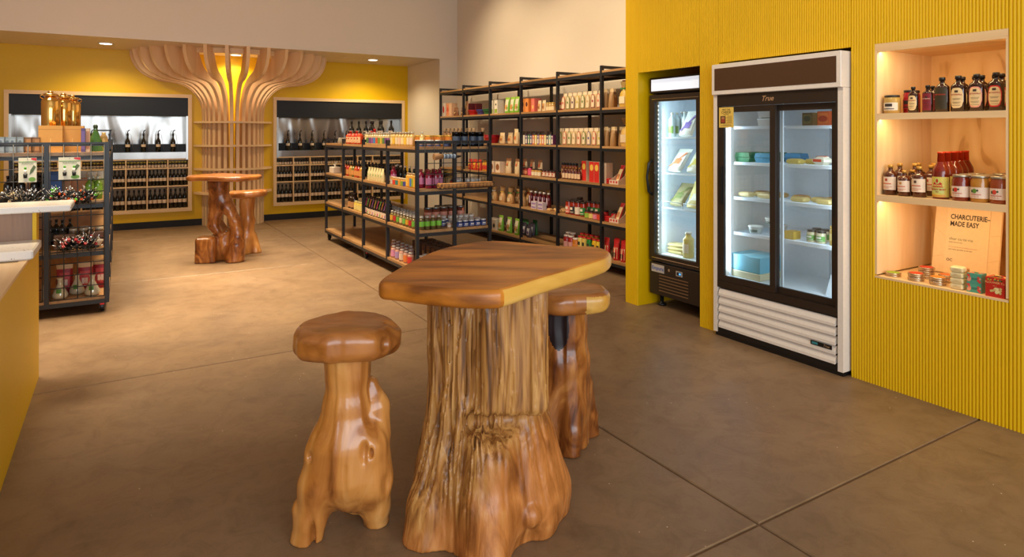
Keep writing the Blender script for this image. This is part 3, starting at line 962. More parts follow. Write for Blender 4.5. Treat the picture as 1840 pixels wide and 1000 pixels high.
# outer profile of a fin: (radius, height), measured on the fin that lies against the wall
outl = []
for (uu, vv) in [(232.4, 91), (234.5, 104), (240, 116), (248, 126), (258, 134), (270, 140), (285, 145), (301, 147.5), (318, 150), (330, 154), (341, 161), (350, 170), (357, 180), (361.5, 193), (363, 210)]:
    p = at_y(uu, vv, YB - 0.02)
    outl.append((CX - p.x, p.z))
outl[0] = (outl[0][0], ZS)
r0 = outl[-1][0]
outl += [(r0, 1.2), (r0, 0.0)]
inl = [(r0 - 0.12, 0.0), (r0 - 0.12, 1.2), (r0 - 0.12, 1.70), (r0 - 0.10, 1.95), (r0 - 0.02, 2.15), (r0 + 0.10, 2.30), (r0 + 0.27, 2.40), (r0 + 0.43, 2.46), (r0 + 0.52, 2.52),
       (r0 + 0.60, 2.62), (r0 + 0.66, 2.72), (r0 + 0.68, ZS)]
def resample(pts, n):
    d = [0]
    for a, c in zip(pts[:-1], pts[1:]): d.append(d[-1] + math.hypot(a[0] - c[0], a[1] - c[1]))
    return [(np.interp(d[-1] * k / n, d, [p[0] for p in pts]), np.interp(d[-1] * k / n, d, [p[1] for p in pts])) for k in range(n + 1)]
def cr_open(pts, n=4):
    out_ = []
    for i in range(len(pts) - 1):
        p0, p1, p2, p3 = (np.array(pts[max(0, min(len(pts) - 1, i + k - 1))]) for k in range(4))
        for k in range(n):
            t = k / n
            out_.append(tuple(0.5 * ((2 * p1) + (p2 - p0) * t + (2 * p0 - 5 * p1 + 4 * p2 - p3) * t * t + (3 * p1 - p0 - 3 * p2 + p3) * t ** 3)))
    return out_ + [tuple(pts[-1])]
oo = resample(cr_open(outl[:-2]) + outl[-2:], 44)
ii = resample([inl[0]] + cr_open(inl[1:]), 44)[::-1]
FT = 0.050
fb = MB()
n = len(oo)
vs = [(r, -FT / 2, z) for r, z in oo] + [(r, -FT / 2, z) for r, z in ii] + [(r, FT / 2, z) for r, z in oo] + [(r, FT / 2, z) for r, z in ii]
fs = []
for k in range(n - 1):
    fs.append((k, k + 1, n + k + 1, n + k))
    fs.append((2 * n + k, 3 * n + k, 3 * n + k + 1, 2 * n + k + 1))
    fs.append((k, 2 * n + k, 2 * n + k + 1, k + 1))
    fs.append((n + k, n + k + 1, 3 * n + k + 1, 3 * n + k))
fs.append((0, n, 3 * n, 2 * n)); fs.append((n - 1, 3 * n - 1, 4 * n - 1, 2 * n - 1))
fb.add(vs, fs)
fin_me = fb.mesh('fin', M['maple_fin'], True)
NF = 17
for k in range(NF):
    a = -PI + PI * k / (NF - 1)
    off = 0.024 if k == 0 else (-0.024 if k == NF - 1 else 0)
    link('fin', fin_me, colm, (0, -abs(off), 0), (0, 0, a))
for z in (1.70, 1.32, 0.94, 0.55):
    ring = MB()
    pts = []
    n = 36
    ro, ri = 0.605, r0 - 0.10
    for j in range(n + 1):
        a = -PI + PI * j / n
        pts.append((ro * math.cos(a), ro * math.sin(a) - 0.002))
    vs, fs = [], []
    for j in range(n + 1):
        a = -PI + PI * j / n
        c, s = math.cos(a), math.sin(a)
        vs += [(ro * c, ro * s - 0.004, z - 0.03), (ro * c, ro * s - 0.004, z), (ri * c, ri * s - 0.004, z), (ri * c, ri * s - 0.004, z - 0.03)]
    for j in range(n):
        i = 4 * j
        for q_ in range(4):
            fs.append((i + q_, i + 4 + q_, i + 4 + (q_ + 1) % 4, i + (q_ + 1) % 4))
    fs.append((3, 2, 1, 0)); fs.append((4 * n, 4 * n + 1, 4 * n + 2, 4 * n + 3))
    ring.add(vs, fs)
    ring.build('shelf_ring', M['maple_x'], colm, fix=True)
cr = MB()
for (ra, rb, z0, z1) in ((1.17, 1.21, ZS - 0.085, ZS - 0.004),):
    n = 30; vs, fs = [], []
    for j in range(n + 1):
        a = -PI + PI * j / n
        c, s = math.cos(a), math.sin(a)
        vs += [(rb * c, rb * s, z0), (rb * c, rb * s, z1), (ra * c, ra * s, z1), (ra * c, ra * s, z0)]
    for j in range(n):
        i = 4 * j
        for q_ in range(4): fs.append((i + q_, i + 4 + q_, i + 4 + (q_ + 1) % 4, i + (q_ + 1) % 4))
    cr.add(vs, fs)
cr.build('crown_ring', M['maple_x'], colm, fix=True)

# recessed downlights in the soffit
can_em = emit('lamp_lens', (255, 236, 205), 14)
for (uu, vv, pw, lab) in ((190, 77.5, 100, 'round recessed downlight in the soffit over the gold oil drums'), (424, 98, 75, 'round recessed downlight inside the crown of the wooden column'),
                          (670, 107, 120, 'round recessed downlight in the soffit beside the alcove return wall')):
    p = at_z(uu, vv, ZS)
    t = thing('downlight', lab, 'light', (p.x, p.y, ZS - 0.012))
    d = MB(); d.lathe([(0.075, 0.0), (0.075, 0.008)], 24); d.build('lens', can_em, t)
    d = MB(); d.lathe([(0.076, 0.002), (0.098, 0.0), (0.1, 0.012), (0.076, 0.012), (0.076, 0.002)], 24, cap=False); d.build('trim_ring', M['white'], t)
    spot('downlight_beam', (p.x, p.y, ZS - 0.03), (p.x, p.y, 0), pw, (1.0, 0.82, 0.52) if pw != 75 else (1.0, 0.90, 0.70), 150, 0.7, 0.07)

# ------------------------------------------------------------------ bottle stations in the back wall
def station(x0, x1, label):
    t = thing('bottle_station', label, 'display', ((x0 + x1) / 2, YB, UZ0))
    ox, oz = (x0 + x1) / 2, UZ0
    def bx(name, xa, xb, ya, yb, za, zb, m, parent=t):
        q = MB(); q.box(xa - ox, xb - ox, ya - YB, yb - YB, za - oz, zb - oz)
        return q.build(name, m, parent)
    f, D = 0.055, 0.34
    yf = YB - 0.025
    bx('frame_rail', x0, x1, yf, YB + D, UZ1 - f, UZ1, M['maple_x'])
    bx('frame_rail', x0, x1, yf, YB + D, UZ0, UZ0 + f, M['maple_x'])
    bx('frame_stile', x0, x0 + f, yf, YB + D, UZ0 + f, UZ1 - f, M['maple'])
    bx('frame_stile', x1 - f, x1, yf, YB + D, UZ0 + f, UZ1 - f, M['maple'])
    xa, xb = x0 + f, x1 - f
    bx('header_panel', xa, xb, YB + 0.0, YB + 0.03, 1.785, UZ1 - f, M['chalk'])
    bx('backsplash', xa, xb, YB + D - 0.03, YB + D, 1.08, 1.785, M['steel'])
    bx('side_trim', xa, xa + 0.03, YB - 0.028, YB + D - 0.03, 1.08, 1.785, M['steel2'])
    bx('side_trim', xb - 0.03, xb, YB - 0.028, YB + D - 0.03, 1.08, 1.785, M['steel2'])
    bx('ledge', xa + 0.03, xb - 0.03, YB + 0.05, YB + D - 0.03, 1.10, 1.205, M['steel2'])
    bx('bottle_rail', xa + 0.03, xb - 0.03, YB + 0.19, YB + 0.205, 1.207, 1.33, M['chalk'])
    bx('drip_front', xa + 0.0301, xb - 0.0301, YB - 0.012, YB + 0.05, 1.10, 1.205, M['steel2'])
    bx('cubby_back', xa, xb, YB + D - 0.02, YB + D, UZ0 + f, 1.08, M['maple'])
    n = 8
    wdt = (xb - xa) / n
    rows = [(0.955, 1.08), (0.665, 0.937), (UZ0 + f, 0.647)]
    for z in (0.937, 0.647): bx('cubby_shelf', xa, xb, YB - 0.01, YB + D - 0.02, z, z + 0.018, M['maple_x'])
    bx('cubby_shelf', xa, xb, YB - 0.01, YB + D - 0.02, 1.08, 1.098, M['maple_x'])
    for k in range(1, n):
        for (za, zb) in rows:
            bx('divider', xa + wdt * k - 0.009, xa + wdt * k + 0.009, YB - 0.008, YB + D - 0.02, za, zb, M['maple'])
    return xa, xb, wdt, rows
ST = [station(*UN[0], 'wood framed bottle station with steel backsplash, behind the wire end rack'),
      station(*UN[1], 'wood framed bottle station with steel backsplash, between wooden column and alcove return wall')]

# ------------------------------------------------------------------ black steel racks with wooden shelves
PW = 0.032
def caster(parent, x, y, mats, brake=False):
    c = MB()
    c.box(x - 0.03, x + 0.03, y - 0.03, y + 0.03, 0.082, 0.0995)
    for s in (-1, 1): c.box(x + s * 0.021 - 0.002, x + s * 0.021 + 0.002, y - 0.018, y + 0.02, 0.03, 0.084)
    o = c.build('caster', M['black'], parent)
    wm = MB()
    n = 14; vs, fs = [], []
    for s, r in ((-0.016, 0.034), (-0.010, 0.0385), (0.010, 0.0385), (0.016, 0.034)):
        for j in range(n):
            a = 2 * PI * j / n
            vs.append((x + s, y + 0.008 + r * math.cos(a), 0.0388 + r * math.sin(a)))
    for k in range(3):
        for j in range(n):
            fs.append((k * n + j, k * n + (j + 1) % n, (k + 1) * n + (j + 1) % n, (k + 1) * n + j))
    fs.append(tuple(range(n))); fs.append(tuple(range(3 * n, 4 * n)))
    wm.add(vs, fs)
    wm.build('wheel', M['black'], o, fix=True)
    if brake:
        bq = MB(); bq.box(x - 0.016, x + 0.016, y - 0.062, y - 0.02, 0.066, 0.078)
        tag(bq.build('brake_lever', col((196, 30, 30), 0.4), o), 'red brake lever')

def grid_panel(parent, axis, fix, a0, a1, z0, z1, step=0.1, name='grid_panel'):
    g = MB(); r = 0.0040
    na, nz = max(1, round((a1 - a0) / step)), max(1, round((z1 - z0) / step))
    for k in range(na + 1):
        a = a0 + (a1 - a0) * k / na
        if axis == 'x': g.tube([(a, fix, z0), (a, fix, z1)], r, 5)
        else: g.tube([(fix, a, z0), (fix, a, z1)], r, 5)
    for k in range(nz + 1):
        z = z0 + (z1 - z0) * k / nz
        if axis == 'x': g.tube([(a0, fix + 0.005, z), (a1, fix + 0.005, z)], r, 5)
        else: g.tube([(fix + 0.005, a0, z), (fix + 0.005, a1, z)], r, 5)
    return g.build(name, M['metal'], parent)

def gondola(label, x0, y0, W, bay, nb, levels, H, brakes=()):
    t = thing('gondola_rack', label, 'rack', (x0, y0, 0))
    zb = 0.10
    L = bay * nb
    for k in range(nb + 1):
        y = bay * k
        for x in ((0, W / 2, W) if k in (0, nb) else (0, W)):
            p = MB(); p.box(x - PW / 2, x + PW / 2, y - PW / 2, y + PW / 2, zb, H if x != W / 2 else H - PW)
            p.build('post', M['metal'], t)
        p = MB(); p.box(-PW / 2, W + PW / 2, y - PW / 2 + 0.001, y + PW / 2 - 0.001, H - PW, H - 0.001); p.build('top_bar', M['metal'], t)
        for z in levels:
            p = MB(); p.box(PW / 2, W - PW / 2, y - PW / 2 + 0.001, y + PW / 2 - 0.001, z - 0.058, z - 0.026); p.build('cross_bar', M['metal'], t)
    for z in levels:
        for x in (0, W):
            p = MB(); p.box(x - PW / 2 + 0.001, x + PW / 2 - 0.001, 0, L, z - 0.058, z - 0.026); p.build('rail', M['metal'], t)
        for k in range(nb):
            for s in (0, 1):
                p = MB()
                p.box(-0.012 if s == 0 else W / 2 + 0.0008, W / 2 - 0.0008 if s == 0 else W + 0.012, bay * k + (PW / 2 if False else 0.0012), bay * (k + 1) - 0.0012, z - 0.026, z)
                p.build('shelf_board', M['rack_wood'], t)
    i = 0
    for k in range(0, nb + 1, 2):
        for x in (0.035, W - 0.035):
            caster(t, x, bay * k + (0.04 if k == 0 else -0.04 if k == nb else 0.0), None, i in brakes)
            i += 1
    return t
GL = [0.16, 0.54, 0.95, 1.368]
GX, GY, GW, BAY = 2.50, 5.93, 0.815, 0.82
rackc = gondola('long black steel gondola rack with four wooden shelf tiers standing mid-floor', GX, GY, GW, BAY, 4, GL, 1.43, (2, 5))
grid_panel(rackc, 'x', -0.024, 0.075, GW - 0.04, 0.99, 1.42, 0.102)
LX, LY = -0.93, 6.45
LL = [0.135, 0.54, 0.94, 1.345]
rackl = gondola('black steel rack with wire grid end panels behind the service counter', LX, LY, GW + 0.02, BAY, 4, LL, 1.43, (1,))
grid_panel(rackl, 'x', -0.024, 0.02, (GW + 0.02) / 2 - 0.025, 0.14, 1.41, 0.1)
grid_panel(rackl, 'x', -0.024, (GW + 0.02) / 2 + 0.025, GW, 0.14, 1.41, 0.1)

# wall shelving
SX0, SX1, SY0, SBAY = 4.48, 4.96, 4.68, 0.828
SL = [0.15, 0.55, 0.96, 1.365, 1.78, 2.185]
ws = thing('wall_shelving', 'tall black steel shelving with wooden boards along the beige wall', 'shelving', (SX0, SY0, 0))
SD = SX1 - SX0
NB = 6
for k in range(NB + 1):
    y = SBAY * k
    for x in (0, SD):
        p = MB(); p.box(x - PW / 2, x + PW / 2, y - PW / 2, y + PW / 2, 0.0, 2.24); p.build('post', M['metal'], ws)
    p = MB(); p.box(PW / 2, SD - PW / 2, y - PW / 2 + 0.001, y + PW / 2 - 0.001, 2.24 - PW, 2.239); p.build('top_bar', M['metal'], ws)
    for z in SL:
        p = MB(); p.box(PW / 2, SD - PW / 2, y - PW / 2 + 0.001, y + PW / 2 - 0.001, z - 0.056, z - 0.024); p.build('cross_bar', M['metal'], ws)
for z in SL:
    for x in (0, SD):
        p = MB(); p.box(x - PW / 2 + 0.001, x + PW / 2 - 0.001, 0, SBAY * NB, z - 0.056, z - 0.024); p.build('rail', M['metal'], ws)
    for k in range(NB):
        p = MB(); p.box(-0.012, SD - 0.004, SBAY * k + 0.0012, SBAY * (k + 1) - 0.0012, z - 0.024, z); p.build('shelf_board', M['rack_wood'], ws)

# ------------------------------------------------------------------ service counter on the left
def quartz():
    m, nt, b_ = new_mat('speckled_quartz')
    N = nt.nodes.new; L = nt.links.new
    tc = N('ShaderNodeTexCoord'); v = N('ShaderNodeTexVoronoi'); v.inputs['Scale'].default_value = 70
    L(tc.outputs['Object'], v.inputs['Vector'])
    n = N('ShaderNodeTexNoise'); n.inputs['Scale'].default_value = 25
    L(tc.outputs['Object'], n.inputs['Vector'])
    th = N('ShaderNodeMapRange'); th.inputs['From Min'].default_value = 0.5; th.inputs['From Max'].default_value = 0.75; th.inputs['To Max'].default_value = 0.32
    L(n.outputs['Fac'], th.inputs['Value'])
    lt = N('ShaderNodeMath'); lt.operation = 'LESS_THAN'
    L(v.outputs['Distance'], lt.inputs[0]); L(th.outputs['Result'], lt.inputs[1])
    mx = N('ShaderNodeMix'); mx.data_type = 'RGBA'
    mx.inputs[6].default_value = (*s2l((232, 226, 220)), 1); mx.inputs[7].default_value = (*s2l((120, 104, 92)), 1)
    L(lt.outputs[0], mx.inputs[0]); L(mx.outputs[2], b_.inputs['Base Color'])
    b_.inputs['Roughness'].default_value = 0.25
    return m
M['quartz'] = quartz()
ct = thing('service_counter', 'yellow service counter with speckled quartz tops and maple ledge', 'counter', (-0.43, 4.93, 0))
def cbx(name, x0, x1, y0, y1, z0, z1, m, rb=0):
    q_ = MB()
    if rb: q_.rbox(x0 + 0.43, x1 + 0.43, y0 - 4.93, y1 - 4.93, z0, z1, rb)
    else: q_.box(x0 + 0.43, x1 + 0.43, y0 - 4.93, y1 - 4.93, z0, z1)
    return q_.build(name, m, ct)
cbx('side_panel', -0.45, -0.43, 1.2, 4.93, 0, 0.797, M['yellow'])
cbx('end_panel', -1.6, -0.45, 4.91, 4.93, 0, 1.03, M['yellow'])
cbx('upstand_panel', -0.45, -0.43, 4.80, 4.93, 0.798, 1.03, M['yellow'])
cbx('ledge_edge', -0.468, -0.430, 1.2, 4.799, 0.798, 0.814, M['maple_h'])
cbx('ledge_top', -1.6, -0.469, 1.2, 4.799, 0.775, 0.810, M['maple_h'])
cbx('lower_worktop', -1.6, -0.405, 4.36, 4.798, 0.8145, 0.866, M['quartz'], 0.008)
cbx('wood_panel', -1.6, -0.451, 4.80, 4.909, 0.811, 1.03, M['walnut'])
cbx('raised_worktop', -1.6, -0.255, 4.745, 5.10, 1.0305, 1.070, M['quartz'], 0.006)

# ------------------------------------------------------------------ glass-door cooler (two sliding doors)
FX = 3.80
TY = (2.345, 3.36)
cool = thing('glass_door_cooler', 'wide white cooler with two sliding glass doors and louvred base', 'fridge', (FX, (TY[0] + TY[1]) / 2, 0))
OY = (TY[0] + TY[1]) / 2
def fb_(name, x0, x1, y0, y1, z0, z1, m, parent=None, rb=0):
    q_ = MB()
    if rb: q_.rbox(x0 - FX, x1 - FX, y0 - OY, y1 - OY, z0, z1, rb)
    else: q_.box(x0 - FX, x1 - FX, y0 - OY, y1 - OY, z0, z1)
    return q_.build(name, m, parent or cool)
a, c = TY
XBK = FX + 0.70
fb_('side_panel', FX, XBK, a, a + 0.035, 0.03, 1.785, M['white'])
fb_('side_panel', FX, XBK, c - 0.035, c, 0.03, 1.785, M['white'])
fb_('back_panel', XBK - 0.04, XBK, a + 0.035, c - 0.035, 0.03, 2.0, M['liner'])
fb_('inner_floor', FX + 0.10, XBK - 0.04, a + 0.035, c - 0.035, 0.40, 0.435, M['liner'])
fb_('inner_ceiling', FX + 0.10, XBK - 0.04, a + 0.035, c - 0.035, 1.735, 1.785, M['liner'])
hd = fb_('header_box', FX - 0.022, XBK, a - 0.0, c, 1.786, 2.012, M['white'], None, 0.004)
fb_('header_sign', FX - 0.0245, FX - 0.0225, a + 0.03, c - 0.03, 1.818, 1.980, col((78, 50, 28), 0.5, 0, 'brown_sign'), hd)
fb_('door_surround', FX + 0.0, FX + 0.02, a + 0.035, c - 0.035, 1.70, 1.785, M['fbrown'])
fb_('door_surround', FX + 0.0, FX + 0.06, a + 0.036, c - 0.036, 0.365, 0.415, M['fbrown'])
for s in (0, 1):
    y0, y1 = (a + 0.036, a + 0.05) if s == 0 else (c - 0.05, c - 0.036)
    fb_('door_jamb', FX + 0.001, FX + 0.06, y0, y1, 0.415, 1.70, M['fbrown'])
ym = 2.86
def door(y0, y1, xf, handle_y):
    d = MB(); z0, z1, f = 0.417, 1.698, 0.042
    d.box(xf - FX, xf + 0.022 - FX, y0 - OY, y1 - OY, z0, z0 + f); d.box(xf - FX, xf + 0.022 - FX, y0 - OY, y1 - OY, z1 - f, z1)
    d.box(xf - FX, xf + 0.022 - FX, y0 - OY, y0 + f - OY, z0 + f, z1 - f); d.box(xf - FX, xf + 0.022 - FX, y1 - f - OY, y1 - OY, z0 + f, z1 - f)
    o = d.build('sliding_door', M['fbrown'], cool)
    fb_('glass_pane', xf + 0.009, xf + 0.013, y0 + f - 0.004, y1 - f + 0.004, z0 + f - 0.004, z1 - f + 0.004, M['glass'], o)
    h = MB(); h.box(xf - 0.012 - FX, xf - FX, handle_y - 0.012 - OY, handle_y + 0.012 - OY, 0.98, 1.26)
    h.build('handle', M['black'], o)
door(ym - 0.03, c - 0.051, FX + 0.003, c - 0.072)
door(a + 0.051, ym + 0.012, FX + 0.030, a + 0.072)
for k in range(5):
    z0 = 0.068 + 0.0585 * k
    l = MB()
    l.prism([(-0.004, z0), (0.03, z0 + 0.01), (0.03, z0 + 0.05), (0.012, z0 + 0.052), (-0.004, z0 + 0.018)], a + 0.05 - OY, c - 0.05 - OY, axis='y')
    o = l.build('louver', M['white'], cool, fix=True)
fb_('louver_backing', FX + 0.031, FX + 0.04, a + 0.036, c - 0.036, 0.03, 0.364, M['black'])
fb_('kick_base', FX + 0.015, XBK, a + 0.01, c - 0.01, 0.0, 0.03, M['black'])
fb_('kick_plate', FX + 0.004, FX + 0.030, a + 0.04, c - 0.04, 0.031, 0.066, M['black'])
# maker's lettering and the small plate on the louvres
script = text_mesh('True', 0.050, col((226, 190, 150), 0.3, 0.6), shear=0.35, bold=0.0006)
link('lettering', script, cool, (-0.001, ym + 0.03 - OY, 1.742), (PI / 2, 0, -PI / 2))
pl = fb_('badge_plate', FX - 0.0068, FX - 0.0045, a + 0.07, a + 0.215, 0.152, 0.178, M['black'])
link('lettering', text_mesh('True', 0.022, col((226, 190, 150), 0.3, 0.6), shear=0.35), pl, (-0.0073, a + 0.107 - OY, 0.165), (PI / 2, 0, -PI / 2))
fb_('badge_stripe', FX - 0.0073, FX - 0.0068, a + 0.165, a + 0.205, 0.158, 0.172, col((60, 140, 150), 0.3), pl)
# shelf pilasters and wire shelves
for y in (a + 0.055, ym + 0.0, c - 0.055):
    for x in (FX + 0.12, XBK - 0.052):
        fb_('pilaster', x - 0.006, x + 0.006, y - 0.009, y + 0.009, 0.436, 1.734, M['liner'])
TSH = [1.555, 1.29, 1.03, 0.768]
for z in TSH:
    for (y0, y1) in ((a + 0.07, ym - 0.014), (ym + 0.014, c - 0.07)):
        s_ = MB()
        x0, x1 = FX + 0.135, XBK - 0.065
        s_.box(x0 - FX, x0 + 0.008 - FX, y0 - OY, y1 - OY, z - 0.022, z)
        s_.box(x1 - FX, x1 + 0.006 - FX, y0 - OY, y1 - OY, z - 0.010, z)
        nw = 16
        for k in range(nw + 1):
            y = y0 + 0.004 + (y1 - y0 - 0.008) * k / nw
            s_.box(x0 + 0.008 - FX, x1 - FX, y - 0.0018 - OY, y + 0.0018 - OY, z - 0.005, z)
        s_.build('wire_shelf', M['liner'], cool)
# the vertical strips of lamp dots behind both door jambs
area('cooler_light', (FX + 0.10, a + 0.048, 1.06), (0.02, 1.15), 4.5, (0.72, 0.86, 1.0), (PI / 2, 0, -PI / 2 + 0.5))
area('cooler_light', (FX + 0.10, c - 0.048, 1.06), (0.02, 1.15), 4.5, (0.72, 0.86, 1.0), (PI / 2, 0, -PI / 2 - 0.5))
# notice taped inside the left door
nt_ = thing('notice_card', 'yellow printed notice taped to the sliding cooler door', 'notice', (FX + 0.001, c - 0.118, 1.545))
q_ = MB(); q_.box(-0.0008, 0.0008, -0.066, 0.066, 0, 0.148); q_.build('sheet', col((232, 196, 92), 0.6), nt_)
ink = col((48, 36, 26), 0.6)
for txt, sz, z in (('MEET THE', 0.016, 0.130), ('CHEESE', 0.026, 0.111), ('SELECTION', 0.009, 0.094)):
    link('lettering', text_mesh(txt, sz, ink), nt_, (-0.0012, 0, z), (PI / 2, 0, -PI / 2))
q_ = MB(); q_.box(-0.0014, -0.0008, 0.006, 0.052, 0.030, 0.084, 0); q_.box(-0.0018, -0.0014, 0.012, 0.046, 0.036, 0.062, 1); q_.box(-0.0018, -0.0014, 0.016, 0.026, 0.062, 0.078, 2); q_.box(-0.0018, -0.0014, 0.031, 0.041, 0.062, 0.078, 2)
q_.build('picture', [col((70, 38, 24), 0.6), col((160, 70, 40), 0.6), col((214, 150, 100), 0.6)], nt_)
q_ = MB()
for k in range(9): q_.box(-0.0012, -0.0008, -0.052, 0.0 - 0.006 * (k % 3), 0.030 + 0.0064 * k, 0.0322 + 0.0064 * k)
for k in range(2): q_.box(-0.0012, -0.0008, -0.052 + 0.01 * k, 0.05 - 0.02 * k, 0.012 + 0.007 * k, 0.0145 + 0.007 * k)
q_.build('print_lines', col((120, 96, 50), 0.6), nt_)

# ------------------------------------------------------------------ slim upright fridge
EX = 3.97
EY = (3.632, 4.225)
slim = thing('slim_fridge', 'slim black upright fridge with one glass door and lit header', 'fridge', (EX, sum(EY) / 2, 0))
SO = sum(EY) / 2
def eb(name, x0, x1, y0, y1, z0, z1, m, parent=None, rb=0):
    q_ = MB()
    if rb: q_.rbox(x0 - EX, x1 - EX, y0 - SO, y1 - SO, z0, z1, rb)
    else: q_.box(x0 - EX, x1 - EX, y0 - SO, y1 - SO, z0, z1)
    return q_.build(name, m, parent or slim)
a, c = EY
EB = EX + 0.62
eb('side_panel', EX + 0.05, EB, a, a + 0.03, 0.11, 1.98, M['fbrown'])
eb('side_panel', EX + 0.05, EB, c - 0.03, c, 0.11, 1.98, M['fbrown'])
eb('back_panel', EB - 0.03, EB, a + 0.03, c - 0.03, 0.11, 1.98, M['liner'])
eb('inner_side', EX + 0.06, EB - 0.03, a + 0.0301, a + 0.04, 0.45, 1.80, M['liner'])
eb('inner_side', EX + 0.06, EB - 0.03, c - 0.04, c - 0.0301, 0.45, 1.80, M['liner'])
eb('inner_floor', EX + 0.06, EB - 0.03, a + 0.04, c - 0.04, 0.43, 0.45, M['liner'])
eb('inner_ceiling', EX + 0.06, EB - 0.03, a + 0.04, c - 0.04, 1.80, 1.82, M['liner'])
hdr = eb('header', EX + 0.0, EX + 0.06, a, c, 1.85, 1.985, M['fbrown'], None, 0.005)
eb('lit_sign', EX - 0.004, EX, a + 0.025, c - 0.025, 1.868, 1.968, emit('sign_light', (214, 222, 236), 0.75), hdr)
d = MB(); z0, z1, f = 0.40, 1.835, 0.058
d.box(0.0, 0.045, a - SO, c - SO, z0, z0 + f); d.box(0.0, 0.045, a - SO, c - SO, z1 - f, z1)
d.box(0.0, 0.045, a - SO, a + f - SO, z0 + f, z1 - f); d.box(0.0, 0.045, c - f - SO, c - SO, z0 + f, z1 - f)
dr = d.build('door', M['fbrown'], slim)
eb('glass_pane', EX + 0.012, EX + 0.016, a + f - 0.004, c - f + 0.004, z0 + f - 0.004, z1 - f + 0.004, M['glass'], dr)
eb('door_trim', EX - 0.003, EX, a + 0.03, c - 0.03, 0.425, 0.430, M['chrome'], dr)
eb('door_trim', EX - 0.003, EX, a + 0.03, c - 0.03, 1.795, 1.800, M['chrome'], dr)
h = MB()
h.tube([(0.002, c - 0.03 - SO, 1.27), (-0.035, c - 0.026 - SO, 1.24), (-0.052, c - 0.024 - SO, 1.12), (-0.035, c - 0.026 - SO, 1.00), (0.002, c - 0.03 - SO, 0.97)], 0.012, 8)
h.build('handle', M['metal'], dr)
lw_ = eb('lower_panel', EX + 0.002, EX + 0.06, a, c, 0.11, 0.385, M['fbrown'], None, 0.004)
for k in range(6):
    eb('vent_slat', EX - 0.004, EX + 0.002, a + 0.14, c - 0.12, 0.150 + 0.026 * k, 0.157 + 0.026 * k, col((150, 120, 90), 0.4, 0.6), lw_)
bd = eb('badge', EX - 0.003, EX + 0.001, c - 0.178, c - 0.028, 0.305, 0.372, col((196, 192, 188), 0.35, 0.3), lw_)
link('lettering', text_mesh('Empura', 0.045, col((48, 84, 168), 0.4), bold=0.0005), bd, (-0.0036, c - 0.103 - SO, 0.339), (PI / 2, 0, -PI / 2))
eb('lock', EX - 0.003, EX + 0.001, c - 0.246, c - 0.226, 0.334, 0.354, M['chrome'], lw_)
cn = eb('thermostat', EX - 0.004, EX + 0.001, a + 0.205, a + 0.275, 0.314, 0.356, col((190, 186, 180), 0.35, 0.3), lw_)
eb('display', EX - 0.0046, EX - 0.004, a + 0.215, a + 0.265, 0.322, 0.348, col((14, 18, 34), 0.3), cn)
eb('digits', EX - 0.0052, EX - 0.0046, a + 0.220, a + 0.240, 0.328, 0.342, emit('blue_digits', (70, 150, 255), 2.0), cn)
for y in (a + 0.06, c - 0.06):
    for x in (EX + 0.09, EB - 0.08):
        f_ = MB(); f_.lathe([(0.034, 0.0), (0.040, 0.012), (0.034, 0.02), (0.016, 0.03), (0.018, 0.1099)], 12, cx=x - EX, cy=y - SO)
        f_.build('foot', M['black'], slim)
ESH = [1.47, 1.16, 0.86]
for z in ESH:
    s_ = MB()
    x0, x1, y0, y1 = EX + 0.10, EB - 0.05, a + 0.05, c - 0.05
    s_.box(x0 - EX, x0 + 0.006 - EX, y0 - SO, y1 - SO, z - 0.012, z); s_.box(x1 - EX, x1 + 0.006 - EX, y0 - SO, y1 - SO, z - 0.008, z)
    for k in range(13):
        y = y0 + 0.003 + (y1 - y0 - 0.006) * k / 12
        s_.box(x0 + 0.006 - EX, x1 - EX, y - 0.0018 - SO, y + 0.0018 - SO, z - 0.005, z)
    s_.build('wire_shelf', M['liner'], slim)
fled = emit('fridge_led', (225, 242, 255), 10)
lt = MB()
lt.box(0.05, 0.058, c - 0.062 - SO, c - 0.052 - SO, 0.47, 1.78)
lt.build('led_strip', M['liner'], slim)
for k in range(34):
    eb('led', EX + 0.046, EX + 0.050, c - 0.060, c - 0.054, 0.50 + 0.0375 * k, 0.508 + 0.0375 * k, fled)
area('fridge_light', (EX + 0.075, c - 0.062, 1.12), (0.02, 1.25), 6.5, (0.74, 0.92, 1.0), (PI / 2, 0, -PI / 2 - 0.9))

# ------------------------------------------------------------------ product library: every product faces local -Y and stands on z = 0
def patch(mb, rx, ry, s0, s1, zb, zt, mi=0, n=8):
    """label wrapped on an elliptic body between arc angles s0..s1 (0 = front); zb/zt may be functions of -1..1"""
    base = len(mb.v)
    for k in range(n + 1):
        f = k / n
        a = s0 + (s1 - s0) * f
        e = 2 * f - 1
        lo = zb(e) if callable(zb) else zb
        hi = zt(e) if callable(zt) else zt
        x, y = rx * math.sin(a), -ry * math.cos(a)
        mb.v.append((x, y, lo)); mb.v.append((x, y, hi))
    for k in range(n):
        i = base + 2 * k
        mb.f.append((i, i + 2, i + 3, i + 1)); mb.m.append(mi); mb.s.append(True)
    return mb
def arch(z0, z1, w=0.5):
    return lambda e: z0 + (z1 - z0) * (1 - w + w * math.sqrt(max(0, 1 - e * e)))
def oval_t(z0, z1): return lambda e: (z0 + z1) / 2 + (z1 - z0) / 2 * max(0.12, 1 - abs(e) ** 4) ** 0.5
def oval_b(z0, z1): return lambda e: (z0 + z1) / 2 - (z1 - z0) / 2 * max(0.12, 1 - abs(e) ** 4) ** 0.5
def bend(me, rx, ry):
    """wrap a flat text mesh (x, y in its plane) on an elliptic body; text is centred at height y"""
    for v in me.vertices:
        a = v.co.x / rx
        z = v.co.y
        d = v.co.z
        v.co = ((rx + d) * math.sin(a), -(ry + d) * math.cos(a), z)
    return me

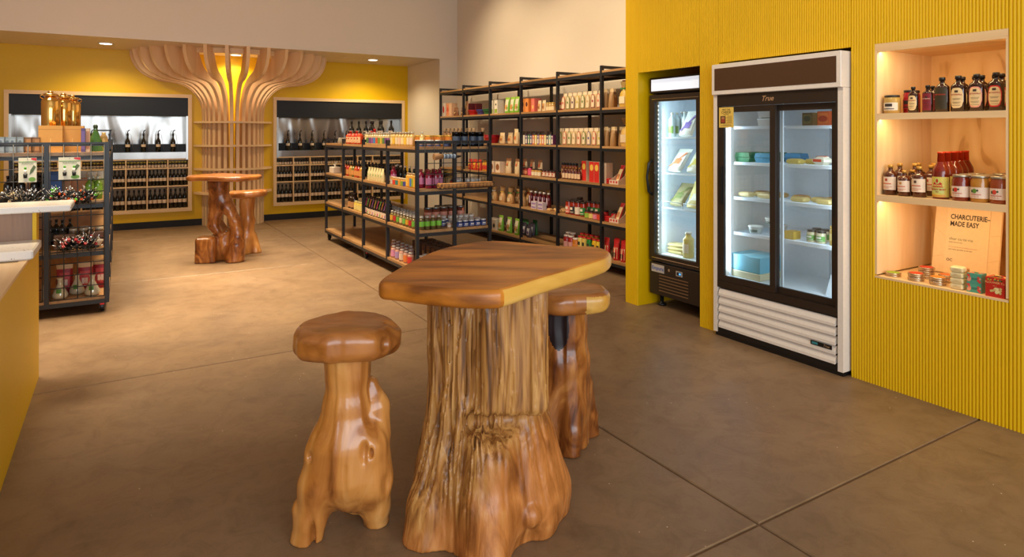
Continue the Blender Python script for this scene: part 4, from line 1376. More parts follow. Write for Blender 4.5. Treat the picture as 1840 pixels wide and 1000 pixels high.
def g_bottle(r, h, glass_c, cap_c, label_c=None, shoulder=0.62, neck=0.30, capf=0.08, lab=(0.15, 0.5), arc=1.3, sy=1.0, n=12, band=None, lshape=None, accent=None, neckcap=None, rough=0.12, fill=None):
    """returns list of (part, MB, mats)"""
    gm = col(glass_c, rough, 0, None, 0.3)
    b = MB()
    rn = r * neck
    zs, zc = h * shoulder, h * (1 - capf)
    prof = [(r * 0.90, 0), (r, r * 0.12), (r, zs), (r * 0.93, zs + (zc - zs) * 0.16), (r * 0.72, zs + (zc - zs) * 0.34), (rn * 1.15, zs + (zc - zs) * 0.58), (rn, zs + (zc - zs) * 0.75), (rn, zc)]
    if fill: prof = [(a_, z_, 1 if z_ < zs else 0) for a_, z_ in prof]
    b.lathe(prof, n, 0, sy=sy)
    mats = [gm] + ([col(fill, 0.2, 0, None, 0.3)] if fill else [])
    parts = [('glass_body', b, mats)]
    c = MB()
    if neckcap:
        c.lathe([(rn * 1.25, zs + (zc - zs) * 0.45), (rn * 1.12, zc), (rn * 1.2, zc), (rn * 1.2, h)], n, 0, sy=sy if sy > .8 else 1)
    else:
        c.lathe([(rn * 1.25, zc - h * 0.005), (rn * 1.25, h - 0.002), (rn * 1.1, h)], n)
    parts.append(('cap', c, [col(cap_c, 0.3, 0.0 if max(cap_c) < 120 else 0.35)]))
    if label_c:
        l = MB()
        z0, z1 = h * lab[0], h * lab[1]
        if lshape == 'oval': patch(l, r + .0007, r * sy + .0007, -arc, arc, oval_b(z0, z1), oval_t(z0, z1))
        elif lshape == 'arch': patch(l, r + .0007, r * sy + .0007, -arc, arc, z0, arch(z0, z1))
        else: patch(l, r + .0007, r * sy + .0007, -arc, arc, z0, z1)
        ms = [col(label_c, 0.55)]
        if accent:
            ms.append(col(accent, 0.55))
            patch(l, r + .0014, r * sy + .0014, -arc * .45, arc * .45, z0 + (z1 - z0) * .55, z0 + (z1 - z0) * .82, 1, 4)
            patch(l, r + .0014, r * sy + .0014, -arc * .7, arc * .7, z0 + (z1 - z0) * .18, z0 + (z1 - z0) * .28, 1, 4)
        parts.append(('label', l, ms))
    return parts
def g_jar(r, h, content, lid, label_c=None, lab=(0.2, 0.7), arc=1.4, n=12, lidf=0.14, accent=None, lidm=0.35, shoulder=0.06, lshape=None, metal=False, sq=False):
    b = MB()
    zl = h * (1 - lidf)
    nn = n
    b.lathe([(r * .92, 0), (r, r * .12), (r, zl * (0.97 - shoulder)), (r * .84, zl - 0.001), (r * .84, zl)], nn)
    parts = [('glass_body', b, [col(content, 0.12 if not metal else .3, 0.0, None, 0.4)])]
    c = MB()
    c.lathe([(r * .90, zl), (r * .93, zl + h * lidf * .15), (r * .93, h - h * lidf * .2), (r * .86, h)], nn)
    parts.append(('lid', c, [col(lid, 0.32, lidm)]))
    if label_c:
        l = MB()
        z0, z1 = zl * lab[0], zl * lab[1]
        patch(l, r + .0007, r + .0007, -arc, arc, z0, arch(z0, z1) if lshape == 'arch' else z1)
        ms = [col(label_c, 0.55)]
        if accent:
            ms.append(col(accent, 0.55))
            patch(l, r + .0014, r + .0014, -arc * .4, arc * .4, z0 + (z1 - z0) * .5, z0 + (z1 - z0) * .85, 1, 4)
            patch(l, r + .0014, r + .0014, -arc * .6, arc * .6, z0 + (z1 - z0) * .15, z0 + (z1 - z0) * .25, 1, 4)
        parts.append(('label', l, ms))
    return parts
def g_pouch(w, h, d, body, panel=None, top=None, accent=None, seed=0, pz=(.2, .7), pw=.62, lean=0.0):
    """stand-up bag, full at the bottom and pinched flat at its top seal"""
    R = random.Random(seed)
    b = MB()
    lev = [(0, .90, .85), (.06, 1.0, 1.0), (.35, 1.0, .95), (.62, .97, .66), (.82, .96, .30), (.90, .98, .06), (1.0, 1.0, .04)]
    cols = 7
    base = []
    for (f, ww, dd) in lev:
        ring = []
        for sgn in (-1, 1):
            rr = range(cols) if sgn < 0 else range(cols - 1, -1, -1)
            for k in rr:
                e = 2 * k / (cols - 1) - 1
                y = sgn * d / 2 * dd * (1 - 0.85 * abs(e) ** 3) + R.uniform(-.002, .002) + lean * f * h
                ring.append((e * w / 2 * ww, y, f * h))
        base.append(ring)
    m = 2 * cols
    vs = [p for r_ in base for p in r_]
    fs, ms = [], []
    for k in range(len(lev) - 1):
        for j in range(m):
            fs.append((k * m + j, k * m + (j + 1) % m, (k + 1) * m + (j + 1) % m, (k + 1) * m + j))
    n0 = len(b.f)
    b.add(vs, fs, 0, True)
    b.add(vs[:m], [tuple(range(m - 1, -1, -1))], 0)
    if top:
        for k in range(len(fs) - m * 2, len(fs)): b.m[n0 + k] = 1
    parts = [('bag', b, [col(body, 0.45), col(top or body, 0.45)])]
    if panel:
        l = MB()
        def strip(x0, x1, f0, f1, mi, off):
            n = 5
            bs = len(l.v)
            for i in range(n + 1):
                f = f0 + (f1 - f0) * i / n
                dd = np.interp(f, [q[0] for q in lev], [q[2] for q in lev])
                for x in (x0, x1):
                    e = 2 * x
                    l.v.append((x * w, -d / 2 * dd * (1 - 0.85 * abs(e) ** 3) - off + lean * f * h, f * h))
            for i in range(n):
                k = bs + 2 * i
                l.f.append((k, k + 1, k + 3, k + 2)); l.m.append(mi); l.s.append(True)
        strip(-pw / 2, 0, pz[0], pz[1], 0, .003); strip(0, pw / 2, pz[0], pz[1], 0, .003)
        ms = [col(panel, 0.5)]
        if accent:
            strip(-pw * .3, pw * .3, pz[0] + (pz[1] - pz[0]) * .15, pz[0] + (pz[1] - pz[0]) * .55, 1, .0042)
            ms.append(col(accent, 0.5))
        parts.append(('label', l, ms))
    return parts
def g_tied(r, h, body, ribbon, label_c=None, seed=0, top=None, sy=.7):
    """cellophane or kraft sack gathered with a ribbon"""
    R = random.Random(seed)
    b = MB()
    def ringf(f, rr):
        return [(rr * (1 + R.uniform(-.06, .06)) * math.cos(2 * PI * j / 12), rr * sy * (1 + R.uniform(-.06, .06)) * math.sin(2 * PI * j / 12), f * h) for j in range(12)]
    lev = [(0, .9), (.05, 1.), (.3, 1.03), (.55, .85), (.68, .42), (.73, .26), (.80, .42), (.90, .66), (1.0, .74)]
    vs, fs = [], []
    for f, q_ in lev: vs += ringf(f, r * q_)
    for k in range(len(lev) - 1):
        for j in range(12): fs.append((k * 12 + j, k * 12 + (j + 1) % 12, (k + 1) * 12 + (j + 1) % 12, (k + 1) * 12 + j))
    b.add(vs, fs, 0, True)
    b.add(vs[:12], [tuple(range(11, -1, -1))])
    b.add(vs[-12:], [tuple(range(12))])
    if top:
        for k in range(len(fs) - 36, len(fs)): b.m[k] = 1
    parts = [('sack', b, [col(body, 0.4), col(top or body, 0.35)])]
    l = MB()
    l.lathe([(r * .34, .70 * h), (r * .36, .73 * h), (r * .34, .76 * h)], 10, sy=sy, cap=False)
    for s in (-1, 1):
        l.add([(0, -r * sy * .36, .73 * h), (s * r * .55, -r * sy * .55, .78 * h), (s * r * .5, -r * sy * .55, .68 * h)], [(0, 1, 2)])
        l.add([(0, -r * sy * .38, .72 * h), (s * r * .25, -r * sy * .8, .52 * h), (s * r * .10, -r * sy * .8, .50 * h)], [(0, 1, 2)])
    parts.append(('ribbon', l, [col(ribbon, 0.5)]))
    if label_c:
        p = MB(); patch(p, r * 1.04 + .001, r * sy * 1.04 + .003, -.7, .7, h * .14, h * .42)
        parts.append(('label', p, [col(label_c, 0.5)]))
    return parts
def g_box(w, d, h, body, face=None, accent=None, top=None, fz=(.12, .88), fw=.84, az=(.35, .7), aw=.5):
    b = MB(); b.box(-w / 2, w / 2, -d / 2, d / 2, 0, h)
    if top: b.m[1] = 1
    parts = [('carton', b, [col(body, 0.5), col(top or body, 0.5)])]
    if face:
        l = MB()
        l.box(-w / 2 * fw, w / 2 * fw, -d / 2 - .0008, -d / 2 - .0001, h * fz[0], h * fz[1], 0)
        ms = [col(face, 0.5)]
        if accent:
            l.lathe([(1, 0), (1, .001)], 12, 1)
            n0 = len(l.v) - 24
            for k in range(24):
                x, y, z = l.v[n0 + k]
                l.v[n0 + k] = (x * w * aw / 2, -d / 2 - .0009 - z, h * (az[0] + az[1]) / 2 + y * h * (az[1] - az[0]) / 2)
            ms.append(col(accent, 0.5))
        parts.append(('print_panel', l, ms))
    return parts
def g_tin(r, h, body, lid, label_c=None, top_c=None, n=18, lidh=.25):
    b = MB()
    b.lathe([(r * .97, 0), (r, .003), (r, h * (1 - lidh))], n)
    parts = [('tin_body', b, [col(body, 0.25, 0.9)])]
    c = MB()
    c.lathe([(r * 1.03, h * (1 - lidh) - .001), (r * 1.03, h - .002), (r * .99, h)], n)
    parts.append(('lid', c, [col(lid, 0.25, 0.9)]))
    if top_c:
        t = MB(); t.lathe([(r * .86, h), (r * .86, h + .0012)], n); parts.append(('label', t, [col(top_c, 0.5)]))
    if label_c:
        p = MB(); patch(p, r + .0008, r + .0008, -1.4, 1.4, h * .15, h * .7); parts.append(('label', p, [col(label_c, 0.5)]))
    return parts
def g_bowl(r0, r1, h, c, n=16):
    b = MB()
    b.lathe([(r0, 0), (r1 * .97, h * .9), (r1 * 1.04, h * .9), (r1 * 1.04, h), (r1 * .95, h), (r0 * .92, .006)], n, cap=False)
    b.lathe([(r0, 0), (r0, .005)], n)
    return [('bowl', b, [col(c, 0.4)])]

PM = {}
def _merge(parts):
    mb, mats = MB(), []
    for name, p, ms in parts:
        o, base = len(mats), len(mb.v)
        mats += ms
        mb.v += p.v
        mb.f += [tuple(i + base for i in f) for f in p.f]
        mb.m += [k + o for k in p.m]
        mb.s += p.s
    return mb, mats
OCC = []
def _bounds(meshes):
    xs, ys, zs = [], [], []
    for me in meshes:
        for v in me.vertices:
            xs.append(v.co.x); ys.append(v.co.y); zs.append(v.co.z)
    return min(xs), max(xs), min(ys), max(ys), min(zs), max(zs)
BND = {}
def settle(key, meshes, loc, rz, sc, push, limit):
    """slide a product deeper along push until it stands free of its neighbours"""
    if key not in BND: BND[key] = _bounds(meshes)
    x0, x1, y0, y1, z0, z1 = BND[key]
    s_ = sc or 1.0
    cs, sn = math.cos(rz), math.sin(rz)
    cor = [((x * cs - y * sn) * s_, (x * sn + y * cs) * s_) for x in (x0, x1) for y in (y0, y1)]
    ax0, ax1 = min(c[0] for c in cor), max(c[0] for c in cor)
    ay0, ay1 = min(c[1] for c in cor), max(c[1] for c in cor)
    lx, ly, lz = loc
    for it in range(60):
        bx0, bx1, by0, by1, bz0, bz1 = lx + ax0, lx + ax1, ly + ay0, ly + ay1, lz + z0 * s_, lz + z1 * s_
        hit = None
        for (a0, a1, b0, b1, c0, c1) in OCC:
            if bz0 < c1 - .002 and bz1 > c0 + .002 and bx0 < a1 - .0008 and bx1 > a0 + .0008 and by0 < b1 - .0008 and by1 > b0 + .0008:
                hit = (a0, a1, b0, b1); break
        if hit is None: break
        if hit[1] - hit[0] > .5:
            ly += (hit[3] - by0 + .0006) if (by0 + by1) / 2 > (hit[2] + hit[3]) / 2 else -(by1 - hit[2] + .0006)
        elif push == 'x': lx += hit[1] - bx0 + .0005
        elif push == '-x': lx -= bx1 - hit[0] + .0005
        elif push == 'y': ly += hit[3] - by0 + .0005
        else: return None
        if limit is not None and ((push == 'x' and lx + ax1 > limit) or (push == 'y' and ly + ay1 > limit)): return None
    else:
        return None
    OCC.append((lx + ax0, lx + ax1, ly + ay0, ly + ay1, lz + z0 * s_, lz + z1 * s_))
    return (lx, ly, lz)
def put(key, gen, name, label, cat, loc, rz=0.0, group=None, split=False, sc=None, extra=None, tilt=0.0, push='x', limit=None):
    """place one product; meshes are shared by key. split=True gives it an Empty with its parts"""
    k2 = (key, split)
    if k2 not in PM:
        if split: PM[k2] = [(nm, p.mesh(nm, ms)) for nm, p, ms in gen()] + (extra() if extra else [])
        else:
            mb, mats = _merge(gen())
            PM[k2] = [(name, mb.mesh(name, mats))]
    if push:
        loc = settle(k2, [me for _, me in PM[k2]], loc, rz, sc, push, limit)
        if loc is None: return None
    if tilt:
        if k2 not in BND: BND[k2] = _bounds([me for _, me in PM[k2]])
        loc = (loc[0], loc[1], loc[2] + abs(math.sin(tilt)) * BND[k2][3] + .001)
    if split:
        t = thing(name, label, cat, loc, rz, group)
        if tilt: t.rotation_euler = (tilt, 0, rz)
        if sc: t.scale = (sc, sc, sc)
        for nm, me in PM[k2]: link(nm, me, t)
        return t
    o = link(name, PM[k2][0][1], None, loc, (tilt, 0, rz), sc)
    return tag(o, label, cat, group)
def block(x0, x1, y0, y1, z0=0.0, z1=3.0): OCC.append((x0, x1, y0, y1, z0, z1))
hp = PW / 2 + .001
for k in range(5):
    for (ox, oy, ww) in ((GX, GY, GW), (LX, LY, GW + .02)):
        for x in ((0, ww / 2, ww) if k in (0, 4) else (0, ww)):
            block(ox + x - hp, ox + x + hp, oy + BAY * k - hp, oy + BAY * k + hp)
for k in range(NB + 1):
    for x in (SX0, SX1): block(x - hp, x + hp, SY0 + SBAY * k - hp, SY0 + SBAY * k + hp)
for k in range(5):
    for (ox, oy, ww) in ((GX, GY, GW), (LX, LY, GW + .02)):
        block(ox - .02, ox + ww + .02, oy + BAY * k - hp, oy + BAY * k + hp, 1.396, 1.432)
RZ = -PI / 2        # faces the aisle from the right-hand side (towards -X)
SKIN = {}

# ------------------------------------------------------------------ goods in the maple niche
def ny(u, x): return at_x(u, 240, x).y
Z1, Z2, Z0 = SH1[1] + .0004, SH2[1] + .0004, NZ0 + 0.0124
inkb = col((40, 26, 20), 0.6)
inkr = col((170, 40, 36), 0.6)
put('olivejar', lambda: g_jar(.044, .108, (176, 142, 74), (36, 34, 34), (222, 208, 190), (.18, .66), 1.2, 20, .11, (52, 44, 40), 0.0), 'olive_jar',
    'squat jar of pale olives with black lid on the upper niche shelf', 'jar', (3.935, ny(1597, 3.935) - .020, Z1), RZ, None, True)
for x, u, nm in ((3.935, 1621, 'front'), (4.02, 1634, 'rear')):
    put('cherryjar', lambda: g_jar(.031, .138, (150, 16, 30), (40, 30, 30), (150, 22, 34), (.2, .68), 1.3, 18, .10, (40, 30, 30), 0.0), 'cherry_jar',
        'jar of red cherries with black lid on the upper niche shelf, ' + ('at the shelf edge' if nm == 'front' else 'pushed behind its twin'), 'jar', (x, ny(u, x), Z1), RZ, 'cherry jars in the niche', True)
DG = (44, 20, 12)
def flask(w, h, lab, acc, border=None, oval=True):
    def g():
        p = g_bottle(w / 2, h, DG, (34, 30, 30), border or lab, .70, .34, .09, (.10, .66) if oval else (.08, .70), .95, .62, 20, lshape='oval' if oval else None, rough=.06)
        if border:
            l = MB(); patch(l, w / 2 + .0015, w / 2 * .62 + .0015, -.80, .80, oval_b(h * .135, h * .625), oval_t(h * .135, h * .625))
            p.append(('inner_label', l, [col(lab, .55)]))
        d = MB()
        a_ = MB()
        patch(a_, w / 2 + .0022, w / 2 * .62 + .0022, -.22, .22, h * .53, h * .59, 0, 4)
        for k, f in enumerate((.36, .33, .26, .23, .17)): patch(a_, w / 2 + .0022, w / 2 * .62 + .0022, -.55 + .1 * (k % 2), .55 - .1 * (k % 2), h * f, h * (f + .008), 0, 5)
        p.append(('print', a_, [col((60, 44, 36), .6)]))
        return p
    return g
def flask_text(w, h, txt, m, z=.47, s=.016):
    return lambda: [('lettering', bend(_zshift(text_mesh(txt, s, m, extrude=.0002), h * z), w / 2 + .0024, w / 2 * .62 + .0024))]
def _zshift(me, z):
    for v in me.vertices: v.co.y += z
    return me
CREAM = (224, 196, 146)
fl = [
    ('fl_s_cream', .056, .152, CREAM, None, True, 'BITTERMILK', inkr, [(3.94, 1641), (4.03, 1652)], 'small dark flask bottle with cream label, upper niche shelf'),
    ('fl_s_burg', .056, .156, (120, 22, 40), None, False, 'BITTERMILK', col((226, 200, 170), .6), [(3.94, 1667), (4.03, 1676), (4.03, 1662)], 'small dark flask bottle with burgundy label, upper niche shelf'),
    ('fl_b_dark', .075, .195, (52, 44, 24), None, False, 'BITTERMILK', col((196, 60, 40), .6), [(3.94, 1693)], 'large dark flask bottle with black and gold label in the niche'),
    ('fl_b_cream', .075, .198, CREAM, None, True, 'BITTERMILK', inkr, [(3.94, 1722), (4.04, 1729)], 'large dark flask bottle with plain cream label, upper niche shelf'),
    ('fl_b_pink', .075, .200, CREAM, (226, 150, 130), True, 'BITTERMILK', inkr, [(3.94, 1755), (4.04, 1745), (4.04, 1764)], 'large dark flask bottle with pink-edged label on upper niche shelf'),
    ('fl_b_red', .075, .202, CREAM, (196, 34, 34), True, 'BITTERMILK', inkr, [(3.94, 1790), (4.04, 1781), (4.04, 1800), (4.04, 1815)], 'large dark flask bottle with red-edged label on upper niche shelf')]
for key, wd, hh, lc, bc, ov, tx, tm, spots, lb in fl:
    for (x, u) in spots:
        put(key, flask(wd, hh, lc, None, bc, ov), 'flask_bottle', lb if len(spots) == 1 else lb + (', front' if x < 4 else ', behind'), 'bottle', (x, ny(u, x), Z1), RZ,
            'dark flask bottles in the niche', True, extra=flask_text(wd, hh, tx, tm, .47 if ov else .50, .0112 if wd > .07 else .0085))

# middle shelf: syrup bottles, hot-sauce-red bottles and jars
def syrup(h, acc):
    def g():
        p = g_bottle(.037 if h > .15 else .034, h, (78, 34, 16), (214, 160, 74), (232, 208, 184), .66, .32, .10, (.17, .60), 1.35, 1, 20, rough=.06)
        r = .037 if h > .15 else .034
        a_ = MB()
        patch(a_, r + .0015, r + .0015, -.30, .05, h * .46, h * .54, 0, 4)
        patch(a_, r + .0015, r + .0015, -.9, .6, h * .36, h * .39, 1, 6)
        patch(a_, r + .0015, r + .0015, -.9, .7, h * .27, h * .282, 1, 6)
        patch(a_, r + .0015, r + .0015, -.9, .3, h * .22, h * .232, 1, 6)
        p.append(('print', a_, [col(acc, .6), col((206, 96, 60), .6)]))
        return p
    return g
for (x, u, hh, acc, lb) in ((3.935, 1600, .180, (180, 60, 40), 'amber syrup bottle with gold cap, tallest beside the niche side panel'), (4.02, 1617, .186, (180, 60, 40), None), (4.02, 1632, .186, (180, 60, 40), None),
                        (3.925, 1625, .150, (200, 130, 40), 'short amber syrup bottle with gold cap between two taller ones'), (4.00, 1640, .150, (200, 130, 40), None),
                        (3.93, 1652, .176, (90, 60, 40), 'amber syrup bottle with gold cap beside the red-necked mix bottle'), (4.10, 1639, .186, (180, 60, 40), None), (4.10, 1655, .186, (180, 60, 40), None), (4.02, 1665, .180, (90, 60, 40), None), (4.10, 1668, .186, (180, 60, 40), None)):
    put(('syrup', hh), syrup(hh, acc), 'syrup_bottle', lb or 'amber syrup bottle with gold cap behind the front row of the niche', 'bottle', (x, ny(u, x), Z2), RZ, 'amber syrup bottles in the niche', True)
def mary():
    h, r = .262, .042
    p = g_bottle(r, h, (110, 26, 12), (206, 56, 22), (214, 196, 92), .56, .36, .04, (.04, .47), 1.5, 1, 22, neckcap=True, rough=.08)
    a_ = MB()
    patch(a_, r + .0015, r + .0015, -.62, .62, h * .25, arch(h * .26, h * .37, .8), 0, 10)
    patch(a_, r + .0016, r + .0016, -.28, .28, oval_b(h * .32, h * .44), oval_t(h * .32, h * .44), 1, 8)
    patch(a_, r + .0022, r + .0022, -.14, .12, oval_b(h * .345, h * .425), oval_t(h * .345, h * .425), 0, 6)
    patch(a_, r + .0015, r + .0015, -.75, .75, h * .12, h * .235, 1, 10)
    patch(a_, r + .0015, r + .0015, -.9, .9, h * .05, h * .085, 2, 8)
    p.append(('print', a_, [col((190, 40, 26), .55), col((196, 206, 120), .55), col((214, 150, 60), .55)]))
    return p
def mary_text():
    r, h = .042, .262
    return [('lettering', bend(_zshift(text_mesh('MURDOCH', .0135, col((240, 226, 130), .6), extrude=.0002, bold=.0003), h * .285), r + .0026, r + .0026)),
            ('lettering', bend(_zshift(text_mesh('BLOODY MARY', .0125, col((186, 36, 26), .6), extrude=.0002, bold=.0003), h * .20), r + .0026, r + .0026)),
            ('lettering', bend(_zshift(text_mesh('MIX', .010, col((186, 36, 26), .6), extrude=.0002), h * .15), r + .0026, r + .0026))]
for k, (x, u) in enumerate(((3.94, 1691), (4.04, 1702), (4.14, 1715), (4.24, 1725), (4.34, 1735))):
    put('mary', mary, 'mix_bottle', ('yellow-labelled red-necked mix bottle at the niche shelf edge' if k == 0 else 'red-necked mix bottle in file behind the yellow-labelled one'), 'bottle', (x, ny(u, x), Z2), RZ,
        'red-necked mix bottles in the niche', True, extra=mary_text)
def mixjar(cont, acc):
    def g():
        p = g_jar(.0435, .142, cont, (176, 168, 150), (230, 206, 186), (.16, .62), 1.5, 22, .10, None, .8, .12)
        r, h = .0435, .142
        a_ = MB()
        patch(a_, r + .0014, r + .0014, -.42, .02, oval_b(h * .34, h * .50), oval_t(h * .34, h * .50), 0, 8)
        patch(a_, r + .0013, r + .0013, -.62, -.40, h * .36, h * .46, 1, 4)
        patch(a_, r + .0013, r + .0013, .02, .22, h * .41, h * .47, 1, 4)
        patch(a_, r + .0013, r + .0013, -.7, .5, h * .27, h * .305, 2, 6)
        patch(a_, r + .0013, r + .0013, -.7, .3, h * .20, h * .212, 2, 6)
        p.append(('print', a_, [col(acc, .55), col((50, 70, 36), .55), col((206, 130, 110), .6)]))
        return p
    return g
for (x, u, key, cont, acc, lb) in ((3.925, 1727, 'tom', (120, 34, 14), (206, 50, 36), 'red mix jar with tomato picture label at the niche shelf edge'), (3.925, 1761, 'lime', (176, 118, 42), (96, 140, 50), 'golden mix jar with green lime picture label at the niche shelf edge'),
                                (3.925, 1797, 'citr', (140, 60, 26), (216, 70, 50), 'amber mix jar with sliced citrus picture label at the niche shelf edge'),
                                (4.03, 1739, 'tom', (120, 34, 14), (206, 50, 36), 'red mix jar behind the tomato-labelled one'), (4.03, 1772, 'lime', (176, 118, 42), (96, 140, 50), 'golden mix jar behind the lime-labelled one'),
                                (4.03, 1805, 'citr', (140, 60, 26), (216, 70, 50), 'amber mix jar behind the citrus-labelled one'), (4.13, 1755, 'tom', (120, 34, 14), (206, 50, 36), 'red mix jar at the back of the niche row'), (4.13, 1786, 'lime', (176, 118, 42), (96, 140, 50), 'golden mix jar at the back of the niche row')):
    put(('mixjar', key), mixjar(cont, acc), 'mix_jar', lb, 'jar', (x, ny(u, x), Z2), RZ, 'mix jars in the niche', True)

# bottom of the niche: tins, wrapped bars, tea boxes and a recipe board
TINM = (196, 176, 150)
def tinstack(u, x, n, top, word, h=.021, r=.041):
    for k in range(n):
        put(('tin', top, h), lambda: g_tin(r, h, TINM, TINM, None, top, 24, .45), 'flat_tin', 'flat round tin with %s lid label, %s' % (word, 'topmost of its stack' if k == n - 1 and n > 1 else ('lower in its stack' if n > 1 else 'lying alone at the niche corner')),
            'tin', (x, ny(u, x), Z0 + k * (h + .0016)), RZ + .3 * k, 'flat tins in the niche', True)
tinstack(1605, 3.945, 1, (150, 176, 40), 'green', .022)
tinstack(1646, 3.935, 2, (206, 66, 34), 'scarlet')
tinstack(1665, 4.05, 3, (190, 60, 40), 'brick-red')
tinstack(1685, 3.935, 2, (216, 130, 40), 'golden orange')
tinstack(1700, 4.03, 2, (208, 104, 44), 'burnt orange')
tinstack(1726, 4.06, 4, (204, 112, 52), 'copper')
def bar():
    b = MB(); b.rbox(-.032, .032, -.028, .028, 0, .030, .006)
    f = MB(); f.add([(-.03, -.0285, .006), (.002, -.0305, .022), (.03, -.0285, .008), (.0, -.0295, .002)], [(0, 3, 2, 1)])
    f.add([(-.028, -.018, .0302), (.0, .0, .0312), (.028, -.018, .0302)], [(0, 2, 1)])
    return [('wrapped_body', b, [col((226, 206, 158), .55)]), ('paper_fold', f, [col((210, 188, 138), .55)])]
for k in range(4):
    put('bar', bar, 'wrapped_bar', 'cream paper wrapped bar, ' + ('topmost of its stack beside the tins' if k == 3 else 'lower in the stack beside the tins'), 'bar', (3.925, ny(1722, 3.925), Z0 + k * .0305), RZ + .05 * (k % 2), 'wrapped bars in the niche', True)
def teabox():
    w, d_, h = .068, .06, .050
    b = MB(); b.box(-w / 2, w / 2, -d_ / 2, d_ / 2, 0, h)
    p = MB()
    R = random.Random(4)
    for k in range(14):
        e = R.choice([-1, 1])
        cx, cz, r = (e * w * R.uniform(.30, .46), h * R.uniform(.05, .95), R.uniform(.004, .009))
        cx = max(-w / 2 + r, min(w / 2 - r, cx)); cz = max(r, min(h - r, cz))
        p.add([(cx + r * math.cos(q * PI / 3), -d_ / 2 - .0006 - .0001 * (k % 3), cz + r * math.sin(q * PI / 3)) for q in range(6)], [tuple(range(6))], k % 2)
    for k in range(10):
        cx, cy, r = R.uniform(-.4, .4) * w, R.uniform(-.4, .4) * d_, R.uniform(.004, .009)
        p.add([(cx + r * math.cos(q * PI / 3), cy + r * math.sin(q * PI / 3), h + .0006 + .0001 * (k % 3)) for q in range(6)], [tuple(range(6))], k % 2)
    p.box(-.016, .016, -d_ / 2 - .0008, -d_ / 2 - .0002, h * .45, h * .50, 2); p.box(-.012, .012, -d_ / 2 - .0008, -d_ / 2 - .0002, h * .34, h * .37, 2)
    t = MB(); t.lathe([(.014, h), (.014, h + .0012)], 14, sy=.5)
    return [('carton', b, [col((78, 156, 134), .5)]), ('floral_print', p, [col((206, 70, 60), .5), col((232, 150, 120), .5), col((40, 60, 60), .5)]), ('thumb_hole', t, [col((30, 26, 24), .6)])]
for k in range(2):
    put('teabox', teabox, 'tea_box', 'small teal floral box, ' + ('stacked on its twin' if k else 'under its twin'), 'box', (3.93, ny(1755, 3.93), Z0 + k * .0506), RZ, 'teal floral boxes', True)
def redbox():
    w, d_, h = .086, .09, .100
    b = MB(); b.box(-w / 2, w / 2, -d_ / 2, d_ / 2, 0, h)
    p = MB()
    R = random.Random(9)
    for k in range(18):
        cx, cz, r = R.uniform(-.44, .44) * w, h * R.uniform(.86, .95), R.uniform(.003, .0055)
        p.add([(cx + r * math.cos(q * PI / 3), -d_ / 2 - .0006 - .0001 * (k % 3), cz + r * math.sin(q * PI / 3)) for q in range(6)], [tuple(range(6))], k % 2)
    for k in range(14):
        cx, cz = R.uniform(-.24, .3) * w, h * R.uniform(.22, .46)
        s = .008; a0 = R.uniform(0, 3)
        p.add([(cx + s * math.cos(a0 + q * PI / 2), -d_ / 2 - .0008 - .0001 * (k % 5), cz + s * math.sin(a0 + q * PI / 2)) for q in range(4)], [tuple(range(4))], 2 + k % 2)
    for k in range(16):
        cx, cy, r = R.uniform(-.42, .42) * w, R.uniform(-.42, .42) * d_, R.uniform(.005, .010)
        p.add([(cx + r * math.cos(q * PI / 3), cy + r * math.sin(q * PI / 3), h + .0006 + .0001 * (k % 3)) for q in range(6)], [tuple(range(6))], k % 3)
    t = MB(); t.lathe([(.022, h + .001), (.022, h + .002)], 14, sy=.4)
    return [('carton', b, [col((190, 40, 26), .45)]), ('floral_print', p, [col((220, 180, 50), .5), col((90, 110, 70), .5), col((232, 214, 150), .5), col((206, 180, 110), .5)]), ('thumb_hole', t, [col((30, 26, 24), .6)])]
rb_ = put('redbox', redbox, 'cracker_box', 'red box printed with crackers and flowers beside the teal boxes', 'box', (3.925, ny(1795, 3.925), Z0), RZ, None, True)
link('lettering', text_mesh('FLOUWER Co', .0145, col((236, 190, 120), .5), extrude=.0003), rb_, (0, -.0462, .074), (PI / 2, 0, 0))
link('lettering', text_mesh('No 1', .008, col((236, 190, 120), .5), extrude=.0003), rb_, (0, -.0462, .058), (PI / 2, 0, 0))
# recipe board leaning on the back: cream board with a printed card
bx_ = 4.28
yc = (ny(1673, bx_) + ny(1795, bx_)) / 2
wdt = ny(1673, bx_) - ny(1795, bx_)
cb = thing('recipe_board', 'cream board with a printed charcuterie card leaning in the niche', 'board', (bx_, yc, Z0 + .002), RZ)
cb.rotation_euler = (math.radians(-9), 0, RZ)
q_ = MB(); q_.rbox(-wdt / 2, wdt / 2, -.006, .006, .0012, .405, .005); q_.build('board', col((236, 204, 160), .45), cb)
q_ = MB(); q_.box(-wdt * .30, wdt * .33, -.0085, -.0062, .003, .402); q_.build('card', col((240, 208, 166), .5), cb)
q_ = MB()
for (xa, za, xb_, zb_) in ((-.48, .27, -.31, .22), (.34, .25, .49, .26), (.34, .10, .49, .12), (-.48, .09, -.31, .11)):
    q_.add([(xa * wdt, -.0064, za), (xb_ * wdt, -.0064, zb_), (xb_ * wdt, -.0064, zb_ + .0015), (xa * wdt, -.0064, za + .0015)], [(0, 1, 2, 3)])
q_.build('etched_lines', col((206, 168, 120), .5), cb)
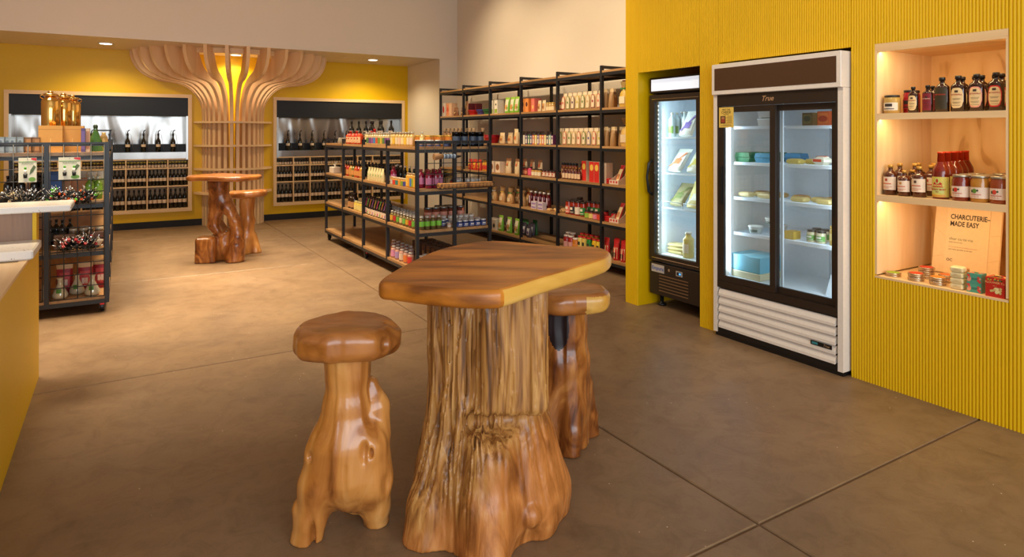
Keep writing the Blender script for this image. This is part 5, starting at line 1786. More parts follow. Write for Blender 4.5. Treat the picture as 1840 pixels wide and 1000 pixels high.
for txt, sz, x, z, m_, al, bo in (('CHARCUTERIE–', .041, -.25, .345, inkb, 'LEFT', .0009), ('MADE EASY', .041, -.25, .303, inkb, 'LEFT', .0009), ('char·cu·te·rie', .024, -.25, .213, col((70, 110, 74), .6), 'LEFT', 0),
                            ('[shahr-koo-te-ree]', .0095, -.25, .193, inkb, 'LEFT', 0), ('art of preparing and assembling cured meats', .0085, -.25, .165, col((170, 120, 90), .6), 'LEFT', 0), ('and other goodies to be had', .011, -.25, .150, inkb, 'LEFT', 0), ('OC', .022, -.27, .085, inkb, 'LEFT', .0004)):
    me = text_mesh(txt, sz, m_, al, .0002, 0.3 if txt.startswith('and') else 0, bo)
    if 'CHAR' in txt or 'MADE' in txt:
        for v in me.vertices: v.co.x *= .72
    link('lettering', me, cb, (x * wdt, -.0088, z), (PI / 2, 0, 0))
# second board further right, only its edge shows
cb2 = thing('recipe_board', 'cream board standing at the niche side, mostly hidden behind the wall edge', 'board', (4.26, NY0 + .055, Z0), RZ)
cb2.rotation_euler = (math.radians(-7), 0, RZ)
q_ = MB(); q_.rbox(-.035, .035, -.006, .006, .001, .33, .005); q_.build('board', col((236, 204, 160), .45), cb2)

# ------------------------------------------------------------------ wall shelving goods (X = front row depth, u = pixel column of the item)
PALE = (226, 196, 150)
KRAFT = (190, 140, 84)
WL = {1: 1.7804, 2: 1.3654, 3: 0.9604, 4: 0.5504, 5: 0.1504}
XF = 4.545
XLIM = 4.955
NAMEL = {1: 'top', 2: 'second', 3: 'third', 4: 'fourth', 5: 'lowest'}
def W(lv, us, key, gen, name, label, cat, group=None, x=XF, split=False, rz=RZ, tilt=0.0, dz=0.0):
    out_ = []
    for u in (us if hasattr(us, '__len__') else [us]):
        o = put(key, gen, name, label, cat, (x, ny(u, x), WL[lv] + dz), rz, group, split, tilt=tilt, limit=XLIM)
        out_.append(o)
    return out_
def fan(a, b_, n): return [a + (b_ - a) * k / (n - 1) for k in range(n)]

# --- top product level
W(1, 800, 'cosmo', lambda: g_box(.13, .06, .215, (232, 214, 190), (236, 220, 198), (206, 40, 40), fz=(.05, .95), az=(.25, .8), aw=.42), 'drink_mix_box', 'white carton with a red drink picture on the top shelf', 'box', split=True)
W(1, 807.5, 'peachbx', lambda: g_box(.10, .06, .21, (232, 160, 110), (236, 140, 96), (220, 80, 50)), 'drink_mix_box', 'orange carton with a drink picture on the top shelf', 'box', split=True)
W(1, 814, 'peachbx2', lambda: g_box(.10, .10, .205, (226, 176, 132), (232, 190, 150)), 'drink_mix_box', 'plain peach carton beside the orange carton', 'box', split=True)
W(1, [820, 826.5], 'nutbag', lambda: g_pouch(.13, .13, .06, (140, 92, 56), (120, 72, 40), None, (206, 170, 120), 3), 'nut_bag', 'clear bag of brown nuts on the top shelf beside cartons', 'bag', 'nut bags on the top shelf')
W(1, 839, 'nutbag2', lambda: g_pouch(.10, .22, .06, (150, 104, 66), (196, 150, 96), None, (120, 72, 40), 5), 'nut_bag', 'tall bag of nuts beside the red bowls', 'bag')
W(1, [846, 849], 'maroonbx', lambda: g_box(.07, .10, .19, (128, 40, 44), (140, 52, 54)), 'maroon_carton', 'maroon carton standing behind the red bowls', 'box', 'maroon cartons behind bowls', x=4.70)
for uu, cc, wd in ((851, (206, 30, 40), 'red'), (866, (70, 66, 140), 'violet-blue'), (878, (40, 120, 60), 'green')):
    for k in range(2):
        o = put(('bowl', wd), lambda: g_bowl(.06, .085, .062, cc), 'plastic_bowl', '%s plastic bowl on the top shelf, %s' % (wd, 'nested in its twin' if k else 'under its twin'), 'bowl', (4.585, ny(uu, 4.585), WL[1] + .015 * k), RZ, 'plastic bowls on the top shelf', push=None)
W(1, [888, 897], 'gwbox', lambda: g_box(.085, .11, .19, (230, 216, 190), (150, 170, 60), (40, 40, 36), fz=(.04, .34), az=(.6, .75), aw=.35), 'white_green_carton', 'white carton with green base and black dot on the top shelf', 'box', 'white and green cartons', split=True)
W(1, [912.5, 922, 930.5], 'grpouch', lambda: g_pouch(.115, .215, .07, (120, 180, 40), (232, 214, 180), (150, 196, 60), (206, 140, 60), 7, (.12, .86), .7), 'snack_pouch', 'green and cream snack pouch on the top shelf', 'pouch', 'green snack pouches on the top shelf', split=True)
W(1, [944, 951], 'ornbox', lambda: g_box(.085, .08, .175, (232, 140, 60), (236, 150, 80), (90, 40, 30), az=(.4, .75)), 'orange_carton', 'orange carton with a dark round picture on the top shelf', 'box', 'orange cartons on the top shelf', split=True)
W(1, [956, 962], 'pinkbox', lambda: g_box(.075, .08, .17, (224, 110, 96), (232, 130, 106), (240, 196, 110), az=(.2, .5)), 'pink_carton', 'coral pink carton on the top shelf', 'box', 'pink cartons on the top shelf', split=True)
W(1, [970, 978], 'crpack', lambda: g_pouch(.075, .14, .045, (230, 204, 160), (206, 150, 90), None, (150, 90, 50), 11), 'cracker_packet', 'cream cracker packet on the top shelf', 'packet', 'cracker packets on the top shelf')
W(1, fan(985, 999, 4), 'goldjar', lambda: g_jar(.028, .105, (190, 150, 90), (206, 170, 80), (230, 206, 160), (.1, .6)), 'small_jar', 'small pale jar with gold lid on the top shelf', 'jar', 'gold-lidded jars on the top shelf')
W(1, [1005, 1010], 'redjar_s', lambda: g_jar(.024, .11, (170, 60, 40), (206, 170, 80), (226, 200, 150)), 'small_jar', 'small red jar with gold lid beside the pasta bags', 'jar', 'red jars beside pasta bags')
PB = [((206, 90, 70), 'red'), ((110, 140, 60), 'green'), ((90, 60, 90), 'purple'), ((206, 190, 70), 'yellow'), ((96, 130, 60), 'leaf-green'), ((206, 170, 110), 'tan'), ((150, 40, 50), 'dark red'), ((220, 110, 90), 'coral'), ((80, 80, 140), 'blue')]
def pasta(ac):
    def g():
        p = g_pouch(.082, .20, .065, (204, 172, 122), None, (224, 200, 164), None, 13)
        l = MB()
        z0, z1 = .012, .165
        for rr, mi, o_ in ((1.0, 0, .0), (.80, 1, .0012)):
            n = 8; base = len(l.v)
            for k in range(n + 1):
                e = 2 * k / n - 1
                x = e * .031 * rr
                l.v.append((x, -.0375 - o_, z0 + .006 * (1 - rr) * 4)); l.v.append((x, -.0375 + .004 - o_, z0 + (z1 - z0) * (.62 + .36 * math.sqrt(max(0, 1 - e * e))) * (rr * .25 + .75)))
            for k in range(n):
                i = base + 2 * k
                l.f.append((i, i + 2, i + 3, i + 1)); l.m.append(mi); l.s.append(False)
        l.add([(.012 * math.cos(q * PI / 4), -.0402, .085 + .015 * math.sin(q * PI / 4)) for q in range(8)], [tuple(range(8))], 0)
        return p + [('arched_label', l, [col(ac, .5), col((232, 208, 172), .5)])]
    return g
for lv, us, cs_ in ((1, [1016, 1024.5, 1033, 1041.5, 1051, 1060, 1069.5, 1079.5], [0, 1, 2, 3, 4, 5, 6, 7]), (2, [1010, 1018.5, 1027, 1035, 1044, 1053, 1062, 1071.5, 1081], [1, 7, 1, 5, 0, 4, 8, 7, 3])):
    for row_ in range(3):
        for u, k in zip(us, cs_):
            ac, wd = PB[(k + row_ * 2) % len(PB)] if row_ else PB[k]
            x = XF + row_ * .085
            put(('pasta', ac), pasta(ac), 'pasta_bag', 'clear pasta bag with %s-edged arched label on the %s shelf, %s' % (wd, NAMEL[lv], 'front row' if row_ == 0 else 'behind the front row'), 'bag', (x, ny(u, XF), WL[lv] + .0002), RZ, 'arched-label pasta bags', row_ == 0, limit=XLIM)
W(1, [1088, 1094, 1099], 'pastaplain', lambda: g_pouch(.07, .21, .075, (170, 130, 84), None, (214, 186, 140), None, 15), 'pasta_bag', 'plain clear pasta bag seen side-on at the end of the top row', 'bag', 'plain pasta bags on the top shelf')
W(1, 1107, 'tallpasta', lambda: g_tied(.075, .30, (206, 160, 60), (226, 120, 30), (226, 110, 40), 2, (206, 110, 40), .7), 'tied_pasta_bag', 'tall golden pasta bag tied with orange ribbon on the top shelf', 'bag', split=True, x=4.57)
W(1, 1122, 'tallpasta2', lambda: g_tied(.065, .27, (214, 176, 80), (60, 130, 60), (240, 226, 190), 3, (220, 190, 120), .7), 'tied_pasta_bag', 'pale pasta bag tied with green ribbon beside the yellow wall end', 'bag', split=True, x=4.57)
# --- second level
W(2, [800, 807, 814, 821, 828, 838, 845, 852, 859], 'twigbag', lambda: g_tied(.06, .22, (176, 128, 84), (120, 84, 50), None, 6, (216, 186, 146), .7), 'gift_bag', 'clear bag of brown treats with gathered top on the second shelf', 'bag', 'gathered treat bags on the second shelf')
for k in range(3):
    put(('rbowl2', 0), lambda: g_bowl(.085, .115, .085, (200, 30, 44)), 'plastic_bowl', 'large red plastic bowl on the second shelf, ' + ('topmost of its stack' if k == 2 else 'inside the stack'), 'bowl', (4.62, ny(884, 4.62), WL[2] + .016 * k), RZ, 'red bowls on the second shelf', push=None)
W(2, [903, 910.5], 'papbag', lambda: g_pouch(.13, .15, .06, (224, 192, 146), (206, 160, 100), None, (170, 90, 50), 21), 'cookie_bag', 'cream paper cookie bag on the second shelf', 'bag', 'cream cookie bags on the second shelf')
W(2, 918, 'papbag2', lambda: g_pouch(.14, .155, .06, (230, 206, 160), (196, 90, 50), None, (120, 50, 40), 22, (.1, .3)), 'cookie_bag', 'cream bag with an orange stripe on the second shelf', 'bag')
W(2, 928, 'papbag3', lambda: g_pouch(.10, .20, .05, (232, 206, 160), (226, 190, 130), None, (216, 110, 60), 23, (.2, .75)), 'cookie_bag', 'tall cream and peach pouch beside the shelf post', 'bag')
W(2, [942, 950, 958, 966, 974, 981], 'blkpouch', lambda: g_pouch(.10, .165, .05, (60, 40, 34), (206, 170, 120), None, (110, 60, 40), 25), 'dark_pouch', 'dark brown pouch standing behind the small coloured cartons', 'pouch', 'dark pouches behind cartons', x=4.72)
cs_ = [((226, 80, 50), 'orange red'), ((236, 220, 190), 'white'), ((80, 50, 110), 'purple'), ((50, 130, 80), 'green'), ((60, 60, 130), 'indigo'), ((226, 110, 60), 'orange'), ((236, 210, 90), 'yellow'), ((120, 90, 150), 'lilac'), ((240, 170, 60), 'amber'), ((226, 100, 80), 'coral'), ((236, 214, 120), 'pale yellow'), ((40, 44, 80), 'navy'), ((150, 196, 170), 'mint'), ((96, 40, 90), 'plum')]
for k, (cc, wd) in enumerate(cs_):
    u = 942 + 55 * k / 13
    put(('chocbox', cc), lambda: g_box(.043, .085, .118, cc, (236, 220, 196), cc, fz=(.1, .9), fw=.72, az=(.55, .8), aw=.5), 'chocolate_box', 'slim %s chocolate carton in the coloured row on the second shelf' % wd, 'box', (4.535, ny(u, 4.535), WL[2]), RZ, 'coloured chocolate cartons', True, limit=XLIM)
W(2, [1090, 1096, 1102, 1107], 'pastaplain', lambda: g_pouch(.07, .21, .075, (170, 130, 84), None, (214, 186, 140), None, 15), 'pasta_bag', 'plain clear pasta bag seen side-on at the end of the second row', 'bag', 'plain pasta bags on the second shelf')
W(2, 1116, 'tallpasta3', lambda: g_tied(.07, .30, (216, 176, 96), (60, 40, 30), (230, 206, 170), 8, (120, 84, 50), .7), 'tied_pasta_bag', 'pale pasta bag with dark brown gathered top on the second shelf', 'bag', split=True, x=4.57)
W(2, 1125, 'tallpasta3', None, 'tied_pasta_bag', 'pasta bag with brown gathered top half hidden by the yellow wall', 'bag', split=True, x=4.57)
# --- third level
W(3, fan(846, 862, 3), 'redyel', lambda: g_pouch(.12, .16, .06, (206, 60, 40), (236, 180, 50), None, (200, 50, 40), 31), 'snack_pouch', 'red and yellow pouch seen through the gondola grid', 'pouch', 'red and yellow pouches')
W(3, fan(866, 878, 4), 'yelbot', lambda: g_bottle(.028, .16, (216, 150, 40), (40, 30, 26), (206, 60, 40), .7, .4), 'sauce_bottle', 'yellow sauce bottle with red label seen through the gondola grid', 'bottle', 'yellow sauce bottles')
W(3, [888, 899], 'pretz', lambda: g_box(.13, .09, .15, (232, 206, 176), (232, 206, 176), (150, 90, 50), az=(.2, .8), aw=.7), 'pretzel_box', 'white box with a brown round picture on the third shelf', 'box', 'pretzel boxes on the third shelf', split=True)
W(3, [906, 914, 922, 930.5], 'creambag', lambda: g_pouch(.125, .20, .07, (224, 196, 152), (196, 150, 96), (150, 100, 64), (200, 70, 50), 33, (.5, .8), .4), 'paper_bag', 'folded cream paper bag on the third shelf', 'bag', 'cream paper bags on the third shelf', split=True)
W(3, [943, 949, 957, 964, 971], 'creambag2', lambda: g_pouch(.10, .20, .06, (220, 190, 146), (170, 110, 70), (120, 80, 50), (206, 80, 50), 34, (.5, .82), .5), 'paper_bag', 'folded cream bag behind the small jars on the third shelf', 'bag', 'cream bags behind jars', x=4.68)
W(3, [941.5, 946], 'spjar', lambda: g_jar(.03, .10, (150, 50, 36), (60, 40, 30), (206, 130, 90)), 'relish_jar', 'small red-brown relish jar on the third shelf', 'jar', 'relish jars on the third shelf')
W(3, 953, 'pinkjar', lambda: g_jar(.034, .11, (206, 60, 96), (70, 40, 36), (226, 90, 120), (.1, .8)), 'relish_jar', 'relish jar with bright pink label on the third shelf', 'jar', split=True)
W(3, [959, 964.5, 970], 'cjar', lambda: g_jar(.03, .09, (190, 140, 60), (60, 44, 36), (232, 214, 180), (.1, .7)), 'relish_jar', 'small amber jar with cream label on the third shelf', 'jar', 'amber jars on the third shelf')
W(3, [978, 984, 990, 996, 1004], 'bjar', lambda: g_jar(.030, .088, (110, 44, 28), (40, 28, 26), (232, 208, 180), (.15, .75), 1.2, 12, .14, (200, 80, 50)), 'jam_jar', 'dark jam jar with white fruit label on the third shelf', 'jar', 'jam jars on the third shelf', split=True)
W(3, [1013.5, 1019, 1024.5, 1030, 1035.5, 1041], 'vinbot', lambda: g_bottle(.024, .145, (84, 30, 22), (170, 120, 60), (226, 190, 150), .6, .35, .12, (.1, .5)), 'dressing_bottle', 'small dark dressing bottle with tan top beside the red cartons', 'bottle', 'dressing bottles on the third shelf', split=True)
W(3, fan(1013, 1040, 6), 'blkjar', lambda: g_jar(.03, .185, (120, 60, 40), (34, 28, 28), (190, 150, 110)), 'tall_jar', 'tall jar with black lid behind the dressing bottles', 'jar', 'black-lidded jars behind dressing bottles', x=4.66)
for uu in (1046, 1068.5, 1077.5):
    t = W(3, uu, 'pastacart', lambda: g_box(.085, .085, .225, (232, 208, 184), (206, 44, 34), (232, 190, 80), fz=(.0, 1.0), fw=.98, az=(.55, .88), aw=.7), 'pasta_carton', 'tall red and white pasta carton with yellow round emblem', 'box', 'red pasta cartons', split=True)
W(3, 1092, 'grayct', lambda: g_box(.06, .09, .22, (206, 180, 160), (196, 168, 146)), 'pasta_carton', 'grey-white tall carton beside the red pasta cartons', 'box', split=True)
def crackpack(): return g_pouch(.068, .20, .04, (190, 40, 36), (236, 206, 150), None, (206, 120, 60), 41, (.05, .75), .8)
def disp(): 
    b_ = MB(); b_.box(-.075, .075, -.11, .11, 0, .004)
    b_.prism([(-.11, .004), (.11, .004), (.11, .16), (.08, .15), (-.09, .045), (-.11, .045)], .072, .075, axis='x'); b_.prism([(-.11, .004), (.11, .004), (.11, .16), (.08, .15), (-.09, .045), (-.11, .045)], -.075, -.072, axis='x')
    b_.box(-.072, .072, -.11, -.107, .004, .045)
    d_ = MB()
    for k in range(3): d_.add([(-.045 + .045 * k + .013 * math.cos(q * PI / 4), -.1105, .024 + .013 * math.sin(q * PI / 4)) for q in range(8)], [tuple(range(8))])
    return [('tray', b_, [col((226, 200, 180), .5)]), ('dots', d_, [col((200, 40, 36), .5)])]
for lv, lb in ((3, 'third'), (4, 'fourth')):
    put('disp', disp, 'display_tray', 'white card tray with red dots on the %s shelf by the yellow wall' % lb, 'tray', (4.61, ny(1117, 4.61), WL[lv]), RZ, 'card display trays', True, push=None)
    put('crack', crackpack, 'snack_packet', 'red and cream snack packet leaning in the card tray on the %s shelf' % lb, 'packet', (4.585, ny(1117, 4.61) + .0355, WL[lv] + .006), RZ, 'snack packets in trays', True, tilt=math.radians(-24), push=None)
    put('crack', crackpack, 'snack_packet', 'red and cream snack packet leaning in the card tray on the %s shelf' % lb, 'packet', (4.625, ny(1117, 4.61) - .0355, WL[lv] + .006), RZ, 'snack packets in trays', True, tilt=math.radians(-24), push=None)
    for k in range(3):
        put('flatp', lambda: [('packet', MB().rbox(-.04, .04, -.03, .03, 0, .018, .006), [col((190, 36, 34), .4)])], 'flat_packet', 'small flat red packet lying beside the card tray on the %s shelf' % lb, 'packet', (4.53, ny(1094, 4.53) + .0 * k, WL[lv] + .0186 * k), RZ, 'flat red packets', push=None)
# --- fourth level
rib = [((230, 220, 200), 'white'), ((40, 140, 60), 'green'), ((226, 180, 60), 'yellow'), ((230, 220, 200), 'white'), ((40, 140, 60), 'green'), ((210, 40, 40), 'red'), ((230, 150, 60), 'orange'), ((206, 40, 40), 'red')]
for k, (cc, wd) in enumerate(rib):
    u = [889, 896, 904, 911, 918, 926, 940, 947][k]
    for row_ in range(2):
        x = 4.56 + row_ * .13
        put(('kraft', cc), lambda: g_tied(.058, .195, (200, 150, 92), cc, (226, 196, 150), 50 + k, (206, 160, 104), .8), 'kraft_bag', 'gathered kraft bag with %s ribbon on the fourth shelf%s' % (wd, '' if row_ == 0 else ', back row'), 'bag', (x, ny(u, 4.56), WL[4]), RZ, 'ribboned kraft bags', row_ == 0, limit=XLIM)
W(4, [948.5, 955, 963, 970.5, 978, 986], 'juice', lambda: g_bottle(.033, .205, (96, 16, 22), (236, 226, 214), (206, 180, 190), .72, .5, .10, (.25, .7), .5), 'juice_bottle', 'deep red juice bottle with white cap on the fourth shelf', 'bottle', 'red juice bottles', split=True, x=4.60)
for k, (uu, z) in enumerate(((962, 0), (974, 0), (962, .046), (974, .046))):
    put('purbx', lambda: g_box(.11, .06, .045, (216, 196, 200), (150, 120, 170), None, fz=(.2, .6)), 'tea_carton', 'small white and lilac carton in front of the juice bottles, ' + ('upper tier' if z else 'lower tier'), 'box', (4.515, ny(uu, 4.515), WL[4] + z), RZ, 'lilac cartons', True, push=None)
for k, uu in enumerate(fan(988, 1006, 6)):
    put('cookp', lambda: [('packet', MB().rbox(-.035, .035, -.028, .028, 0, .03, .008), [col((216, 170, 110), .45)])], 'cookie_packet', 'small golden cookie packet lying on the fourth shelf', 'packet', (4.53 + .07 * (k % 2), ny(uu, 4.53), WL[4]), RZ + .3 * k, 'cookie packets')
SC = (150, 40, 22)
for uu, lc, wd in ((1014.5, (226, 170, 40), 'yellow'), (1022, (226, 120, 100), 'salmon'), (1030.5, (40, 34, 34), 'black'), (1039, (232, 210, 190), 'white'), (1048.5, (40, 130, 60), 'green')):
    W(4, uu, ('sauce', lc), lambda: g_jar(.040, .165, SC, (60, 46, 40), lc, (.12, .68), 1.5, 14, .10, (236, 220, 196), .2, .14), 'sauce_jar', 'tall red sauce jar with %s label on the fourth shelf' % wd, 'jar', 'pasta sauce jars', split=True, x=4.55)
W(4, [1018, 1026.5, 1035, 1043.5], 'sauceb', lambda: g_jar(.040, .165, SC, (60, 46, 40), (206, 150, 90), (.12, .68), 1.5, 14, .10, None, .2, .14), 'sauce_jar', 'tall red sauce jar behind the front sauce row', 'jar', 'rear sauce jars', x=4.65)
W(4, [1058, 1067, 1075.5], ('sauce', (40, 130, 60)), None, 'sauce_jar', 'tall red sauce jar with green label standing behind the small jars', 'jar', 'green sauce jars behind small jars', split=True, x=4.68)
for uu, lc, wd in ((1056, (150, 180, 60), 'lime'), (1063.5, (226, 200, 110), 'pale yellow'), (1071, (220, 130, 150), 'pink'), (1078.5, (216, 70, 40), 'orange-red')):
    W(4, uu, ('smj', lc), lambda: g_jar(.036, .085, (140, 50, 30), (44, 36, 34), lc, (.08, .8), 1.5, 12, .16), 'salsa_jar', 'short salsa jar with %s label on the fourth shelf' % wd, 'jar', 'short salsa jars', split=True, x=4.52)
W(4, [1088, 1096, 1104.5], 'redshort', lambda: g_jar(.038, .10, (170, 26, 30), (44, 36, 34), (200, 40, 44), (.1, .8), 1.5, 12, .14), 'salsa_jar', 'short bright red jar with black lid on the fourth shelf', 'jar', 'bright red jars', split=True, x=4.60)
# --- lowest level
W(5, [886, 893], 'blkwh', lambda: g_box(.10, .10, .15, (226, 206, 180), (214, 190, 160), (40, 34, 34), az=(.2, .6)), 'white_carton', 'white carton with black print on the lowest shelf', 'box', 'white cartons on the lowest shelf', split=True)
W(5, [901, 916, 930], 'grpouch', None, 'snack_pouch', 'large green and cream snack pouch on the lowest shelf', 'pouch', 'green pouches on the lowest shelf', split=True)
W(5, [908, 922, 937, 944, 951], 'whpouch', lambda: g_pouch(.10, .17, .06, (70, 60, 70), (206, 200, 196), None, (110, 80, 120), 61), 'mix_pouch', 'dark pouch with pale grey label on the lowest shelf', 'pouch', 'grey-labelled pouches', split=True, x=4.56)
W(5, [938, 946, 955], 'grpouch3', lambda: g_pouch(.11, .20, .06, (60, 120, 60), (160, 170, 170), None, (60, 90, 60), 62), 'mix_pouch', 'dark green pouch behind the grey-labelled pouches', 'pouch', 'dark green pouches', x=4.68)
W(5, [1018.5, 1026.5], 'pinklab', lambda: g_jar(.040, .15, (170, 40, 40), (232, 216, 204), (232, 170, 160), (.1, .6), 1.5, 14, .12, None, 0), 'sauce_jar', 'red jar with pink label and white lid on the lowest shelf', 'jar', 'pink-labelled jars', split=True)
W(5, [1022, 1030, 1037], 'pinkb', lambda: g_jar(.040, .16, (150, 70, 30), (226, 206, 190), (206, 130, 70), (.1, .6), 1.5, 14, .12, None, 0), 'sauce_jar', 'brown jar with white lid behind the pink-labelled jars', 'jar', 'white-lidded jars, rear', x=4.66)
W(5, 1035, 'orjar', lambda: g_jar(.042, .135, (206, 120, 40), (232, 216, 204), (226, 140, 60), (.1, .6), 1.5, 14, .12, None, 0), 'sauce_jar', 'orange jar with white lid on the lowest shelf', 'jar', split=True)
for uu, lc, wd in ((1043.5, (232, 206, 110), 'pale yellow'), (1051, (226, 190, 90), 'straw'), (1059.5, (40, 130, 50), 'green'), (1069, (236, 190, 40), 'bright yellow'), (1077, (236, 200, 60), 'lemon')):
    W(5, uu, ('oilb', lc), lambda: g_jar(.034, .175, lc, (190, 36, 34), lc, (.1, .8), 1.5, 14, .10, (60, 60, 50), 0, .16), 'olive_jar', 'tall jar with %s wrap and red lid on the lowest shelf' % wd, 'jar', 'red-lidded jars', split=True)
W(5, [1047, 1055, 1064, 1073], 'oilback', lambda: g_jar(.034, .185, (190, 150, 60), (190, 36, 34), (206, 180, 90), (.1, .8), 1.5, 12, .10, None, 0, .16), 'olive_jar', 'tall red-lidded jar behind the front row on the lowest shelf', 'jar', 'red-lidded jars, rear', x=4.66)
W(5, [1091, 1100, 1108, 1115, 1121], 'redcof', lambda: g_pouch(.085, .22, .07, (196, 36, 36), (232, 206, 160), (206, 40, 40), (60, 40, 36), 71, (.08, .62), .8), 'red_pouch', 'red topped pouch with cream front on the lowest shelf', 'pouch', 'red topped pouches', split=True, tilt=0)

# ------------------------------------------------------------------ central gondola goods
GLIM = GX + GW
def G(z, us, key, gen, name, label, cat, group=None, x=GX + .055, split=False, rz=RZ, ymax=9.14):
    for u in (us if hasattr(us, '__len__') else [us]):
        y = ny(u, x)
        if y > ymax: continue
        put(key, gen, name, label, cat, (x, y, z + .0004), rz, group, split, limit=GLIM)
def E(z, y, us, key, gen, name, label, cat, group=None, split=False, rz=0.0):
    """goods seen from the end of the gondola, facing -Y"""
    for u in (us if hasattr(us, '__len__') else [us]):
        x = at_y(u, 240, y).x
        if not (GX + .02 < x < GLIM - .02): continue
        put(key, gen, name, label, cat, (x, y, z + .0004), rz, group, split, push='y', limit=9.1)
A, B_, C_, D_ = GL[3], GL[2], GL[1], GL[0]
# top tier
G(A, [612, 618], 'glassjar', lambda: g_jar(.035, .075, (170, 160, 140), (190, 180, 160)), 'glass_jar', 'small empty glass jar at the far end of the gondola top', 'jar', 'small glass jars')
E(A, 5.99, [819.5, 834, 849, 862], 'canister', lambda: g_tin(.042, .148, (30, 31, 36), (36, 36, 40), (64, 78, 100), None, 18, .22), 'black_canister', 'black canister with blue-grey label on the end of the gondola top', 'canister', 'black canisters', True)
E(A, 5.985, [757, 764.5, 772, 779.5, 787], 'cup', lambda: g_jar(.026, .068, (214, 170, 120), (236, 226, 214), (60, 70, 110), (.1, .5), 1.5, 12, .3, None, 0), 'small_pot', 'small pot with white lid and blue label on the gondola top', 'pot', 'white-lidded pots', True)
E(A, 6.06, fan(752, 786, 5), 'cup', None, 'small_pot', 'small pot with white lid in the second row on the gondola top', 'pot', 'white-lidded pots, second row', True)
E(A, 6.0, [794, 802.5, 810.5], 'navyjar', lambda: g_jar(.030, .062, (36, 40, 66), (40, 44, 70), (60, 70, 110), (.1, .6)), 'navy_jar', 'navy jar between the white pots and black canisters', 'jar', 'navy jars', True)
for k, yy in enumerate((6.20, 6.29, 6.38)):
    E(A, yy, fan(752, 818, 8), 'goldlid', lambda: g_jar(.034, .115, (196, 120, 50), (206, 166, 70), (230, 200, 150), (.15, .65)), 'preserve_jar', 'preserve jar with gold lid in %s row behind the pots' % ('front', 'middle', 'back')[k], 'jar', 'gold-lidded preserve jars')
spc = [((90, 130, 70), 'green'), ((110, 70, 130), 'purple'), ((150, 90, 150), 'mauve'), ((70, 140, 190), 'blue'), ((216, 90, 50), 'orange'), ((120, 150, 60), 'olive'), ((206, 180, 60), 'yellow')]
for k, u in enumerate(fan(662, 699, 10)):
    cc, wd = spc[k % 7]
    G(A, u, ('spice', cc), lambda: g_bottle(.024, .145, (206, 180, 130), (214, 206, 190), cc, .74, .5, .12, (.14, .58), 1.4), 'spice_bottle', 'clear spice bottle with %s label on the gondola top' % wd, 'bottle', 'coloured spice bottles on the gondola top', GX + .04, True)
G(A, fan(659, 703, 9), 'spiceb', lambda: g_bottle(.024, .145, (206, 176, 120), (214, 206, 190), (220, 200, 160), .74, .5, .12, (.14, .58), 1.4), 'spice_bottle', 'clear spice bottle behind the coloured-label row on the gondola top', 'bottle', 'rear spice bottles on the gondola top', GX + .10)
cl = [((236, 214, 160), 'cream'), ((236, 190, 60), 'yellow'), ((226, 206, 170), 'ivory'), ((230, 190, 160), 'blush')]
for k, u in enumerate(fan(704, 745, 9)):
    cc, wd = cl[k % 4]
    G(A, u, ('oil', cc), lambda: g_bottle(.024, .15, (206, 170, 100), (206, 196, 176), cc, .70, .45, .12, (.14, .6), 1.4), 'oil_bottle', 'small oil bottle with %s label on the gondola top' % wd, 'bottle', 'small oil bottles on the gondola top', GX + .04, True)
G(A, fan(703, 742, 8), ('oil', (226, 206, 170)), None, 'oil_bottle', 'small oil bottle behind the front row on the gondola top', 'bottle', 'rear oil bottles on the gondola top', GX + .10, True)
G(A, fan(700, 740, 8), 'goldlid', None, 'preserve_jar', 'preserve jar with gold lid behind the oil bottles', 'jar', 'gold-lidded jars behind oil bottles', GX + .18)
rs = [((206, 70, 30), 'orange'), ((190, 40, 26), 'red')]
for k, u in enumerate(fan(625, 652, 6)):
    cc, wd = rs[k % 2]
    G(A, u, ('hot', cc), lambda: g_bottle(.036, .165, cc, (190, 30, 26) if wd == 'red' else (60, 40, 30), (232, 200, 150), .66, .35, .14, (.12, .55), 1.4, accent=(190, 60, 40)), 'hot_sauce_bottle', '%s hot sauce bottle with cream label on the gondola top' % wd, 'bottle', 'hot sauce bottles', GX + .05, True)
G(A, [631, 640, 648], ('hot', (206, 70, 30)), None, 'hot_sauce_bottle', 'orange hot sauce bottle in the second row on the gondola top', 'bottle', 'hot sauce bottles, second row', GX + .14, True)
G(A, 657, 'redtall', lambda: g_bottle(.034, .19, (190, 30, 28), (196, 36, 30), (200, 44, 36), .66, .4, .12, (.2, .55)), 'hot_sauce_bottle', 'tall plain red bottle beside the coloured spice bottles', 'bottle', None, GX + .045, True)
WB = lambda: g_bottle(.037, .315, (18, 20, 16), (22, 20, 20), (226, 206, 176), .62, .34, .12, (.25, .55), 1.2, accent=(120, 110, 90))
for k, (u, x) in enumerate(((632, 2.86), (637, 2.90), (641, 2.93), (646, 2.97), (651, 3.00), (656, 3.03), (661, 3.06), (667, 3.09), (673, 3.11), (679, 3.13), (686, 3.15), (703, 3.20))):
    y = min(9.12, ny(u, x))
    x = at_y(u, 240, y).x
    put('wineg', WB, 'wine_bottle', 'dark wine bottle with white label grouped on the far gondola top', 'bottle', (x, y, A + .0004), RZ + .6, 'wine bottles on the gondola top', push='x', limit=GLIM)
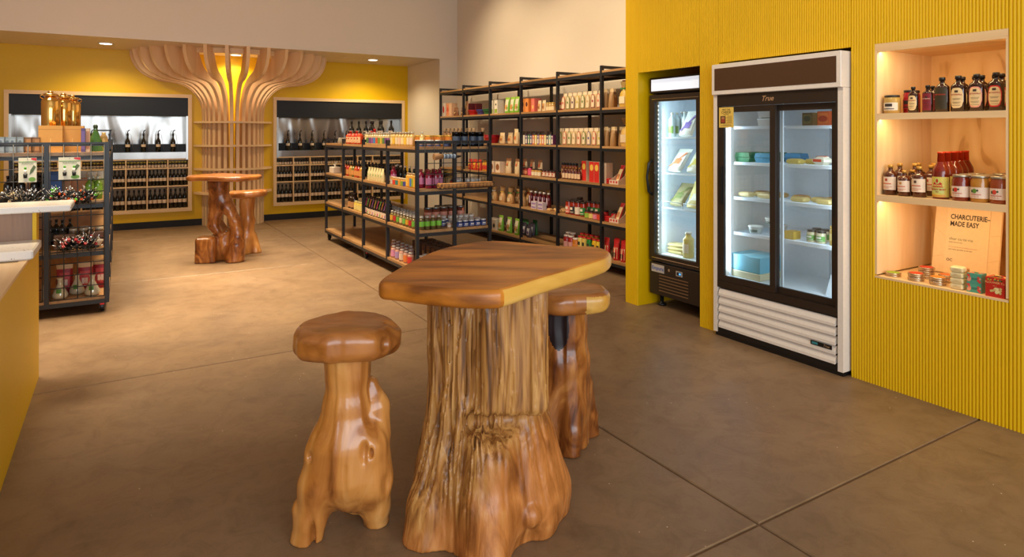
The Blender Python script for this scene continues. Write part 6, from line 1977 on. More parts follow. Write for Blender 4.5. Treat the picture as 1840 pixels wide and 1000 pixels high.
# second tier
tb = [('box', MB().rbox(-.10, .10, -.055, .055, 0, .085, .006), [col((222, 206, 186), .6)])]
def tissue():
    t_ = MB(); R = random.Random(2)
    for k in range(5):
        a0 = R.uniform(0, 6)
        t_.add([(.03 * math.cos(a0), .012 * math.sin(a0), .085), (.04 * math.cos(a0 + 1), .02 * math.sin(a0 + 1), .135 + .01 * k), (-.02, .01 * k - .02, .12), (.02 * math.cos(a0 + 2), .01, .085)], [(0, 1, 2, 3)])
    return tb + [('tissue', t_, [col((236, 224, 206), .7)])]
G(B_, 602, 'tissue', tissue, 'tissue_box', 'white tissue box at the far end of the gondola', 'box', None, GX + .08, True)
ss = [((200, 80, 30), 'orange'), ((170, 40, 26), 'red'), ((206, 140, 40), 'amber'), ((110, 110, 40), 'olive')]
for row_ in range(2):
    for k, u in enumerate(fan(622, 650, 7)):
        cc, wd = ss[(k + row_) % 4]
        G(B_, u, ('pep', cc), lambda: g_bottle(.030, .175, cc, (30, 26, 24), (216, 150, 80), .62, .34, .16, (.15, .5), 1.3), 'pepper_sauce_bottle', '%s pepper sauce bottle with black cap on the second tier%s' % (wd, '' if row_ == 0 else ', second row'), 'bottle', 'pepper sauce bottles', GX + .045 + .09 * row_, row_ == 0)
G(B_, fan(645, 700, 10), 'blkb', lambda: g_bottle(.028, .19, (32, 26, 24), (24, 22, 22), (60, 50, 44), .62, .36), 'vinegar_bottle', 'black vinegar bottle behind the cream pouches', 'bottle', 'black vinegar bottles', GX + .20)
G(B_, fan(664, 688, 6), 'cpouch', lambda: g_pouch(.075, .155, .05, (232, 216, 160), (236, 222, 176), None, (150, 170, 90), 81, (.3, .7)), 'popcorn_pouch', 'cream pouch with green mark on the second tier', 'pouch', 'cream pouches on the second tier', GX + .045, True)
G(B_, 690.5, 'gtin', lambda: g_tin(.055, .105, (140, 160, 60), (50, 44, 40), (226, 200, 170), None, 18, .16), 'green_tin', 'green printed tin with dark lid beside the shelf post', 'tin', None, GX + .06, True)
G(B_, fan(704, 744, 6), 'tagb', lambda: g_bottle(.032, .20, (26, 24, 22), (232, 220, 200), (30, 28, 26), .55, .36, .10, (.1, .4), 1.3, accent=(130, 190, 50)), 'balsamic_bottle', 'black balsamic bottle with green tag behind the small jars', 'bottle', 'green-tagged balsamic bottles', GX + .15, True)
for k, (u, lc, wd) in enumerate(((704.5, (206, 196, 190), 'white'), (710, (216, 60, 40), 'red'), (715, (60, 130, 120), 'teal'), (720, (226, 150, 50), 'orange'), (724.5, (130, 160, 50), 'green'), (729, (70, 70, 150), 'blue'))):
    G(B_, u, ('mj', lc), lambda: g_jar(.028, .085, (206, 150, 70), (226, 196, 160), lc, (.1, .75), 1.5, 12, .16), 'mustard_jar', 'small mustard jar with %s label on the second tier' % wd, 'jar', 'small mustard jars', GX + .035, True)
for k, u in enumerate(fan(733, 746.5, 5)):
    lc, wd = [((232, 190, 80), 'gold'), ((226, 160, 50), 'amber'), ((80, 130, 190), 'blue'), ((150, 170, 50), 'lime'), ((230, 170, 60), 'honey')][k]
    G(B_, u, ('slim', lc), lambda: g_bottle(.022, .15, (206, 150, 60), (206, 180, 140), lc, .8, .5, .10, (.1, .65), 1.3), 'infused_bottle', 'slim bottle with %s label on the second tier' % wd, 'bottle', 'slim infused bottles', GX + .035, True)
E(B_, 6.0, [757.5, 770, 782.5], 'mag', lambda: g_bottle(.034, .19, (150, 30, 60), (150, 70, 60), (214, 130, 170), .72, .45, .10, (.2, .55), 1.4), 'magenta_bottle', 'magenta bottle with pink label on the gondola end', 'bottle', 'magenta bottles', True)
E(B_, 6.09, fan(756, 790, 4), 'mag', None, 'magenta_bottle', 'magenta bottle in the rear row on the gondola end', 'bottle', 'magenta bottles, rear', True)
for yy in (6.2, 6.3):
    E(B_, yy, fan(790, 815, 4), 'crj', lambda: g_jar(.032, .085, (206, 176, 120), (190, 150, 70), (230, 206, 160), (.1, .7)), 'dip_jar', 'cream dip jar on the second tier near the gondola end', 'jar', 'cream dip jars')
for yy in (6.05, 6.13, 6.21):
    E(B_, yy, fan(822, 868, 6), 'whl', lambda: g_jar(.030, .072, (190, 196, 190), (226, 226, 226), (206, 214, 214), (.1, .7), 1.5, 12, .25, None, 0), 'salt_jar', 'pale salt jar with white lid on the second tier', 'jar', 'white-lidded salt jars')
E(B_, 6.04, [818, 824], 'redsm', lambda: g_jar(.024, .07, (206, 60, 40), (60, 60, 90)), 'red_pot', 'small red pot beside the salt jars', 'pot', 'small red pots')
for yy in (6.45, 6.56, 6.67):
    E(B_, yy, fan(752, 812, 7), 'dkj', lambda: g_jar(.036, .13, (70, 50, 30), (196, 156, 70), (110, 90, 60), (.1, .6)), 'tapenade_jar', 'dark jar with gold lid deep on the second tier', 'jar', 'dark gold-lidded jars')
# third tier
G(C_, [632, 637], 'dkbig', lambda: g_bottle(.05, .20, (46, 28, 20), (36, 28, 26), (190, 140, 90), .66, .6, .1, (.1, .45)), 'syrup_jug', 'dark brown syrup jug on the third tier', 'jug', 'dark syrup jugs', GX + .07, True)
G(C_, [641, 646, 650.5], 'yelj', lambda: g_jar(.034, .115, (226, 196, 90), (206, 190, 130), (232, 214, 130), (.1, .7)), 'honey_jar', 'pale yellow honey jar on the third tier', 'jar', 'honey jars', GX + .05, True)
rbn = [((236, 200, 60), 'yellow'), ((220, 60, 120), 'magenta'), ((120, 190, 50), 'green'), ((236, 130, 40), 'orange'), ((160, 80, 170), 'violet')]
def ribb(cc):
    def g():
        p = g_bottle(.027, .185, (40, 30, 30), (40, 34, 32), (230, 206, 180), .6, .45, .12, (.06, .4), 1.3)
        l = MB()
        l.add([(-.03, -.0300, .10), (-.015, -.0320, .10), (.035, -.0255, .195), (.02, -.0240, .195)], [(0, 1, 2, 3)])
        l.add([(-.018, -.0305, .02), (.0, -.0315, .02), (.018, -.0305, .05), (.0, -.0315, .05)], [(0, 1, 2, 3)])
        return p + [('diagonal_band', l, [col(cc, .5)])]
    return g
for row_ in range(3):
    for k, u in enumerate(fan(656, 700, 11)):
        cc, wd = rbn[(k + row_) % 5]
        G(C_, u, ('rib', cc), ribb(cc), 'dressing_bottle', 'dark dressing bottle with %s diagonal band on the third tier, %s row' % (wd, ('front', 'middle', 'rear')[row_]), 'bottle', 'diagonal-band dressing bottles', GX + .035 + .065 * row_, row_ == 0)
gs = [((226, 170, 50), 'yellow'), ((200, 40, 40), 'red'), ((110, 180, 60), 'green'), ((226, 206, 140), 'cream'), ((120, 190, 80), 'bright green')]
for row_ in range(4):
    for k, u in enumerate(fan(705, 744, 8)):
        cc, wd = gs[(k + row_ * 2) % 5]
        G(C_, u, ('herb', cc), lambda: g_bottle(.024, .125, (120, 100, 56), (190, 184, 176), cc, .74, .6, .13, (.2, .62), 1.4), 'herb_bottle', 'herb bottle with %s label and steel cap, %s' % (wd, ('front row along the gondola side', 'second row along the gondola side', 'third row along the gondola side', 'innermost row along the gondola side')[row_]), 'bottle', 'herb bottles along the gondola side', GX + .035 + .055 * row_, row_ == 0)
for row_ in range(2):
    E(C_, 5.985 + .062 * row_, [757.5, 767.5, 778, 788.5], 'herbg', lambda: g_bottle(.028, .135, (96, 84, 50), (196, 190, 182), (120, 190, 60), .74, .6, .13, (.26, .62), 1.5), 'herb_bottle', 'herb bottle with vivid green label at the gondola corner, %s' % ('front' if row_ == 0 else 'second row'), 'bottle', 'herb bottles at the gondola corner', True)
for row_ in range(3):
    E(C_, 5.985 + .075 * row_, fan(825.5, 868, 5) if row_ != 1 else fan(822, 872, 5), 'bluej', lambda: g_jar(.032, .068, (40, 56, 110), (206, 210, 214), (60, 76, 140), (.1, .75), 1.5, 14, .22, (230, 226, 220), .3), 'blue_jar', 'blue-labelled jar with silver lid at the gondola end, %s row' % ('front', 'middle', 'rear')[row_], 'jar', 'blue-labelled jars', True)
E(C_, 6.0, [807, 815], 'smallpk', lambda: g_jar(.022, .05, (206, 150, 110), (206, 210, 214), (230, 210, 190), (.1, .75)), 'sample_pot', 'tiny pale pot beside the blue-labelled jars', 'pot', 'tiny sample pots', True)
E(C_, 6.13, [796, 806], 'bluej', None, 'blue_jar', 'blue-labelled jar between herb bottles and pink canisters', 'jar', 'blue jars beside herb bottles', True)
for yy in (6.22, 6.29):
    E(C_, yy, fan(800, 856, 7), 'clr', lambda: g_jar(.030, .085, (196, 176, 160), (226, 222, 216), (206, 190, 176), (.1, .7), 1.5, 12, .2, None, 0), 'clear_pot', 'clear pot with white lid in front of the pink canisters', 'pot', 'clear white-lidded pots')
E(C_, 6.42, [769, 783, 797, 812, 827.5], 'pinkcan', lambda: g_tin(.043, .165, (216, 150, 130), (150, 160, 166), (220, 150, 128), None, 20, .10), 'pink_canister', 'pink canister with grey lid on the third tier', 'canister', 'pink canisters', True)
for k, (uu, z) in enumerate(((852, 0), (871, 0), (866, .123))):
    E(C_ + z, 6.42, uu, 'pearbx', lambda: g_box(.115, .10, .12, (230, 206, 180), (232, 210, 186), (120, 70, 40), az=(.25, .8), aw=.5), 'gift_box', 'cream box with brown fruit picture, ' + ('stacked on two others' if z else 'under another box'), 'box', 'cream gift boxes', True)
for yy, us in ((6.62, (800, 815, 830, 846)), (6.75, (790, 806, 822, 838))):
    E(C_, yy, us, 'dkbox', lambda: g_box(.09, .09, .14, (70, 46, 34), (96, 64, 44)), 'dark_box', 'dark brown box behind the pink canisters', 'box', 'dark boxes on the third tier')
# lowest tier
pk = [((226, 150, 190), 'pink'), ((230, 130, 60), 'orange'), ((180, 150, 200), 'lilac'), ((216, 60, 50), 'red'), ((232, 206, 180), 'white')]
for row_ in range(3):
    for k, u in enumerate(fan(708, 738, 5)):
        cc, wd = pk[(k * 2 + row_) % 5]
        G(D_, u, ('tea', cc), lambda: g_bottle(.034, .125, (190, 140, 120), (196, 190, 186), cc, .76, .55, .12, (.12, .66), 1.5), 'pastel_bottle', 'small pastel bottle with %s label on the lowest tier, %s row' % (wd, ('front', 'middle', 'rear')[row_]), 'bottle', 'pastel bottles on the lowest tier', GX + .045 + .075 * row_, row_ == 0)
E(D_, 5.99, [757, 768, 779], ('tea', (226, 150, 190)), None, 'pastel_bottle', 'pink-labelled bottle at the lowest corner of the gondola', 'bottle', 'pink bottles at the corner', True)
for r_ in range(3):
    for k in range(6):
        put('cofbox', lambda: g_box(.095, .07, .165, (84, 56, 38), (110, 76, 50), (190, 150, 90), az=(.3, .6)), 'brown_box', 'dark brown box with tan dot on the lowest tier, %s row' % ('front', 'middle', 'rear')[r_], 'box', (GX + .30 + .085 * r_, 6.02 + .125 * k, D_ + .0004), RZ, 'brown boxes on the lowest tier', r_ == 0)
put('whtray', lambda: [('tray', MB().prism([(-.09, 0), (.09, 0), (.09, .03), (-.09, .075)], -.08, .08, axis='y'), [col((206, 202, 206), .5)])], 'card_wedge', 'white card wedge on the lowest tier beside the brown boxes', 'card', (GX + .70, 6.12, D_ + .0004), 0.3, push='y')

# wire basket with rolled mats and a brush on the gondola end grid
bk = thing('wire_basket', 'black wire basket hung on the gondola end grid', 'basket', (GX + GW / 2 + .08, GY - .034, .955))
q_ = MB()
for k in range(15):
    x = -.30 + .60 * k / 14
    q_.tube([(x, 0, .10), (x, 0, 0), (x, -.115, 0), (x, -.125, .045)], .0022, 5)
for (y, z) in ((0, .10), (0, .0), (-.115, 0), (-.125, .045), (-.06, 0)): q_.tube([(-.30, y, z), (.30, y, z)], .0028, 5)
q_.build('basket_wires', M['metal'], bk)
def roll(L, r):
    n = int(L / .012); prof = []
    for k in range(n):
        z = L * k / n
        prof += [(r, z), (r, z + .0085), (r * .9, z + .009), (r * .9, z + .0115)]
    b_ = MB(); b_.lathe(prof + [(r, L)], 14)
    c_ = MB(); c_.lathe([(r * .55, -.001), (r * .55, 0.0)], 12)
    t_ = MB(); t_.lathe([(r * 1.03, L * .46), (r * 1.03, L * .54)], 14, cap=False)
    return [('mat', b_, [col((186, 132, 74), .6)]), ('core', c_, [col((90, 60, 36), .7)]), ('band', t_, [col((120, 80, 50), .6)])]
def lie(name, label, gen, x, y, z):
    t = thing(name, label, 'mat', (x, y, z), 0, 'rolled mats in the wire basket')
    for nm, p, ms in gen: link(nm, p.mesh(nm, ms), t, (0, 0, 0), (0, PI / 2, 0))
lie('rolled_mat', 'rolled bamboo mat at the front of the wire basket', roll(.56, .0262), GX + .215, GY - .034 - .0845, .955 + .0295)
lie('rolled_mat', 'rolled bamboo mat against the grid in the wire basket', roll(.58, .0255), GX + .195, GY - .034 - .0305, .955 + .0288)
br = thing('hanging_brush', 'straw hand brush with striped grip hung on the gondola end grid', 'brush', (GX + .15, GY - .068, 1.27))
q_ = MB(); q_.tube([(.0, 0, 0), (.06, 0, .004), (.10, 0, .004)], [.034, .028, .022], 10); q_.build('bristles', col((150, 110, 70), .8), br)
q_ = MB()
for k in range(7): q_.tube([(.10 + .019 * k, 0, .004), (.117 + .019 * k, 0, .003)], .0235, 10, k % 2)
q_.build('striped_grip', [col((150, 170, 190), .7), col((90, 104, 124), .7)], br)
q_ = MB(); q_.tube([(.23, 0, .003), (.27, 0, .0), (.30, 0, .004)], [.017, .012, .006], 8); q_.build('handle_end', M['black'], br)
q_ = MB(); q_.tube([(.16, .0, .024), (.16, .018, .050), (.16, .040, .044), (.16, .040, .03)], .003, 6); q_.build('hook', M['metal'], br)

# ------------------------------------------------------------------ bottles in the wall stations
def wb(): return g_bottle(.0258, .255, (20, 17, 13), (24, 20, 18), (222, 196, 166), .60, .36, .10, (.30, .50), 1.5, n=10)
def wb3(): return g_bottle(.0312, .312, (20, 17, 13), (24, 20, 18), (222, 196, 166), .58, .36, .12, (.28, .46), 1.5, n=10)
def sb(cap): return lambda: g_jar(.020, .098, (36, 28, 20), cap, (222, 204, 176), (.1, .62), 1.5, 10, .22, None, 0)
for si, (xa, xb, wdt, rows) in enumerate(ST):
    wh = ('station behind the wire rack', 'station beside the alcove return')[si]
    for k in range(8):
        x0 = xa + wdt * k + .009
        for (za, n, key, gen, nm, lb, rad) in ((rows[0][0], 6, ('sb', si), sb((190, 176, 60) if si == 0 else (60, 50, 40)), 'sample_bottle', 'small dark bottle in a top cubby of ' + wh, .02),
                                          (rows[1][0], 5, 'wb', wb, 'wine_bottle', 'dark bottle with white label in a middle cubby of ' + wh, .027),
                                          (rows[2][0], 4, 'wb3', wb3, 'wine_bottle', 'dark bottle with white label in a bottom cubby of ' + wh, .0325)):
            for j in range(n):
                x = x0 + rad + .003 + (wdt - .018 - 2 * rad - .006) * j / (n - 1)
                put(key, gen, nm, lb, 'bottle', (x, YB + .055 + .004 * ((j * 7 + k) % 3), za + .0004 if za != rows[1][0] and za != rows[0][0] else za + .0004), 0, lb.split(' in a ')[1], push=None)
    # tasting bottles with pourers on the ledge
    def taste():
        p = g_bottle(.035, .300, (26, 24, 14), (24, 22, 22), (214, 190, 160), .52, .34, .12, (.28, .42), 1.2, n=14)
        q_ = MB(); q_.tube([(0, 0, .295), (.0, -.002, .325), (.012, -.004, .345), (.03, -.004, .35)], .007, 6)
        q2 = MB(); q2.tube([(.018, .0, .30), (.045, .01, .27), (.058, .02, .17), (.075, .03, .03)], .0022, 5)
        return p + [('pourer', q_, [col((22, 22, 24), .35)]), ('tube', q2, [col((150, 144, 136), .4)])]
    xs_ = [at_y(u, 240, YB + .11).x for u in ((229.5, 258, 284.5, 311) if si == 0 else (517, 539, 560.5, 582, 602, 622, 642))]
    if si == 0: xs_ = [xs_[0] - .24 * k for k in range(4, 0, -1)] + xs_
    for k, x in enumerate(xs_):
        put('taste', taste, 'tasting_bottle', 'dark tasting bottle with black pourer, ledge of ' + wh, 'bottle', (x, YB + .11, 1.2054), 0, 'tasting bottles on station ledge %d' % (si + 1), True, push=None)

# ------------------------------------------------------------------ goods in the glass-door cooler
def K(z, us, key, gen, name, label, cat, group=None, x=FX + .21, split=True, rz=RZ, dz=0):
    for u in (us if hasattr(us, '__len__') else [us]):
        put(key, gen, name, label, cat, (x, ny(u, x), z + .0006 + dz), rz, group, split, limit=FX + .64)
def clam():
    b_ = MB(); b_.prism([(-.055, 0), (.055, 0), (.065, .045), (-.065, .045)], -.04, .04, axis='y')
    l_ = MB(); l_.rbox(-.067, .067, -.043, .043, .0455, .056, .003)
    g_ = MB(); g_.rbox(-.045, .045, -.025, .025, .0562, .060, .002)
    return [('tub', b_, [col((216, 216, 214), .3)]), ('lid', l_, [col((226, 228, 226), .3)]), ('greens', g_, [col((60, 110, 40), .6)])]
for k in range(2):
    put('clam', clam, 'clamshell_box', 'white clamshell box in the cooler, ' + ('stacked on its twin' if k else 'under its twin'), 'box', (FX + .20, ny(1381, FX + .20), TSH[0] + .0006 + .0605 * k), RZ, 'clamshell boxes', True, push=None)
K(TSH[0], 1455, 'cheb1', lambda: g_box(.075, .055, .086, (88, 70, 34), (110, 96, 50), (40, 60, 40), az=(.3, .75), aw=.7), 'cheese_carton', 'small olive-brown carton on the top cooler shelf', 'box')
K(TSH[0], 1474, 'cheb2', lambda: g_box(.085, .055, .095, (206, 84, 30), (216, 110, 50), (170, 50, 26), az=(.25, .7), aw=.8), 'cheese_carton', 'orange carton on the top cooler shelf beside the olive-brown one', 'box')
def egg(cc):
    def g():
        b_ = MB()
        b_.prism([(-.055, 0), (.055, 0), (.068, .034), (-.068, .034)], -.045, .045, axis='y')
        l_ = MB(); l_.prism([(-.068, .036), (.068, .036), (.058, .068), (-.058, .068)], -.047, .047, axis='y')
        t_ = MB(); t_.box(-.035, .035, -.02, .02, .0682, .070)
        return [('tray', b_, [col(cc, .6)]), ('lid', l_, [col(cc, .6)]), ('label', t_, [col((50, 110, 60), .6)])]
    return g
K(TSH[1], 1341, 'eggg', egg((44, 116, 66)), 'egg_carton', 'green egg carton in the cooler beside the blue one', 'carton')
K(TSH[1], 1377, 'eggb', egg((66, 150, 190)), 'egg_carton', 'blue egg carton in the cooler beside the green ones', 'carton', dz=0)
K(TSH[1], [1362, 1380], 'eggg2', egg((58, 110, 60)), 'egg_carton', 'green egg carton behind the blue one in the cooler', 'carton', 'rear green egg cartons', x=FX + .36)
K(TSH[1], 1431, 'eggb2', egg((60, 140, 186)), 'egg_carton', 'blue egg carton on the second cooler shelf behind the middle post', 'carton', x=FX + .36)
def wedge(cc, lab):
    def g():
        b_ = MB(); b_.rbox(-.055, .055, -.04, .04, 0, .034, .010)
        l_ = MB(); l_.rbox(-.03, .03, -.022, .022, .0342, .0365, .001)
        return [('pack', b_, [col(cc, .35)]), ('label', l_, [col(lab, .5)])]
    return g
K(TSH[1], [1430, 1450], 'wy', wedge((206, 180, 90), (226, 206, 150)), 'cheese_pack', 'yellow cheese pack on the second cooler shelf', 'pack', 'yellow cheese packs')
def slump(cc, lab):
    def g():
        b_ = MB(); b_.rbox(-.06, .06, -.045, .045, 0, .058, .022)
        l_ = MB(); l_.rbox(-.035, .035, -.025, .025, .0582, .0605, .001)
        l_.box(-.04, .02, -.0462, -.0452, .022, .04)
        return [('bag', b_, [col(cc, .4)]), ('label', l_, [col(lab, .5)])]
    return g
K(TSH[1], [1478, 1498], 'wb_', slump((222, 214, 190), (206, 70, 40)), 'cheese_bag', 'white bag of cheese with red label in the cooler', 'bag', 'white cheese bags', x=FX + .205)
K(TSH[1], 1502, 'wb_', None, 'cheese_bag', 'white bag of cheese behind the others in the cooler', 'bag', x=FX + .33)
for z, us, wd in ((TSH[2], [1342, 1359, 1378], 'left'), (TSH[2], [1438, 1462, 1484], 'right')):
    K(z, us, ('wedge', wd), wedge((216, 196, 140) if wd == 'left' else (214, 188, 120), (190, 160, 110)), 'cheese_pack', 'flat pale cheese pack on the third cooler shelf behind the %s door' % ('notice-bearing' if wd == 'left' else 'other'), 'pack', 'cheese packs %s' % wd)
for u, x in ((1364, FX + .33), (1390, FX + .30), (1440, FX + .33), (1488, FX + .30)):
    K(TSH[2], u, 'wedge3', wedge((206, 160, 90), (190, 120, 80)), 'cheese_pack', 'orange-brown cheese pack in the rear of the third cooler shelf', 'pack', 'rear cheese packs', x)
def tub():
    b_ = MB(); b_.lathe([(.040, 0), (.050, .045), (.050, .046)], 18)
    l_ = MB(); l_.lathe([(.053, .0462), (.053, .054), (.049, .056)], 18)
    p_ = MB(); patch(p_, .0465, .0465, -.9, .9, .012, .034)
    return [('tub_body', b_, [col((206, 204, 196), .35)]), ('lid', l_, [col((226, 226, 220), .35)]), ('label', p_, [col((120, 130, 120), .5)])]
for k, (u, x, z) in enumerate(((1358, FX + .20, 0), (1378, FX + .19, 0), (1388, FX + .32, 0), (1388, FX + .32, .0566))):
    K(TSH[3], u, 'tub', tub, 'deli_tub', ('white deli tub standing on another in the cooler', 'white deli tub on the lowest wire shelf')[0 if z else 1], 'tub', 'white deli tubs', x, dz=z)
K(TSH[3], 1424, 'ybox', lambda: g_box(.07, .08, .055, (206, 170, 70), (216, 184, 90)), 'butter_box', 'small yellow box behind the middle cooler post', 'box')
K(TSH[3], [1459, 1476], 'gjar', lambda: g_jar(.033, .082, (206, 196, 160), (40, 40, 36), (90, 150, 60), (.2, .7), 1.3, 16, .16, (230, 226, 216), 0), 'dip_jar', 'pale dip jar with green and white label in the cooler', 'jar', 'green-labelled dip jars')
K(TSH[3], [1468, 1484], 'gjar', None, 'dip_jar', 'pale dip jar in the rear row of the cooler', 'jar', 'rear dip jars', FX + .31)
K(TSH[3], 1501, 'honj', lambda: g_jar(.036, .125, (206, 170, 70), (206, 170, 80), (226, 200, 120), (.3, .7), 1.3, 16, .12), 'honey_jar', 'golden jar with gold lid beside the dip jars', 'jar')
K(.4352, 1358, 'bigblue', lambda: [('carton', MB().rbox(-.135, .135, -.13, .13, 0, .050, .004), [col((214, 206, 170), .5)]), ('upper_carton', MB().rbox(-.133, .133, -.128, .128, .0505, .168, .004), [col((110, 186, 208), .5)]), ('top_flap', MB().box(-.03, .03, -.128, .128, .1684, .1692), [col((140, 200, 214), .5)])],
  'blue_box', 'large pale blue box with cream base on the cooler floor', 'box', x=FX + .26)
put('acry', lambda: [('panel', MB().prism([(-.002, 0), (.004, 0), (.064, .13), (.058, .13)], -.05, .05, axis='x').prism([(-.02, 0), (.06, 0), (.06, .004), (-.02, .004)], -.05, .05, axis='x'), [col((206, 214, 222), .2)])], 'sign_holder', 'clear acrylic sign holder on the cooler floor', 'sign', (FX + .17, ny(1496, FX + .17), .4358), RZ)

# ------------------------------------------------------------------ goods in the slim fridge
def F(z, us, key, gen, name, label, cat, group=None, x=EX + .19, rz=RZ, tilt=0.0, dz=0.0, push='x'):
    for u in (us if hasattr(us, '__len__') else [us]):
        put(key, gen, name, label, cat, (x, min(ny(u, x), 4.145 if 'bottle' in name else 4.085), z + .0006 + dz), rz, group, True, tilt=tilt, limit=EX + .57, push=push)
F(ESH[0], [1195, 1203], 'cbot', lambda: g_bottle(.030, .215, (190, 206, 206), (206, 196, 170), (120, 150, 70), .70, .36, .06, (.15, .45), 1.2, rough=.08), 'clear_bottle', 'clear bottle with green label in the slim fridge', 'bottle', 'clear green-labelled bottles')
F(ESH[0], [1213, 1221, 1230], 'cbot2', lambda: g_bottle(.028, .225, (196, 206, 206), (196, 190, 180), (216, 220, 220), .70, .36, .06, (.1, .3), 1.2, rough=.08), 'clear_bottle', 'plain clear bottle in the slim fridge', 'bottle', 'plain clear bottles', EX + .28)
def flatbag(c1, c2, c3):
    def g():
        p = g_pouch(.16, .24, .045, c1, c2, None, c3, 91, (.15, .8), .7)
        l = MB()
        l.add([(-.07, -.026, .03), (-.05, -.026, .03), (.06, -.018, .19), (.04, -.018, .19)], [(0, 1, 2, 3)])
        return p + [('stripe', l, [col(c3, .5)])]
    return g
F(ESH[0], 1232, 'fb1', flatbag((206, 204, 196), (214, 210, 200), (110, 80, 160)), 'cheese_bag', 'white bag with purple stripe leaning in the slim fridge', 'bag', None, EX + .18, RZ, math.radians(-28), push=None)
F(ESH[1], 1212, 'fb2', flatbag((196, 196, 186), (206, 206, 196), (216, 110, 60)), 'cheese_bag', 'white bag with orange stripe leaning in the slim fridge', 'bag', None, EX + .16, RZ, math.radians(-38), push=None)
F(ESH[1], 1246, 'fb3', flatbag((200, 196, 180), (210, 206, 180), (206, 190, 60)), 'cheese_bag', 'white bag with yellow stripe leaning in the slim fridge', 'bag', None, EX + .16, RZ, math.radians(-34), push=None)
F(ESH[2], 1212, 'fb4', flatbag((140, 130, 90), (150, 140, 100), (110, 120, 60)), 'pasta_packet', 'brown-green packet leaning in the slim fridge', 'packet', None, EX + .18, RZ, math.radians(-40), push=None)
F(ESH[2], 1246, 'fb5', flatbag((196, 180, 110), (206, 190, 120), (220, 214, 200)), 'pasta_packet', 'pale yellow packet leaning in the slim fridge', 'packet', None, EX + .17, RZ, math.radians(-26), push=None)
for k in range(3):
    F(.4502, 1208, 'pk', lambda: [('packet', MB().rbox(-.09, .09, -.06, .06, 0, .028, .011), [col((176, 160, 100), .45)]), ('label', MB().rbox(-.04, .04, -.025, .025, .0282, .030, .0008), [col((206, 190, 140), .5)])], 'pasta_packet', 'flat tan packet on the slim fridge floor, ' + ('topmost of its pile' if k == 2 else 'lower in its pile'), 'packet', 'tan packets on the fridge floor', EX + .22, RZ + .1 * k, 0, .0305 * k, None)
F(.4502, 1237, 'jug', lambda: g_bottle(.048, .215, (196, 176, 90), (206, 200, 190), (222, 206, 180), .72, .5, .06, (.2, .55), .8), 'juice_jug', 'pale yellow jug with white label on the slim fridge floor', 'jug', None, EX + .15)
q_ = MB()
for (y0, y1) in ((a + .06, (a + c) / 2 - .01), ((a + c) / 2 + .01, c - .07)):
    q_.tube([(.094, y0 - SO, ESH[2] + .002), (.094, y0 - SO, ESH[2] + .05), (.094, y1 - SO, ESH[2] + .05), (.094, y1 - SO, ESH[2] + .002)], .003, 6)
q_.build('shelf_guard', M['liner'], slim)

# ------------------------------------------------------------------ wire rack behind the counter
def R_(z, x, y, key, gen, name, label, cat, group=None, split=True, rz=0.0, dz=0.0, push='y', tilt=0.0):
    return put(key, gen, name, label, cat, (x, y, z + .0004 + dz), rz, group, split, push=push, limit=LY + 3.2, tilt=tilt)
T0 = LL[3]
def rx_(u, y): return at_y(u, 240, y).x
for k, u in enumerate((2, 12, 23, 35)):
    R_(T0, rx_(u, 6.53), 6.53, 'bbox', lambda: g_box(.046, .06, .128, (130, 144, 156), (150, 164, 176), (96, 110, 124), az=(.4, .8)), 'grey_carton', 'slim blue-grey carton on the wire rack top', 'box', 'blue-grey cartons')
for k, u in enumerate((44, 52, 60, 67)):
    R_(T0, rx_(u, 6.56), 6.56, 'bronze', lambda: g_box(.036, .05, .125, (120, 84, 50), (170, 120, 70)), 'bronze_carton', 'slim bronze carton on the wire rack top', 'box', 'bronze cartons')
for k, (u, wd) in enumerate(((91, 'beside the bronze cartons'), (128, 'beside the cone bottle'))):
    R_(T0, rx_(u, 6.60), 6.60, 'kbox', lambda: [('carton', MB().box(-.082, .082, -.085, .085, 0, .222), [col((206, 150, 74), .6)]), ('slot', MB().box(-.003, .003, -.0856, -.0851, .075, .115), [col((226, 180, 110), .6)]), ('lid_seam', MB().box(-.0825, .0825, -.0855, .0855, .19, .192), [col((170, 120, 56), .6)])], 'cardboard_box', 'large kraft cardboard box on the wire rack top ' + wd, 'box', 'kraft boxes on the wire rack')
def fusto():
    b_ = MB(); b_.lathe([(.066, 0), (.07, .004), (.07, .44), (.066, .455), (.045, .475), (.042, .485)], 28)
    l_ = MB(); l_.lathe([(.052, .486), (.056, .490), (.056, .505), (.046, .512)], 28)
    k_ = MB(); k_.lathe([(.012, .512), (.022, .520), (.022, .528), (.010, .534)], 14)
    for s in (-1, 1): k_.tube([(s * .05, 0, .46), (s * .075, 0, .475), (s * .075, 0, .495), (s * .056, 0, .498)], .004, 6)
    return [('barrel', b_, [M['gold']]), ('lid', l_, [M['gold']]), ('knob', k_, [M['gold']])]
for k, (u, y) in enumerate(((91, 7.05), (114, 7.35), (130, 7.7))):
    R_(T0, rx_(u, y), y, 'fusto', fusto, 'oil_dispenser', 'polished gold oil drum with lid, ' + ('beside the kraft boxes' if k == 0 else 'second in the row' if k == 1 else 'last in the row'), 'dispenser', 'gold oil drums')
R_(T0, rx_(150, 6.62), 6.62, 'bk1', lambda: g_box(.030, .13, .20, (80, 64, 120), (110, 90, 150)), 'violet_book', 'violet slim carton beside the kraft boxes', 'box')
R_(T0, rx_(158, 6.64), 6.64, 'bk2', lambda: g_box(.03, .13, .20, (200, 176, 150), (170, 120, 90)), 'pale_book', 'pale slim carton beside the green cone bottle', 'box')
